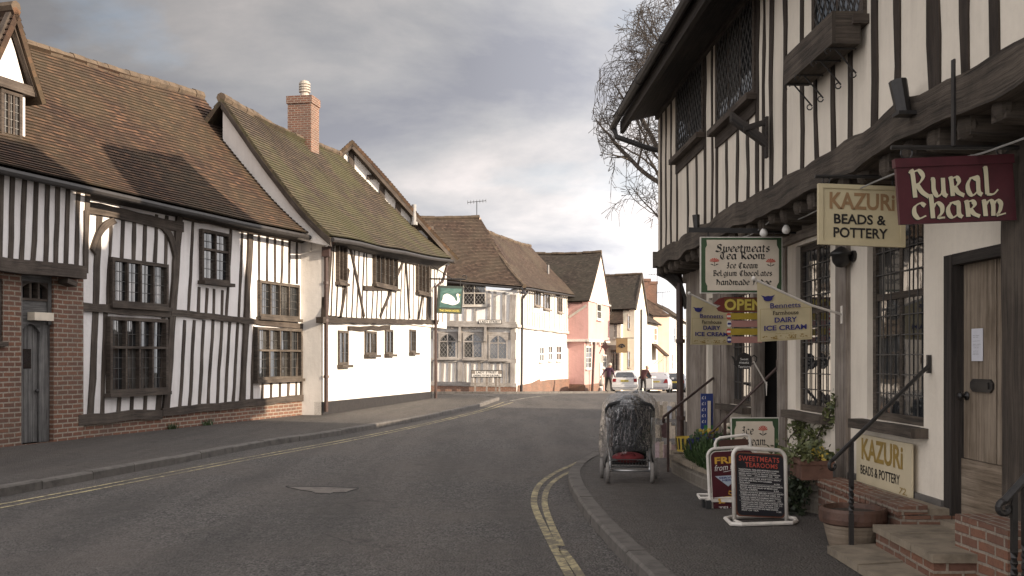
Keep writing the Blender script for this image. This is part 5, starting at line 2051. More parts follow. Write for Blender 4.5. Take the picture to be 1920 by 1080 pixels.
# grey base course
bs = MB(FR.d)
prev = 0.0
for a, b in sorted(((door_r[0], door_r[1]), (door_t[0], door_t[1]), (door_s[0], door_s[1]))) + [(LR_, LR_)]:
    bs.fbox(FR, prev, a, -0.1, 0.50, -0.1, 0.035)
    prev = b
bs.build('base_course', plain('grey base course', (0.12, 0.11, 0.10), 0.8, 0.35, 6, 0.4), shop)

# windows: deep set, leaded
wk = dict(fmat=M['timber_beam'], deep=0.09, proud=-0.055, sill=0.0)
window(FR, shop, *win_k, nl=2, trans=(0.62,), fw=0.075, mw=0.06, cell=(0.16, 0.19), lw=0.010, **wk)
window(FR, shop, *win_t, nl=2, trans=(0.60,), fw=0.075, mw=0.06, cell=(0.14, 0.19), lw=0.010, **wk)
window(FR, shop, *win_s, nl=2, trans=(0.66,), fw=0.075, mw=0.07, cell=(0.17, 0.24), lw=0.012, **wk)
window(FR, shop, *near_w, nl=3, trans=(0.62,), **wk)
for w_ in (win_k, win_t, win_s):
    sl = MB(FR.d)
    sl.fbeam(FR, (w_[0] - 0.09, w_[2] - 0.045), (w_[1] + 0.10, w_[2] - 0.045), 0.085, -0.1, 0.15, 0.006)
    sl.build('window_sill', M['timber_beam'], shop)

# frame of the ground floor
gf = MB(FR.d)


def gpost(xa, xb, z0, z1, o1, mat_mb=None, wob=0.012):
    a, b = sR(xa, 600, o1), sR(xb, 600, o1)
    (mat_mb or gf).fbeam(FR, ((a + b) / 2, z0), ((a + b) / 2, z1), abs(a - b), -0.12, o1, wob)


gpost(1566, 1586, 0.1, 3.1, 0.05)
gpost(1336, 1350, 0.1, 3.1, 0.06)
gpost(1457, 1472, 0.1, 3.1, 0.03)
gpost(1408, 1413, 0.1, 3.1, 0.03)
gpost(1352, 1362, 0.1, 3.1, 0.05)
gf.fbeam(FR, (0, 3.12), (LR_, 3.12), 0.26, -0.15, 0.06, 0.02)
gf.build('ground_frame', M['timber_grey'], shop)
cpst = MB(FR.d)
gpost(1288, 1313, 0.0, 3.2, 0.10, cpst, 0.02)
cpst.build('corner_post', M['timber_grey'], shop)
npst = MB(FR.d)
a, b = sR(1878, 700, 0.14), sR(1878, 700, 0.14) - 0.34
npst.fbeam(FR, ((a + b) / 2, 0.0), ((a + b) / 2, 3.2), 0.34, -0.1, 0.14, 0.025)
npst.build('door_post', M['timber_beam'], shop)
pil = MB(FR.d)
pil.fbox(FR, b - 0.5, b - 0.06, 0.5, 3.0, 0.0, 0.02)
pil.build('white_pilaster', M['whitepaint'], shop)

# oak plank door
dm = MB(FR.d)
d0, d1 = door_r[0] + 0.02, door_r[1] - 0.13
for k, (a, b) in enumerate(((0, .30), (.30, .62), (.62, .80), (.80, 1.0))):
    m = d0 + (d1 - d0) * (1 - (a + b) / 2)
    w_ = (d1 - d0) * (b - a) - 0.012
    dm.fbeam(FR, (m, 0.86), (m, 2.40), w_, -0.13, -0.085 + 0.004 * (k % 2), 0.0)
dm.fbeam(FR, (d0, 0.615), (d1, 0.615), 0.48, -0.13, -0.068, 0.0)
door = dm.build('door', M['timber_door'], shop)
dg = MB(FR.d)
dg.fbox(FR, d0, d1, 0.4, 2.4, -0.14, -0.131)
for f in (.30, .62, .80):
    m = d0 + (d1 - d0) * (1 - f)
    dg.fbox(FR, m - 0.005, m + 0.005, 0.86, 2.4, -0.13, -0.10)
dg.build('door_groove', M['timber_brown'], door)
q = FR.sz(1793, 741, -0.06)
kn = MB(FR.d)
kn.lathe(FR.w(d1 - 0.07, q[1], -0.08), [(0, 0.075), (0.022, 0.07), (0.03, 0.055), (0.022, 0.04), (0.011, 0.035), (0.011, 0.012), (0.035, 0.01), (0.035, 0)], 14, FR.n)
kn.build('door_handle', M['iron'], door, smooth=True)
lb = MB(FR.d)
q0, q1 = FR.sz(1820, 722, -0.07), FR.sz(1862, 722, -0.07)
s0, s1, zc_ = q1[0], q0[0], q0[1]
lb.fpoly(FR, [(s0, zc_ - 0.02), (s0 + 0.04, zc_ - 0.05), (s1 - 0.04, zc_ - 0.05), (s1, zc_ - 0.02), (s1, zc_ + 0.02), (s1 - 0.04, zc_ + 0.05), (s0 + 0.04, zc_ + 0.05), (s0, zc_ + 0.02)], -0.09, -0.064)
lb.fbox(FR, s0 + 0.05, s1 - 0.05, zc_ - 0.024, zc_ + 0.024, -0.064, -0.055)
lb.build('letter_box', M['iron'], door)
fr = MB(FR.d)
fr.fbeam(FR, (door_r[1] - 0.065, 0.36), (door_r[1] - 0.065, 2.46), 0.13, -0.14, 0.012, 0.0)
fr.fbeam(FR, (door_r[0], 2.42), (door_r[1] - 0.131, 2.42), 0.085, -0.14, 0.006, 0.0)
fr.build('door_frame', M['timber_soffit'], shop)

# paper notice pinned on the door
r = rr(1822, 1843, 0, 0)
q0, q1 = FR.sz(1823, 615, -0.08), FR.sz(1844, 615, -0.08)
pn = thing('paper_notice', 'white printed paper notice pinned on oak door', 'notice', FR.w(q0[0], 1.6, -0.08))
nz1, nz0 = FR.sz(1833, 616, -0.08)[1], FR.sz(1833, 677, -0.08)[1]
pan = Pan(FR.w(q0[0], nz1, -0.077), -FR.d, (0, 0, -1), abs(q1[0] - q0[0]), nz1 - nz0)
mb = MB()
pan.slab(mb, 0, 0, 1, 1, 0, 0.003)
mb.build('sheet', plain('white paper', (0.62, 0.62, 0.66), 0.8, 0.06), pn)
mb = MB()
for y0 in (0.2, 0.25, 0.37, 0.47, 0.52, 0.58, 0.68, 0.74, 0.78):
    letters(mb, pan, rnd.choice(['shop hours', 'open daily', 'please knock', 'ring the bell']), 0.14, y0, rnd.uniform(0.6, 0.86), y0 + 0.028, 0.0045)
mb.build('lettering', M['lead'], pn)

# ---- upper storey frame
uf = MB(FR.d)


def ustud(px, w_, z0=3.5, z1=5.95, lean=0.0, o=0.014):
    s = FR.sz(px, 300, UO)[0]
    uf.fbeam(FR, (s, z0), (s + lean, z1), w_ * 0.80, UO - 0.06, UO + o, 0.055)


W1 = (FR.sz(1270, 250, UO)[0], FR.sz(1322, 250, UO)[0])
W2 = (FR.sz(1345, 150, UO)[0], FR.sz(1419, 150, UO)[0])
W3 = (FR.sz(1528, 30, UO)[0], FR.sz(1626, 30, UO)[0])
w1 = (min(W1), max(W1), 4.86, 6.02)
w2 = (min(W2), max(W2), 4.72, 5.95)
w3 = (min(W3), max(W3), 4.50, 5.8)
for px, w_ in ((1240, 0.16), (1249, 0.11), (1259, 0.12), (1270, 0.14), (1323, 0.15), (1336, 0.11), (1345, 0.15), (1421, 0.16), (1433, 0.10), (1447, 0.15), (1473, 0.14), (1505, 0.12)):
    ustud(px, w_)
for px, w_ in ((1290, 0.11), (1307, 0.11)):
    ustud(px, w_, z1=4.75)
for px, w_ in ((1363, 0.11), (1384, 0.12), (1403, 0.12)):
    ustud(px, w_, z1=4.60)
for px, w_ in ((1531, 0.11), (1563, 0.11), (1597, 0.11)):
    ustud(px, w_, z1=4.45)
for px, w_ in ((1641, 0.16), (1685, 0.15), (1751, 0.23), (1808, 0.14), (1868, 0.14), (1950, 0.16), (2050, 0.16), (2180, 0.2), (2350, 0.16)):
    ustud(px, w_)
for s in (1.0, 2.2, 3.4, 4.6, 5.8):
    uf.fbeam(FR, (s, 3.5), (s, 5.95), 0.15, UO - 0.06, UO + 0.014, 0.03)
for w_, zz_ in ((w1, 4.79), (w2, 4.64)):
    uf.fbeam(FR, (w_[0] - 0.02, zz_ - 0.06), (w_[1] + 0.02, zz_ - 0.06), 0.2, UO - 0.05, UO + 0.03, 0.02)
uf.fbeam(FR, (0, 6.02), (LR_, 6.02), 0.2, UO - 0.1, UO + 0.06, 0.02)
uf.build('upper_studs', M['timber_brown'], shop)
jb = MB(FR.d)
jb.fbeam(FR, (0, 3.39), (LR_ + 0.05, 3.39), 0.27, UO - 0.26, UO + 0.09, 0.06, seg=120)
jb.build('jetty_beam', M['timber_beam'], shop)
s = LR_ - 0.25
while s > 0:
    jo = MB(FR.d)
    w_ = rnd.uniform(0.15, 0.21)
    z = 3.10 + rnd.uniform(-0.02, 0.02)
    p0, p1 = FR.w(s, z, -0.1), FR.w(s, z + 0.02, UO + 0.0)
    jo.beam(p0, p1, w_, FR.d, 0.17, V((0, 0, 1)), 0.03, seg=4)
    e = FR.w(s, z + 0.09, UO - 0.03)
    jo.ball(e + V((0, 0, rnd.uniform(-.01, .02))), 0.115, 8, 6, (rnd.uniform(.55, .7), rnd.uniform(.75, .95), rnd.uniform(.8, .95)))
    s -= rnd.uniform(0.40, 0.48)
    jo.build('jetty_joist', M['timber_beam'], shop)
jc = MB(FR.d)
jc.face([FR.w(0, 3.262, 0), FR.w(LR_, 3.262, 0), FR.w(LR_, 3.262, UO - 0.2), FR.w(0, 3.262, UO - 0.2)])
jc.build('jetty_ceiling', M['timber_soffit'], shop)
# curved corner bracket under the far end of the jetty
br = MB(FR.d)
pts = smoothpath([FR.w(LR_ - 0.35, 2.5, 0.08), FR.w(LR_ - 0.25, 2.8, 0.16), FR.w(LR_ - 0.15, 3.02, 0.34), FR.w(LR_ - 0.1, 3.12, UO + 0.02)], 5)
for p, q in zip(pts[:-1], pts[1:]):
    br.beam(p, q + (q - p) * 0.1, 0.22, FR.d, 0.2, V((0, 0, 1)), 0)
br.build('corner_bracket', M['timber_soffit'], shop)
for w_, nl in ((w1, 2), (w2, 3), (w3, 2)):
    window(FR, shop, *w_, nl=nl, trans=(), o=UO, fw=0.08, mw=0.05, proud=0.035, deep=-0.002, lead='diamond', cell=(0.16, 0.22), fmat=M['timber_black'], lmat=M['lead'], lw=0.011, sill=0.10, name='upper_window')
# eaves, gutter, roof
EO, EZ = 1.20, 5.93
rf = MB(FR.d)
for sa_, sb_, rz_ in ((0.0, 19.4, 10.6), (19.4, 22.1, 8.5), (22.1, LR_ + 0.35, 11.1)):
    tiled(rf, FR.w(sa_, EZ, EO), FR.w(sb_, EZ + (0.06 if sb_ > 23 else 0), EO), FR.w(sa_, rz_, -2.9), FR.w(sb_, rz_, -2.9), 0.03, 0.08, course=0.13)
    tiled(rf, FR.w(sa_, 5.6, -7), FR.w(sb_, 5.6, -7), FR.w(sa_, rz_, -2.9), FR.w(sb_, rz_, -2.9), 0, 0, course=0.4)
rf.fpoly(FR, [(LR_ - 0.1, 6.0), (LR_ - 0.0, 6.0), (LR_ - 0.0, 6.2), (LR_ - 0.1, 6.2)], -6, 0.5)
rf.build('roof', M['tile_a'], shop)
for s0_, zt_ in ((LR_ - 0.2, 10.9), (22.1, 10.9), (19.2, 10.4)):
    gm = MB(FR.d)
    gm.hexa([FR.w(s0_, 6.0, -6.2), FR.w(s0_ + 0.2, 6.0, -6.2), FR.w(s0_ + 0.2, 6.0, 0.9), FR.w(s0_, 6.0, 0.9)], [FR.w(s0_, zt_, -2.95), FR.w(s0_ + 0.2, zt_, -2.95), FR.w(s0_ + 0.2, zt_, -2.85), FR.w(s0_, zt_, -2.85)])
    gm.build('gable', M['plaster_cream'], shop)
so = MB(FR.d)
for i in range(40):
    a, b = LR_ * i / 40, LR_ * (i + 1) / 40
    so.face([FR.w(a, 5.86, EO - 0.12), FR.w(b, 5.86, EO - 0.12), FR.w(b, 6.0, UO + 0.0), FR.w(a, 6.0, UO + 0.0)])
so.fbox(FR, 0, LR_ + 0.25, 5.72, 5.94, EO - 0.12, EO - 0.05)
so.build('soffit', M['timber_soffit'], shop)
gu = MB()
gl = [FR.w(LR_ + 0.45 - i * 1.0, 5.90 - (0.03 if i == 0 else 0), EO + 0.06) for i in range(25)]
gutter(gu, gl, 0.062)
for i in range(1, 24, 2):
    gu.lathe(gl[i] + FR.d * -0.03, [(0.062, 0), (0.074, 0), (0.074, 0.06), (0.062, 0.06)], 8, FR.d)
gu.build('gutter', M['gutter'], shop)
downpipe(shop, [FR.w(LR_ + 0.36, 5.85, EO + 0.05), FR.w(LR_ + 0.34, 5.68, EO), FR.w(LR_ + 0.12, 5.42, UO + 0.12), FR.w(LR_ + 0.05, 5.35, UO - 0.2)], 0.05, M['gutter'])
dpx = at(1275, 700, 17.55)
downpipe(shop, [V((dpx.x, 17.75, 3.2)), V((dpx.x, 17.6, 2.95)), V((dpx.x, 17.5, 0.1))], 0.062, M['iron_rust'], clips=[V((dpx.x, 17.5, 0.55)), V((dpx.x, 17.5, 1.9))])
# iron brackets on the upper storey
ib = MB()
ws = FR.sz(1447, 300, UO)[0]
ib.beam(FR.w(ws, 3.95, UO + 0.05), FR.w(ws + 0.15, 4.28, UO + 0.42), 0.09, FR.d, 0.11, V((0, 0, 1)))
ib.beam(FR.w(ws, 4.22, UO + 0.05), FR.w(ws + 0.05, 4.15, UO + 0.30), 0.05, FR.d, 0.06, V((0, 0, 1)))
ib.fbox(FR, ws - 0.04, ws + 0.04, 3.85, 4.30, UO + 0.045, UO + 0.075)
ib.build('wooden_bracket', M['timber_soffit'], shop)
ir = MB()
p0 = at(1310, 418, 14.6)
p1 = at(1376, 318, 14.9)
ir.tube([p0, p0.lerp(p1, 0.5) + V((0.02, 0, -0.03)), p1], 0.012, 5)
ir.tube(arc(p1 + V((0, 0, -0.06)), 0.06, PI / 2, -PI * 0.9, 10, V((1, 0, 0)), V((0, 0, 1))) if False else arc(p1 + V((-0.05, 0, 0)), 0.05, 0, PI * 1.3, 10, V((1, 0, 0)), V((0, 0, 1))), 0.012, 5)
ir.tube(arc(p0 + V((0.06, 0, 0)), 0.06, PI, -PI * 0.6, 10, V((1, 0, 0)), V((0, 0, 1))), 0.012, 5)
ir.build('iron_scroll', M['iron'], shop)
hp = MB(FR.d)
s_ = FR.sz(1735, 210, UO)[0]
hp.tube([FR.w(s_, 3.42, UO + 0.16), FR.w(s_ + 0.03, 3.66, UO + 0.19)], 0.055, 10, 0.065)
hp.fbox(FR, s_ - 0.06, s_ + 0.06, 3.40, 3.425, UO + 0.05, UO + 0.22)
hp.build('iron_socket', M['iron'], shop)
hp = MB(FR.d)
s_ = FR.sz(1815, 160, UO)[0]
hp.fbox(FR, s_ - 0.02, s_ + 0.02, 3.05, 3.62, UO + 0.092, UO + 0.105)
hp.build('iron_strap', M['iron'], shop)
hp = MB(FR.d)
s_ = FR.sz(1322, 400, UO)[0]
hp.tube([FR.w(s_, 3.5, UO + 0.12), FR.w(s_, 3.68, UO + 0.13)], 0.045, 8, 0.055)
hp.build('iron_socket', M['iron'], shop)
# ------------------------------------------------------------------ hanging signs


def hang_board(name, label, px0, py0, px1, py1, y, tilt=0.0, dy=0.0):
    """board hung square to the shop wall, facing down the street towards the viewer"""
    tl, tr = at(px0, py0, y), at(px1, py0 + tilt, y + dy)
    bl = at(px0, py1, y)
    t = thing(name, label, 'shop sign', (tl + tr) / 2 - V((0, 0, (tl - bl).length)))
    return t, Pan(tl, tr - tl, (0, 0, -1), (tr - tl).length, (tl - bl).length)


def iron_arm(root, pan, y, x_to, drop=0.07, r=0.016):
    mb = MB()
    a = pan.p(-0.03, 0, -0.015) + V((0, 0, drop))
    b = V((x_to, a.y, a.z))
    mb.tube([a, b], r, 6)
    for f in (0.1, 0.9):
        q = pan.p(f, 0, -0.015)
        mb.tube(arc(q + V((0, 0, drop / 2)), drop / 2, 0, 2 * PI, 10, V((0, 0, 1)), pan.u), 0.006, 5)
    mb.build('bracket', M['iron'], root)


# Rural Charm
t, pan = hang_board('hanging_sign', 'maroon hanging board lettered Rural charm over oak door', 1680, 294, 1905, 420, 6.9, -8)
pan = Pan(at(1679, 298, 6.62), at(1903, 289, 6.62) - at(1679, 298, 6.62), at(1688, 421, 6.62) - at(1679, 298, 6.62), (at(1903, 289, 6.62) - at(1679, 298, 6.62)).length, (at(1688, 421, 6.62) - at(1679, 298, 6.62)).length)
mb = MB()
pan.slab(mb, 0, 0.13, 0.975, 1, -0.035, 0.0)
pan.slab(mb, -0.01, 0.0, 0.985, 0.135, -0.045, 0.012)
mb.build('sign_board', M['maroon'], t)
for nm, off, mt in (('letter_shadow', 0.012, M['blackletter']), ('lettering', 0.0, M['creamletter'])):
    mb = MB()
    zz_ = 0.002 if off else 0.005
    penline(mb, pan, 'Rural', 0.10 - off * 0.6, 0.20 + off, 0.84 - off * 0.6, 0.60 + off, nib=0.30, ang=25, z=zz_, thin=0.30)
    penline(mb, pan, 'charm', 0.11 - off * 0.6, 0.585 + off, 0.885 - off * 0.6, 0.925 + off, nib=0.31, ang=25, z=zz_, thin=0.30)
    mb.build(nm, mt, t)
iron_arm(t, pan, 6.62, 3.5, 0.08)

# Kazuri hanging board
t, pan = hang_board('hanging_sign', 'cream hanging board lettered Kazuri beads and pottery', 1532, 345, 1698, 462, 8.3)
pan = Pan(at(1534, 344, 8.3), at(1690, 350, 8.3) - at(1534, 344, 8.3), (0, 0, -1), at(1697, 350, 8.3).x - at(1534, 344, 8.3).x, at(1534, 344, 8.3).z - at(1534, 458, 8.3).z)
mb = MB()
pan.slab(mb, 0, 0, 1, 1, -0.03, 0.0)
pan.slab(mb, 0, 0, 1, 0.07, 0.0, 0.012)
pan.slab(mb, 0, 0.93, 1, 1, 0.0, 0.012)
pan.slab(mb, 0, 0.07, 0.055, 0.93, 0.0, 0.012)
pan.slab(mb, 0.945, 0.07, 1, 0.93, 0.0, 0.012)
bevel(mb.build('sign_board', M['cream_sign'], t), 0.004, 1)
mb = MB()
letters(mb, pan, 'KAZURi', 0.13, 0.13, 0.88, 0.41, 0.004, 0.028)
mb.build('name_lettering', M['brownletter'], t)
mb = MB()
letters(mb, pan, 'BEADS &', 0.18, 0.485, 0.78, 0.65, 0.004, 0.025)
letters(mb, pan, 'POTTERY', 0.175, 0.705, 0.80, 0.875, 0.004, 0.025)
mb.build('lettering', M['blackletter'], t)
iron_arm(t, pan, 8.3, 3.4, 0.06)

# Sweetmeats tea room board
t, pan = hang_board('hanging_sign', 'green framed cream hanging board lettered Sweetmeats Tea Room', 1313, 444, 1467, 550, 11.5)
mb = MB()
pan.slab(mb, 0, 0, 1, 1, -0.035, -0.001)
mb.build('sign_edge', M['whitepaint'], t)
mb = MB()
pan.slab(mb, 0.012, 0.016, 0.988, 0.984, -0.001, 0.004)
mb.build('sign_board', M['green'], t)
mb = MB()
ol = [(0.075, 0.055), (0.93, 0.055), (0.93, 0.15), (0.955, 0.22), (0.955, 0.80), (0.93, 0.87), (0.93, 0.95), (0.085, 0.95), (0.085, 0.87), (0.062, 0.80), (0.062, 0.2), (0.082, 0.15)]
pan.poly(mb, ol, 0.004, 0.008)
mb.build('sign_panel', M['cream_panel'], t)
mb = MB()
bl = dict(nib=0.36, ang=40, smooth=True, thin=0.22, z=0.010)
penline(mb, pan, 'Sweetmeats', 0.19, 0.14, 0.84, 0.265, slant=0.1, **bl)
penline(mb, pan, 'Tea Room', 0.24, 0.275, 0.79, 0.395, **bl)
penline(mb, pan, 'Ice Cream', 0.325, 0.46, 0.70, 0.555, **bl)
penline(mb, pan, 'Belgium Chocolates', 0.155, 0.60, 0.87, 0.69, **bl)
penline(mb, pan, 'Handmade Fudge', 0.19, 0.755, 0.86, 0.85, **bl)
mb.build('lettering', M['blackletter'], t)
flower_mark(pan, t, 0.17, 0.43, 0.055, 0.055, 0.010)
flower_mark(pan, t, 0.855, 0.44, 0.055, 0.055, 0.010)
ir = MB()
q0, q1 = pan.p(-0.14, -0.13, -0.02), pan.p(1.08, -0.10, -0.02)
ir.beam(q0, V((3.3, q0.y, q1.z)), 0.055, V((0, 0, 1)), 0.03, V((0, 1, 0)))
ir.tube([pan.p(0.1, 0, -0.02), pan.p(0.1, -0.12, -0.02)], 0.01, 5)
ir.tube([pan.p(0.9, 0, -0.02), pan.p(0.9, -0.11, -0.02)], 0.01, 5)
ir.build('bracket', M['iron'], t)

# two ice cream flags on white poles


def flag(label, tl, tr, br, bl_, y, dy, mount):
    P = [at(tl[0], tl[1], y), at(tr[0], tr[1], y + dy), at(br[0], br[1], y + dy), at(bl_[0], bl_[1], y)]
    t = thing('ice_cream_flag', label, 'flag', P[3], 'ice cream flags on the shop wall')
    n = (P[1] - P[0]).cross(P[3] - P[0]).normalized()
    if n.y > 0:
        n = -n
    mb = MB()
    N = 8

    def S(u, v, z=0.0):
        a = P[0].lerp(P[1], u).lerp(P[3].lerp(P[2], u), v)
        return a + n * (0.012 * math.sin(u * 7 + v * 2) * v + z)
    for z in (0.0, -0.006):
        for i in range(N):
            for j in range(N):
                mb.face([S(i / N, j / N, z), S((i + 1) / N, j / N, z), S((i + 1) / N, (j + 1) / N, z), S(i / N, (j + 1) / N, z)])
    mb.build('cloth', M['cream_sign'], t, smooth=True)
    # lettering laid on the cloth
    h_, w_ = (P[3] - P[0]).length, (P[2] - P[3]).length
    pan = Pan(P[3] + V((0, 0, h_)), (P[2] - P[3]), (0, 0, -1), w_, h_)
    top = lambda x, f: f
    mb = MB()
    letters(mb, pan, 'DAIRY', 0.30, 0.61, 0.71, 0.695, 0.018, 0.03)
    letters(mb, pan, 'ICE CREAM', 0.11, 0.74, 0.89, 0.825, 0.018, 0.03)
    mb.build('navy_lettering', M['navyletter'], t)
    mb = MB()
    letters(mb, pan, 'Bennetts', 0.22, 0.37, 0.78, 0.455, 0.018, 0.01)
    mb.build('name_lettering', M['navyletter'], t)
    mb = MB()
    cx_, cy_ = 0.18, 0.29
    mb.face([pan.p(cx_ + 0.085 * math.cos(a), cy_ + 0.045 * math.sin(a), 0.018) for a in [k * PI / 6 for k in range(12)]])
    mb.face([pan.p(cx_ - 0.13, cy_ - 0.06, 0.0184), pan.p(cx_ - 0.03, cy_ - 0.03, 0.0184), pan.p(cx_ - 0.05, cy_ + 0.02, 0.0184)])
    mb.face([pan.p(cx_ + 0.13, cy_ - 0.06, 0.0184), pan.p(cx_ + 0.05, cy_ + 0.02, 0.0184), pan.p(cx_ + 0.03, cy_ - 0.03, 0.0184)])
    mb.build('blue_emblem', M['navyletter'], t)
    mb = MB()
    letters(mb, pan, 'Farmhouse', 0.27, 0.50, 0.74, 0.57, 0.018, 0.015)
    mb.build('dark_lettering', M['timber_brown'], t)
    ol_ = MB()
    for a, b, c_, d_ in ((0.04, 0.46, 0.96, 0.464), (0.04, 0.975, 0.96, 0.979), (0.04, 0.46, 0.044, 0.979), (0.956, 0.46, 0.96, 0.979)):
        ol_.face([pan.p(a, b, 0.0175), pan.p(c_, b, 0.0175), pan.p(c_, d_, 0.0175), pan.p(a, d_, 0.0175)])
    rs = random.Random(3)
    letters(ol_, pan, 'made on the farm', 0.32, 0.865, 0.66, 0.885, 0.018)
    for k in range(34):
        x, y_ = 0.08 + 0.84 * rs.random(), 0.955 - 0.05 * rs.random() ** 1.5
        s1_ = 0.012 + 0.022 * rs.random()
        a = rs.random() * PI
        ol_.face([pan.p(x + s1_ * math.cos(a), y_ + s1_ * .6 * math.sin(a), 0.0176 + k * 1e-5), pan.p(x + s1_ * .5 * math.cos(a + 1.6), y_ + s1_ * .4 * math.sin(a + 1.6), 0.0176 + k * 1e-5), pan.p(x - s1_ * math.cos(a), y_ - s1_ * .6 * math.sin(a), 0.0176 + k * 1e-5), pan.p(x + s1_ * .5 * math.cos(a - 1.6), y_ + s1_ * .4 * math.sin(a - 1.6), 0.0176 + k * 1e-5)])
    ol_.build('border_print', M['gold'], t)
    mb = MB()
    mb.tube([P[0] + (P[0] - P[1]).normalized() * 0.03 + V((0, 0, 0.01)), P[1] + V((0, 0, 0.012)), mount], 0.013, 7)
    mb.ball(P[0] + (P[0] - P[1]).normalized() * 0.04 + V((0, 0, 0.015)), 0.024, 8, 6)
    mb.build('pole', M['whitepaint'], t)
    mb = MB(FR.d)
    mb.box(mount - V((0, 0, 0.09)), 0.03, 0.05, 0.18)
    mb.build('socket', M['whitepaint'], t)


flag('larger nearer cream flag for dairy ice cream on white pole', (1420, 528), (1522, 575), (1522, 636), (1420, 641), 9.85, 0.12, at(1580, 590, 10.1))
flag('smaller cream flag for dairy ice cream left of Open sign', (1297, 554), (1372, 590), (1372, 647), (1294, 646), 13.6, 0.15, at(1418, 612, 14.2))

# OPEN board with four coloured boards below it
q = at(1384, 572, 12.7)
t = thing('open_sign', 'red pointed Open sign with four coloured hanging boards below', 'open sign', q - V((0, 0, 0.6)))
tl, tr = at(1338, 557, 12.7), at(1432, 557, 12.7)
pan = Pan(tl, tr - tl, (0, 0, -1), (tr - tl).length, tl.z - at(1338, 586, 12.7).z)
mb = MB()
pan.poly(mb, [(0.22, 0.0), (1, 0.03), (1, 0.95), (0.22, 1.0), (0.1, 0.9), (0.06, 0.72), (0.14, 0.55), (0.0, 0.4), (0.1, 0.1)], -0.02, 0.0)
mb.build('sign_board', plain('red board', (0.15, 0.025, 0.02), 0.5, 0.2), t)
mb = MB()
pan.slab(mb, 0.22, 0.08, 0.98, 0.90, 0.0, 0.004)
mb.build('sign_panel', plain('tan brown board', (0.15, 0.075, 0.02), 0.5, 0.2), t)
mb = MB()
letters(mb, pan, 'OPEN', 0.215, 0.13, 0.97, 0.86, 0.006, 0.03)
mb.build('lettering', M['yellowletter'], t)
pinkb = plain('pink board', (0.40, 0.20, 0.17), 0.6, 0.1)
yel = plain('mustard board', (0.40, 0.29, 0.03), 0.6, 0.12)
for k, (y0, y1, mt) in enumerate(((587, 599, yel), (601, 613, pinkb), (616, 628, yel), (631, 643, pinkb))):
    tl, bl_ = at(1369 + (k % 2), y0, 12.7), at(1369, y1, 12.7)
    p2 = Pan(tl, (1, 0, 0), (0, 0, -1), 0.40, tl.z - bl_.z)
    mb = MB()
    p2.slab(mb, 0, 0, 1, 1, -0.015, 0)
    mb.build('hanging_board', mt, t)
    mb = MB()
    p2.poly(mb, round_rect(-0.11, 0.0, 0.02, 1.0, 0.05, 0.4), -0.012, 0.004)
    mb.build('flag_badge', [M['redletter'], M['whiteletter'], M['redletter'], M['navyletter']][k], t)
    mb = MB()
    p2.slab(mb, -0.10, 0.35, 0.015, 0.65, 0.004, 0.006)
    mb.build('badge_stripe', M['whiteletter'] if k != 1 else M['navyletter'], t)
mb = MB()
for f in (0.42, 0.92):
    mb.tube([pan.p(f, 0, -0.01), pan.p(f, 3.0, -0.01)], 0.005, 4)
    mb.tube([pan.p(f, 0, -0.01), pan.p(f, 0, -0.01) + V((0, 0, 0.62))], 0.005, 4)
mb.build('chain', M['iron'], t)

# black teapot sign
q = at(1396, 680, 12.6)
t = thing('teapot_sign', 'black cut out teapot sign with white writing under Open sign', 'shop sign', q - V((0, 0, 0.11)))
s_ = 1 / 1867 * 12.6


def TP(x, y):
    return (((x - 1373) * s_) / 1.0, ((y - 660) * s_) / 1.0)


pan = Pan(at(1373, 660, 12.6), (1, 0, 0), (0, 0, -1), 1.0, 1.0)
mb = MB()
ol = [(1383, 667), (1389, 663), (1396, 661), (1404, 664), (1409, 669), (1410, 678), (1408, 687), (1404, 692), (1385, 692), (1381, 688), (1377, 684), (1375, 674), (1371, 667), (1376, 669), (1380, 677), (1382, 674)]
pan.poly(mb, [TP(x, y) for x, y in ol], -0.012, 0.0)
mb.tube([pan.p(*TP(x, y), -0.006) for x, y in ((1408, 670), (1414, 666), (1419, 670), (1418, 677), (1413, 682), (1408, 683))], 0.009, 6)
mb.build('teapot_plate', M['blackletter'], t)
mb = MB()
letters(mb, pan, 'Sweet', *TP(1388, 671), *TP(1403, 675.5), 0.003)
letters(mb, pan, 'meats', *TP(1386, 678), *TP(1404, 682), 0.003)
letters(mb, pan, 'Tearooms', *TP(1384, 685), *TP(1406, 690), 0.003)
mb.build('lettering', M['whiteletter'], t)
mb = MB()
mb.tube([pan.p(*TP(1396, 662), -0.006), pan.p(*TP(1396, 644), -0.006)], 0.004, 4)
mb.build('hanger', M['iron'], t)

# furled white pole by the tea room door
t = thing('flag_pole', 'thin bare white pole slanting from tea room rail', 'pole', at(1438, 720, 12.4))
mb = MB()
mb.tube([at(1413, 678, 12.3), at(1438, 722, 12.4)], 0.009, 6)
mb.tube([at(1437, 716, 12.39), at(1437, 742, 12.4)], 0.012, 5, 0.004)
mb.build('pole', M['whitepaint'], t)

# black wall lantern
q = at(1577, 485, 9.95)
t = thing('wall_lantern', 'black hooded wall lantern under cream hanging board', 'wall lamp', q - V((0, 0, 0.1)))
mb = MB()
mb.lathe(q - V((0, 0, 0.09)), [(0.0, 0.0), (0.05, 0.012), (0.085, 0.06), (0.092, 0.12), (0.125, 0.125), (0.10, 0.155), (0.05, 0.19), (0.02, 0.21), (0, 0.215)], 18)
mb.build('lantern_hood', M['iron'], t, smooth=True)
mb = MB()
wp = FR.w(FR.sz(1603, 480)[0], q.z + 0.02, 0.0)
mb.tube([q + V((0.08, 0, 0.03)), wp], 0.022, 8)
mb.lathe(wp, [(0.055, 0), (0.055, 0.03), (0, 0.03)], 14, FR.n)
mb.build('wall_arm', M['iron'], t)

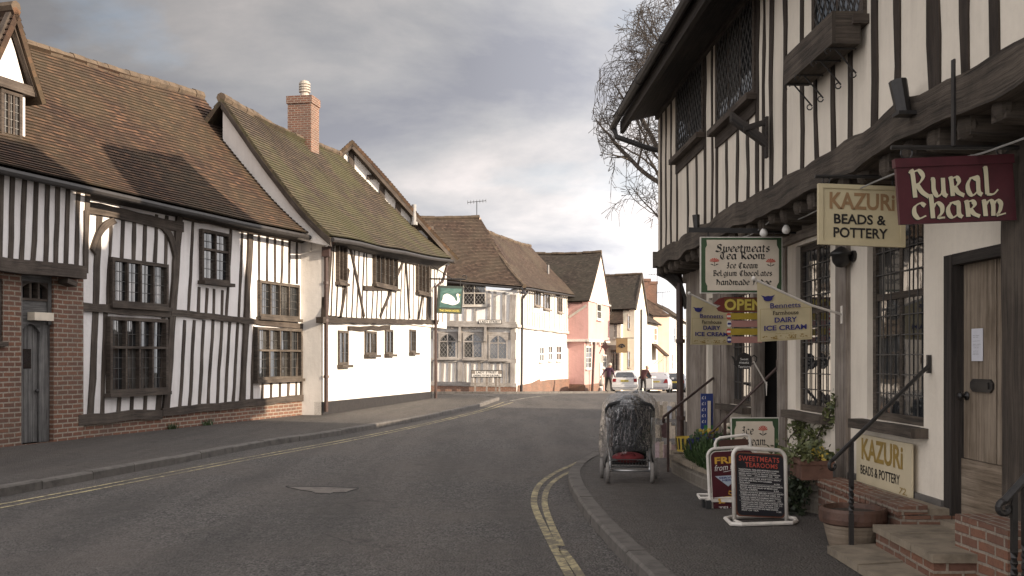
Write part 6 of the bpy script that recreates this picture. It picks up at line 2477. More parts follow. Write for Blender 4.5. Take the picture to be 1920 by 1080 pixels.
# string of bulbs along the jetty
bpx = [(1238, 498, 17.9), (1283, 493, 16.9), (1312, 480, 15.0), (1432, 436, 11.35), (1474, 430, 10.9)]
cable = [at(1238, 490, 17.8), at(1262, 490, 17.3), at(1283, 483, 16.9), at(1312, 470, 15.2), at(1345, 455, 13.8), at(1400, 443, 12.0), at(1432, 424, 11.35), at(1457, 405, 11.1), at(1474, 416, 10.9), at(1500, 410, 10.4), at(1545, 388, 9.4), at(1620, 350, 8.2), at(1700, 318, 7.4), at(1780, 300, 6.9), at(1832, 290, 6.6), at(1880, 274, 6.3), at(1930, 256, 6.0)]
t = thing('festoon_lights', 'string of unlit white bulbs looped under the jetty', 'string lights', cable[6])
mb = MB()
mb.tube(smoothpath(cable, 4), 0.007, 5)
mb.build('cable', plain('grey cable', (0.30, 0.29, 0.27), 0.6, 0.1), t)
mbs = MB()
bulb0 = None
for px, py, y in bpx:
    c = at(px, py, y)
    if bulb0 is None:
        mb = MB()
        mb.lathe((0, 0, 0), [(0.0, -0.052), (0.026, -0.046), (0.043, -0.025), (0.046, -0.004), (0.038, 0.02), (0.022, 0.042), (0.016, 0.05)], 14)
        ORG['tmp'] = V((0, 0, 0))
        bulb0 = mb.build('bulb', M['bulb'], None, smooth=True)
        bulb0.parent = t
        sk = MB()
        sk.lathe((0, 0, 0), [(0.02, 0.046), (0.022, 0.085), (0.008, 0.10)], 10)
        sk_o = sk.build('socket', M['iron'])
        sk_o.parent = bulb0
        b = bulb0
    else:
        b = bulb0.copy()
        col.objects.link(b)
        s2 = sk_o.copy()
        col.objects.link(s2)
        s2.parent = b
    b.location = c - ORG[t.name]

# wooden window box on the upper storey
za, zb_ = 4.26, 4.53
sa, sb = FR.sz(1627, 50, UO)[0], FR.sz(1470, 120, UO + 0.3)[0]
t = thing('window_box', 'weathered empty wooden window box on upper storey', 'window box', FR.w((sa + sb) / 2, za, UO + 0.15))
mb = MB(FR.d)
mb.fbeam(FR, (sa, (za + zb_) / 2), (sb, (za + zb_) / 2), zb_ - za, UO + 0.272, UO + 0.30, 0.0)
mb.beam(FR.w(sa, (za + zb_) / 2, UO + 0.06), FR.w(sa, (za + zb_) / 2, UO + 0.271), zb_ - za, V((0, 0, 1)), 0.025, FR.d)
mb.beam(FR.w(sb - 0.025, (za + zb_) / 2, UO + 0.06), FR.w(sb - 0.025, (za + zb_) / 2, UO + 0.271), zb_ - za, V((0, 0, 1)), 0.025, FR.d)
mb.fbox(FR, sa + 0.026, sb - 0.026, za + 0.003, za + 0.028, UO + 0.06, UO + 0.271)
mb.fbox(FR, sa + 0.026, sb - 0.026, za + 0.03, zb_ - 0.02, UO + 0.05, UO + 0.075)
mb.build('box_boards', M['timber_beam'], t)
for s in (sa + 0.1, sa + 0.45, sb - 0.4, sb - 0.1):
    mb = MB(FR.d)
    mb.tube([FR.w(s, za - 0.012, UO + 0.28), FR.w(s, za - 0.012, UO + 0.06)], 0.009, 5)
    mb.tube([FR.w(s, za - 0.012, UO + 0.24), FR.w(s, za - 0.22, UO + 0.06)], 0.008, 5)
    mb.tube(arc(FR.w(s, za - 0.23, UO + 0.085), 0.025, -PI, PI * 0.5, 8, FR.n, V((0, 0, 1))), 0.006, 5)
    mb.tube(arc(FR.w(s, za - 0.035, UO + 0.30), 0.025, -PI * .5, PI, 8, FR.n, V((0, 0, 1))), 0.006, 5)
    mb.build('iron_scroll', M['iron'], t)

# Kazuri board on the wall under the window
q00, q01 = FR.sz(1608, 812, 0.05), FR.sz(1606, 912, 0.05)
q10, q11 = FR.sz(1717, 834, 0.05), FR.sz(1712, 947, 0.05)
t = thing('wall_sign', 'cream board lettered Kazuri 72 leaning below the window', 'shop sign', FR.w(q11[0], q11[1], 0.05))
zt, zb2 = (q00[1] + q10[1]) / 2, (q01[1] + q11[1]) / 2
pan = Pan(FR.w(q00[0], zt, 0.062), -FR.d, (0, 0, -1), abs(q00[0] - q11[0]), zt - zb2)
mb = MB()
pan.slab(mb, 0, 0, 1, 1, -0.015, 0)
mb.build('sign_board', plain('glossy cream board', (0.60, 0.52, 0.36), 0.35, 0.08, 3), t)
mb = MB()
letters(mb, pan, 'KAZURi', 0.11, 0.06, 0.86, 0.46, 0.003, 0.028)
mb.build('name_lettering', M['gold'], t)
mb = MB()
letters(mb, pan, 'BEADS & POTTERY', 0.09, 0.56, 0.81, 0.73, 0.003, 0.012)
mb.build('lettering', M['blackletter'], t)
mb = MB()
letters(mb, pan, '72.', 0.80, 0.76, 0.93, 0.87, 0.003, 0.0, 0.2)
mb.build('number_lettering', M['gold'], t)

# ------------------------------------------------------------------ handrails


def scroll(c, r, u, v=V((0, 0, 1)), a0=PI / 2, turns=1.25, n=16):
    return [V(c) + u * (r * (1 - 0.55 * i / n) * math.cos(a0 + 2 * PI * turns * i / n)) + v * (r * (1 - 0.55 * i / n) * math.sin(a0 + 2 * PI * turns * i / n)) for i in range(n + 1)]


def handrail(label, top, low, posts, r=0.016, mt=None, twist=True, hook=True):
    t = thing('handrail', label, 'handrail', V((posts[0][0], posts[0][1], 0)))
    top, low = V(top), V(low)
    mb = MB()
    dd = (low - top).normalized()
    u = V((dd.x, dd.y, 0)).normalized()
    path = [top, low]
    sc_ = scroll(low + V((0, 0, -0.045)), 0.045, -u, V((0, 0, 1)), PI / 2, 0.85, 12)
    mb.tube([top + V((0, 0, 0.0)), low], r, 8)
    mb.tube([low] + sc_, r * 0.9, 8, r * 0.7)
    if hook:
        mb.box(top - V((0, 0, 0.06)), 0.03, 0.03, 0.15)
    mb.build('rail', mt or M['iron'], t)
    for (x, y, z0) in posts:
        f = (V((x, y, 0)) - V((top.x, top.y, 0))).length / max(1e-6, (V((low.x, low.y, 0)) - V((top.x, top.y, 0))).length)
        zt = top.z + (low.z - top.z) * f
        mb = MB()
        hw = 0.016
        n = 26
        rings = []
        for i in range(n + 1):
            k = i / n
            a = 0.0
            if twist and 0.42 < k < 0.68:
                a = (k - 0.42) / 0.26 * PI * 2
            elif twist and k >= 0.68:
                a = PI * 2
            rings.append([V((x, y, zt - (zt - z0) * k)) + V((math.cos(a + PI / 4 + j * PI / 2), math.sin(a + PI / 4 + j * PI / 2), 0)) * (hw * 1.41) for j in range(4)])
        for A, B in zip(rings[:-1], rings[1:]):
            for j in range(4):
                mb.face([A[j], A[(j + 1) % 4], B[(j + 1) % 4], B[j]])
        mb.build('post', mt or M['iron'], t)
    return t


handrail('iron handrail with twisted post beside the Kazuri board', (3.44, 8.22, 1.58), (2.50, 7.76, 0.85), [(2.672, 7.842, 0.16)], 0.017)
handrail('heavy black handrail cut off at bottom right corner', (3.52, 5.92, 1.45), (2.92, 5.9, 0.80), [(2.975, 5.9, 0.0), (3.045, 5.91, 0.0)], 0.026, hook=False)
handrail('rusty handrail rising to the middle tea room window', (3.31, 12.4, 1.53), (2.5, 12.45, 0.72), [(2.66, 12.44, 0.3)], 0.017, M['iron_rust'], False)
handrail('far handrail crossing in front of the brown downpipe', (3.17, 15.6, 1.34), (2.02, 13.25, 0.86), [(2.10, 13.40, 0.0)], 0.019, M['iron_rust'], False)

# ------------------------------------------------------------------ brick ledge, terrace, steps
lg = thing('brick_ledge', 'stepped low brick ledge under the Kazuri board', 'brick wall', (3.1, 8.6, 0))
mb = MB(FR.d)
P_ = [(3.0, 9.75), (3.07, 7.85), (3.50, 7.85), (3.44, 9.75)]
mb.hexa([V((x, y, -0.05)) for x, y in P_], [V((x, y, 0.40)) for x, y in P_])
mb.build('brick_course', M['brick_step'], lg)
mb = MB(FR.d)
y = 7.86
while y < 9.70:
    w_ = 0.098 + rnd.uniform(-0.005, 0.005)
    x0 = 3.065 - (y - 7.85) * 0.037 - 0.018 + rnd.uniform(-0.008, 0.008)
    z = 0.400 + rnd.uniform(-0.004, 0.006)
    q = [V((x0, y, z)), V((x0, y + w_, z)), V((x0 + 0.235, y + w_, z + 0.012)), V((x0 + 0.235, y, z + 0.012))]
    mb.hexa(q, [p + V((0, 0, 0.068)) for p in q])
    y += w_ + 0.013
bevel(mb.build('coping_brick', M['brick_step'], lg), 0.012, 2)
mb = MB(FR.d)
mb.hexa([V((x, y, 0.40)) for x, y in ((3.22, 7.88), (3.50, 7.88), (3.44, 9.73), (3.16, 9.73))], [V((x, y, 0.452)) for x, y in ((3.22, 7.88), (3.50, 7.88), (3.44, 9.73), (3.16, 9.73))])
mb.build('mortar_top', M['stone_slab'], lg)

tr_ = thing('terrace_wall', 'low rubble stone terrace wall along tea room front', 'stone wall', (2.4, 11.5, 0))
mb = MB(V((0, 1, 0)))
front = [(2.13, 13.3), (2.20, 12.0), (2.27, 11.25), (2.62, 10.4), (3.06, 9.72)]
hts = [0.30, 0.30, 0.31, 0.36, 0.40]
for i in range(len(front) - 1):
    a, b = front[i], front[i + 1]
    ha_, hb_ = hts[i], hts[i + 1]
    mb.face([V((a[0], a[1], -0.05)), V((b[0], b[1], -0.05)), V((b[0], b[1], hb_)), V((a[0], a[1], ha_))])
mb.face([V((2.13, 13.3, -0.05)), V((3.2, 13.3, -0.05)), V((3.2, 13.3, 0.3)), V((2.13, 13.3, 0.3))])
mb.build('rubble_face', M['stone_rubble'], tr_)
mb = MB()
for i in range(len(front) - 1):
    a, b = front[i], front[i + 1]
    ha_, hb_ = hts[i], hts[i + 1]
    n_ = max(1, int(math.hypot(b[0] - a[0], b[1] - a[1]) / 0.45))
    for k in range(n_):
        f0, f1 = k / n_, (k + 0.97) / n_
        A, B = V((a[0] + (b[0] - a[0]) * f0, a[1] + (b[1] - a[1]) * f0, ha_ + (hb_ - ha_) * f0)), V((a[0] + (b[0] - a[0]) * f1, a[1] + (b[1] - a[1]) * f1, ha_ + (hb_ - ha_) * f1))
        s_ = V((0.19, 0.03, 0))
        j = V((rnd.uniform(-.01, .01), 0, rnd.uniform(-.006, .006))) - V((0.02, 0, 0))
        q = [A + j, B + j, B + s_ + j, A + s_ + j]
        mb.hexa(q, [p + V((0, 0, 0.05)) for p in q])
bevel(mb.build('coping_stone', M['stone_slab'], tr_), 0.012, 2)
mb = MB()
mb.face([V((2.2, 13.28, 0.262)), V((2.3, 11.2, 0.27)), V((2.95, 9.78, 0.33)), V((3.40, 9.78, 0.33)), V((3.29, 13.28, 0.262))])
mb.build('terrace_floor', M['soil'], tr_)

st = thing('stone_steps', 'worn brick and stone steps up to oak door', 'steps', (2.9, 7.0, 0))


def step_block(pts, z0, z1, slab=0.055, name='step'):
    mb = MB(FR.d)
    ins = [(V((x, y, 0)) - V((sum(p[0] for p in pts) / 4, sum(p[1] for p in pts) / 4, 0))) for x, y in pts]
    c_ = V((sum(p[0] for p in pts) / 4, sum(p[1] for p in pts) / 4, 0))
    inner = [c_ + i * 0.955 for i in ins]
    mb.hexa([V((p.x, p.y, z0)) for p in inner], [V((p.x, p.y, z1 - slab)) for p in inner])
    b = mb.build(name, M['brick_step'], st)
    mb = MB()
    # tread stones with uneven joints
    A, B, C_, D = [V((x, y, 0)) for x, y in pts]
    n_ = 3
    for k in range(n_):
        f0, f1 = k / n_ + (0.004 if k else 0), (k + 1) / n_ - 0.004
        dz = rnd.uniform(-0.005, 0.005)
        q = [A.lerp(D, f0), B.lerp(C_, f0), B.lerp(C_, f1), A.lerp(D, f1)]
        mb.hexa([V((p.x, p.y, z1 - slab)) for p in q], [V((p.x, p.y, z1 + dz)) for p in q])
    tr__ = mb.build('tread', M['stone_slab'], b)
    bevel(tr__, 0.016, 3)


step_block([(2.47, 7.80), (2.92, 7.90), (2.98, 5.9), (2.46, 5.7)], -0.05, 0.17)
step_block([(2.84, 7.84), (3.50, 7.83), (3.53, 6.62), (2.80, 6.62)], -0.05, 0.335)
th = MB(FR.d)
th.fbox(FR, door_r[0] - 0.1, door_r[1] + 0.1, 0.25, 0.372, -0.2, 0.10)
th.build('threshold', M['stone_slab'], st)
npier = MB(FR.d)
npier.fbox(FR, door_r[0] - 0.75, door_r[0] - 0.06, -0.05, 0.56, 0.0, 0.42)
npier.build('brick_pier', M['brick_step'], st)

# barrel shaped pot
t = thing('barrel_planter', 'round brown barrel planter with thick rim beside stone step', 'plant pot', (2.70, 8.10, 0))
mb = MB()
c = V((2.785, 8.14, KH - 0.01))
mb.lathe(c, [(0.0, 0.0), (0.185, 0.0), (0.212, 0.10), (0.236, 0.205), (0.0, 0.206)], 32)
mb.build('pot_body', M['timber_door'], t)
mb = MB()
mb.lathe(c, [(0.236, 0.19), (0.262, 0.205), (0.268, 0.24), (0.265, 0.30), (0.256, 0.322), (0.232, 0.322), (0.225, 0.28)], 32)
mb.build('pot_rim', plain('brown glazed rim', (0.095, 0.050, 0.034), 0.6, 0.4, 9, 0.4), t, smooth=False)
mb = MB()
mb.lathe(c, [(0.0, 0.286), (0.222, 0.282)], 24)
mb.build('soil', M['soil'], t)

# ------------------------------------------------------------------ planting


def leafset(mb, pts, size, n, spread, rs, flat=0.0):
    for p in pts:
        for _ in range(n):
            c_ = V(p) + V((rs.gauss(0, spread[0]), rs.gauss(0, spread[1]), rs.gauss(0, spread[2])))
            s_ = size * rs.uniform(0.6, 1.25)
            a = V((rs.gauss(0, 1), rs.gauss(0, 1), rs.gauss(0, 1))).normalized()
            b_ = a.orthogonal().normalized()
            b_ = (Matrix.Rotation(rs.uniform(0, 6.28), 3, a) @ b_)
            c2 = a.cross(b_)
            mb.face([c_ - b_ * s_ * .5, c_ + c2 * s_ * .38 - b_ * s_ * .1, c_ + b_ * s_ * .6, c_ - c2 * s_ * .38 - b_ * s_ * .1])


rs = random.Random(5)
iv = thing('climbing_ivy', 'ivy climbing the wall beside tea room window sill', 'ivy', FR.w(sR(1530), 0.75, 0.1))
stems = [[(1530, 868), (1524, 835), (1520, 815), (1507, 800), (1490, 792)], [(1524, 840), (1535, 815), (1550, 790), (1560, 768), (1568, 748)], [(1522, 850), (1508, 830), (1495, 808)]]
pts = []
im = MB()
for s in stems:
    P3 = [FR.w(*FR.sz(x, y, 0.05), 0.05) for x, y in s]
    sp = smoothpath(P3, 5)
    im.tube(sp, 0.008, 5)
    pts += sp
free = smoothpath([FR.w(*FR.sz(1492, 868, 0.12), 0.12), FR.w(*FR.sz(1478, 830, 0.14), 0.14), FR.w(*FR.sz(1490, 810, 0.10), 0.10), FR.w(*FR.sz(1500, 798, 0.06), 0.06)], 5)
im.tube(free, 0.006, 5)
im.build('stem', M['bark'], iv)
lm_ = MB()
leafset(lm_, pts, 0.05, 13, (0.035, 0.055, 0.045), rs)
leafset(lm_, free, 0.04, 4, (0.03, 0.03, 0.03), rs)
lm_.build('foliage', M['ivy'], iv)

q = at(1522, 892, 9.85)
pb = thing('trough_planter', 'brown rectangular plant trough at corner of brick ledge', 'plant trough', q)
bx_ = MB()
A = [at(1490, 884, 10.15), at(1530, 892, 9.80), at(1552, 892, 9.80), at(1515, 880, 10.2)]
c0_ = V((2.98, 9.93, 0.455))
bx_.d = FR.d
for sx, sy, z0, z1 in ((0.30, 0.50, 0.0, 0.15), (0.33, 0.53, 0.149, 0.185)):
    bx_.box(c0_ + V((0, 0, z0)), sx, sy, z1 - z0, -0.05)
pb.location = c0_
ORG[pb.name] = c0_
bevel(bx_.build('trough_body', M['terracotta'], pb), 0.008)
lf = MB()
leafset(lf, [c0_ + V((rs.uniform(-.14, .14), rs.uniform(-.3, .3), 0.21 + rs.uniform(0, .06))) for _ in range(40)], 0.055, 8, (0.03, 0.04, 0.03), rs)
leafset(lf, [c0_ + V((-0.2 + rs.uniform(-.06, .06), rs.uniform(-.1, .5), 0.18 + rs.uniform(-.05, .08))) for _ in range(16)], 0.05, 7, (0.04, 0.05, 0.04), rs)
lf.build('foliage', M['ivy'], pb)
lf = MB()
leafset(lf, [c0_ + V((0.05 + rs.uniform(-.07, .07), -0.18 + rs.uniform(-.1, .1), 0.25)) for _ in range(9)], 0.045, 4, (0.02, 0.02, 0.02), rs)
lf.build('blossoms', M['petal_yellow'], pb)
tp_ = thing('trailing_plant', 'dark trailing plant hanging over rubble wall behind chalk board', 'plant', (2.75, 10.0, 0.4))
lf = MB()
pts = []
for k in range(44):
    x0, y0 = 2.74 + rs.uniform(-.10, .20), 9.92 + rs.uniform(-.25, .35)
    L = rs.uniform(0.12, 0.42)
    for j in range(8):
        pts.append(V((x0 - 0.05 * j / 8, y0, 0.44 - L * j / 7)))
leafset(lf, pts, 0.045, 3, (0.03, 0.03, 0.02), rs)
lf.build('foliage', M['leaf_dark'], tp_)

# bushy bed in the stone trough by the pavement
bd_ = thing('bedding_plant', 'low green bushy plants with small white flowers behind stone coping', 'plants', (2.5, 12.3, 0.27))
lf = MB()
for k in range(1500):
    x, y = rs.uniform(2.24, 2.76), rs.uniform(11.4, 12.9)
    h = 0.40 * (1 - ((x - 2.48) / 0.34) ** 2 * 0.6) * rs.uniform(0.5, 1)
    a = rs.uniform(0, 6.28)
    tip = V((x + 0.12 * math.cos(a), y + 0.12 * math.sin(a), 0.27 + h))
    b0 = V((x, y, 0.27 + h * 0.3))
    wv = V((-math.sin(a), math.cos(a), 0)) * 0.011
    lf.face([b0 - wv, b0 + wv, tip + wv * .4, tip - wv * .4])
lf.build('foliage', M['leaf'], bd_)
lf = MB()
for k in range(26):
    lf.ball((rs.uniform(2.24, 2.5), rs.uniform(11.4, 13.0), 0.33 + rs.uniform(0, .12)), 0.014, 6, 4)
lf.build('blossoms', M['petal_white'], bd_)
lf = MB()
for k in range(8):
    lf.ball((rs.uniform(2.45, 2.75), rs.uniform(12.95, 13.4), 0.60 + rs.uniform(0, .14)), 0.03, 6, 4)
fl_ = thing('flower_tub', 'tub of yellow and cream flowers beside far handrail', 'flowers', (2.6, 13.2, 0.27))
lf.build('blossoms', M['petal_yellow'], fl_)
lf = MB()
for k in range(14):
    lf.ball((rs.uniform(2.8, 3.05), rs.uniform(13.0, 13.4), 0.64 + rs.uniform(0, .12)), 0.035, 6, 4)
lf.build('cream_blossoms', M['cream_panel'], fl_)
mb = MB()
mb.lathe((2.6, 13.25, 0.27), [(0, 0), (0.2, 0), (0.26, 0.3), (0.24, 0.3), (0.2, 0.25), (0, 0.25)], 18)
mb.build('tub', M['navyletter'], fl_)
lf = MB()
leafset(lf, [V((rs.uniform(2.35, 2.95), rs.uniform(12.95, 13.5), 0.55 + rs.uniform(-.05, .1))) for _ in range(40)], 0.06, 5, (0.04, 0.04, 0.03), rs)
lf.build('foliage', M['leaf'], fl_)

# seaside-style display of goods beyond the rail
dp = thing('goods_display', 'small rack of packets and striped tub outside tea room', 'shop display', (2.15, 14.0, 0))
mb = MB()
for x in (2.02, 2.30):
    mb.tube([V((x, 14.0, 0)), V((x, 14.0, 0.98))], 0.011, 5)
for z in (0.42, 0.70, 0.96):
    mb.tube([V((2.02, 14.0, z)), V((2.30, 14.0, z))], 0.009, 5)
mb.build('rack', M['metal_grey'], dp)
cols = [plain('silver packet', (0.42, 0.42, 0.44), 0.3, 0.2, 30), plain('pink packet', (0.36, 0.27, 0.27), 0.5, 0.3, 30), plain('dark packet', (0.09, 0.05, 0.05), 0.5, 0.4, 30), plain('cream packet', (0.5, 0.42, 0.33), 0.5, 0.3, 30)]
for k in range(15):
    row = k // 5
    x = 2.04 + (k % 5) * 0.055
    z = (0.78, 0.52, 0.24)[row] + rs.uniform(-.01, .02)
    mb = MB()
    mb.box((x, 13.96 + rs.uniform(-.02, .02), z), 0.062, 0.035, rs.uniform(0.17, 0.24), rs.uniform(-.4, .4))
    bevel(mb.build('packet', cols[(0, 2, 1)[row]] if rs.random() < .7 else cols[3], dp), 0.01)
tb = thing('striped_tub', 'yellow tub with dark stripes behind bushy plants', 'tub', (2.42, 13.8, 0.35))
mb = MB()
mb.lathe((2.42, 13.8, 0.35), [(0, 0), (0.13, 0), (0.15, 0.2), (0.138, 0.2), (0.13, 0.15), (0, 0.15)], 20)
mb.build('tub_body', M['petal_yellow'], tb)
mb = MB()
for k in range(7):
    a = -PI + k * 0.42 + 0.1
    p = lambda aa, r_, z: V((2.42 + r_ * math.cos(aa), 13.8 + r_ * math.sin(aa), 0.35 + z))
    mb.face([p(a, 0.136, 0.03), p(a + 0.2, 0.136, 0.03), p(a + 0.2, 0.152, 0.185), p(a, 0.152, 0.185)])
mb.build('stripe_print', M['blackletter'], tb)
mb = MB()
mb.box((2.42, 13.8, 0.0), 0.4, 0.4, 0.35)
bevel(mb.build('stand', M['stone_slab'], tb), 0.01)

# blue ice lolly price board on the far door post
q0, q1 = at(1314, 738, 15.4), at(1337, 818, 15.4)
t = thing('price_board', 'narrow blue and green price board standing in far doorway', 'sign', (q0.x + 0.1, 15.4, q1.z))
pan = Pan(q0, (1, 0, 0), (0, 0, -1), q1.x - q0.x, q0.z - q1.z)
mb = MB()
pan.slab(mb, 0, 0, 1, 1, -0.04, 0)
mb.build('sign_board', plain('blue board', (0.02, 0.04, 0.17), 0.4, 0.2), t)
mb = MB()
pan.slab(mb, 0.25, 0.74, 1.0, 0.95, 0, 0.004)
mb.build('green_print', plain('green print', (0.03, 0.16, 0.05), 0.5, 0.2), t)
mb = MB()
pan.slab(mb, 0.55, 0.17, 0.78, 0.85, 0.004, 0.03)
mb.build('lolly_print', M['cream_panel'], t)
mb = MB()
for k in range(5):
    letters(mb, pan, '£1', 0.08, 0.06 + k * 0.14, 0.38, 0.13 + k * 0.14, 0.004)
mb.build('lettering', M['whiteletter'], t)

# ------------------------------------------------------------------ pavement boards


def frame_path(pan, x0, y0, x1, y1, rx, ry, n=6, z=0.0):
    return [pan.p(x, y, z) for x, y in [(x0, y1)] + [(x0, y0 + ry)] + [(x0 + rx - rx * math.cos(PI / 2 * i / n), y0 + ry - ry * math.sin(PI / 2 * i / n)) for i in range(1, n)] + [(x0 + rx, y0), (x1 - rx, y0)] + [(x1 - rx + rx * math.sin(PI / 2 * i / n), y0 + ry - ry * math.cos(PI / 2 * i / n)) for i in range(1, n)] + [(x1, y0 + ry), (x1, y1)]]


# chalk menu board
y0 = 9.28
tl, tr = at(1372, 836, y0 - 0.03), at(1474, 842, y0 + 0.07)
bl_ = at(1378, 1003, y0 - 0.03)
pan = Pan(tl, tr - tl, (0.02, 0, -1), (tr - tl).length, tl.z - 0.03)
t = thing('menu_board', 'white framed black chalk menu board headed Sweetmeats Tearooms', 'pavement sign', (2.28, y0, KH))
RT = 0.019
H = pan.h
mb = MB()
zbot = (tl.z - KH - RT) / pan.h
fp = frame_path(pan, 0.02, 0.02, 0.98, zbot, 0.14, 0.10)
mb.tube(fp, RT, 10)
mb.build('frame', M['whitepaint'], t, smooth=True)
mb = MB()
b0, b1 = fp[0], fp[-1]
fw = V((-pan.u.y, pan.u.x, 0))
ins = [b0 - fw * 0.16 - pan.u * 0.10, b0 - fw * 0.21 - pan.u * 0.02, b1 - fw * 0.21 - pan.u * 0.05, b1 - fw * 0.12 + pan.u * 0.04, b1 + fw * 0.0 + pan.u * 0.09, b1 + fw * 0.16 + pan.u * 0.02, b1 + fw * 0.2 - pan.u * 0.04, b0 + fw * 0.2 + pan.u * 0.05, b0 + fw * 0.14 - pan.u * 0.03]
ins = [V((p.x, p.y, KH + RT - 0.002)) for p in ins]
mb.tube(ins + [ins[0]], RT, 8)
mb.tube([b0, V((b0.x, b0.y, KH + RT)) - fw * 0.2], RT * 0.8, 6)
mb.build('base_loop', M['whitepaint'], t)
mb = MB()
pan.poly(mb, round_rect(0.05, 0.065, 0.96, 0.815, 0.08, 0.06), -0.012, 0.0)
mb.build('board_edge', plain('brown board edge', (0.16, 0.06, 0.035), 0.6, 0.2), t)
mb = MB()
pan.poly(mb, round_rect(0.075, 0.08, 0.94, 0.80, 0.08, 0.06), 0.0, 0.005)
mb.build('chalk_panel', M['board_black'], t)
mb = MB()
letters(mb, pan, 'SWEETMEATS', 0.12, 0.105, 0.86, 0.165, 0.007, 0.012, 0, 1.1, skew=0.004)
letters(mb, pan, 'TEAROOMS', 0.235, 0.18, 0.83, 0.235, 0.007, 0.012, 0, 1.1, skew=0.006)
mb.build('heading_lettering', M['redletter'], t)
mb = MB()
lines = [("TRADITIONAL TEAS AND MORNING COFFEES", .85), ("HOMEMADE SCONES WITH JAM AND CREAM", .80), ("SERVED WITH A POT OF TEA FOR ONE PERSON", .87), ("CREAM TEAS  -  STRAWBERRY JAM    4.95", .84), None,
         ("CHICKEN AND LEEK SOUP WITH BREAD", .88), ("EGG AND CRESS ROLL WITH CUCUMBER", .72), ("SALAD                          6.50", .86), None,
         ("SMOKED SALMON SANDWICHES WITH LEMON", .92), ("BUTTER AND SIDE SALAD OF MIXED LEAF", .82), ("WITH CRISPS                    5.25", .84), None,
         ("BAKED POTATO SERVED WITH A SALAD", .93), ("CHEESE AND BEANS OR COTTAGE CHEESE  5.25", .86), None,
         ("HAM AND CHEESE PLOUGHMANS WITH PICKLE", .87), ("TOASTED TEACAKE AND CRUMPETS    3.50", .88), None,
         ("CHOCOLATE CAKE AND LEMON DRIZZLE CAKE", .92), ("CARROT CAKE AND COFFEE WALNUT CAKE  2.75", .90), ("FRESH SANDWICHES MADE TO ORDER DAILY", .84), ("ICE CREAM SUNDAES AND MILK SHAKES", .82), ("POT OF TEA                     1.25", .88)]
yy = 0.255
for k, ln in enumerate(lines):
    if ln is None:
        mb.face([pan.p(0.11, yy - 0.001, 0.007), pan.p(0.90, yy + 0.007, 0.007), pan.p(0.90, yy + 0.0095, 0.007), pan.p(0.11, yy + 0.0015, 0.007)])
        yy += 0.0105
        continue
    letters(mb, pan, ln[0], 0.11 + 0.002 * k, yy, ln[1], yy + 0.0165, 0.007, 0.02, skew=0.008)
    yy += 0.0235
mb.build('chalk_lettering', M['whiteletter'], t)

# maroon coffee sign behind it
y1 = 10.15
tl, tr = at(1327, 843, y1), at(1412, 838, y1 + 0.05)
pan = Pan(tl, tr - tl, (0.05, 0, -1), 0.50, tl.z - at(1327, 968, y1).z)
t = thing('coffee_sign', 'white framed maroon coffee sign half hidden by menu board', 'pavement sign', (2.2, y1, KH))
mb = MB()
fr_ = [pan.p(x, y) for x, y in round_rect(-0.01, -0.01, 1.01, 1.01, 0.16, 0.12)]
mb.tube(fr_ + [fr_[0]], 0.016, 9)
hd_ = [pan.p(x, y) for x, y in ((0.16, 0.0), (0.16, -0.08), (0.2, -0.14), (0.27, -0.165), (0.8, -0.19), (0.87, -0.17), (0.9, -0.12), (0.9, 0.0))]
mb.tube(hd_, 0.015, 8)
mb.build('frame', M['whitepaint'], t)
mb = MB()
pan.poly(mb, round_rect(0.23, -0.13, 0.86, -0.02, 0.08, 0.05), -0.008, 0)
mb.build('top_plate', plain('brown plate', (0.07, 0.03, 0.02), 0.5, 0.2), t)
mb = MB()
pan.poly(mb, round_rect(0.04, 0.03, 0.96, 0.97, 0.12, 0.09), -0.01, 0.0)
mb.build('white_edge', M['whitepaint'], t)
mb = MB()
pan.poly(mb, round_rect(0.055, 0.043, 0.945, 0.957, 0.11, 0.08), 0.0, 0.004)
mb.build('sign_panel', M['maroon'], t)
mb = MB()
letters(mb, pan, 'FRESH', 0.13, 0.12, 0.87, 0.225, 0.006, 0.035)
mb.build('heading_lettering', M['orangeletter'], t)
mb = MB()
letters(mb, pan, 'from the pot', 0.12, 0.24, 0.88, 0.36, 0.006, 0.0, 0.25, skew=-0.03)
letters(mb, pan, 'TEL: 01787', 0.17, 0.865, 0.84, 0.915, 0.006, 0.01)
mb.face([pan.p(0.3, 0.345, 0.006), pan.p(0.8, 0.30, 0.006), pan.p(0.8, 0.305, 0.006), pan.p(0.3, 0.352, 0.006)])
mb.build('white_lettering', M['whiteletter'], t)
mb = MB()
mb.face([pan.p(0.12, 0.405, 0.006), pan.p(0.66, 0.405, 0.006), pan.p(0.39, 0.57, 0.006)])
mb.build('triangle_print', plain('pale blue print', (0.42, 0.48, 0.55), 0.5, 0.1), t)
mb = MB()
letters(mb, pan, 'SERVED', 0.20, 0.42, 0.58, 0.45, 0.008, 0.02)
letters(mb, pan, 'HERE', 0.27, 0.46, 0.51, 0.49, 0.008, 0.02)
mb.build('blue_lettering', M['navyletter'], t)
mb = MB()
mb.face([pan.p(0.39 + 0.24 * math.cos(a), 0.76 + 0.045 * math.sin(a), 0.006) for a in [k * PI / 8 for k in range(16)]])
mb.face([pan.p(x, y, 0.0065) for x, y in ((0.46, 0.64), (0.72, 0.63), (0.70, 0.70), (0.64, 0.74), (0.54, 0.74), (0.48, 0.70))])
mb.tube([pan.p(x, y, 0.0075) for x, y in ((0.47, 0.65), (0.40, 0.64), (0.39, 0.68), (0.49, 0.71))], 0.006, 5)
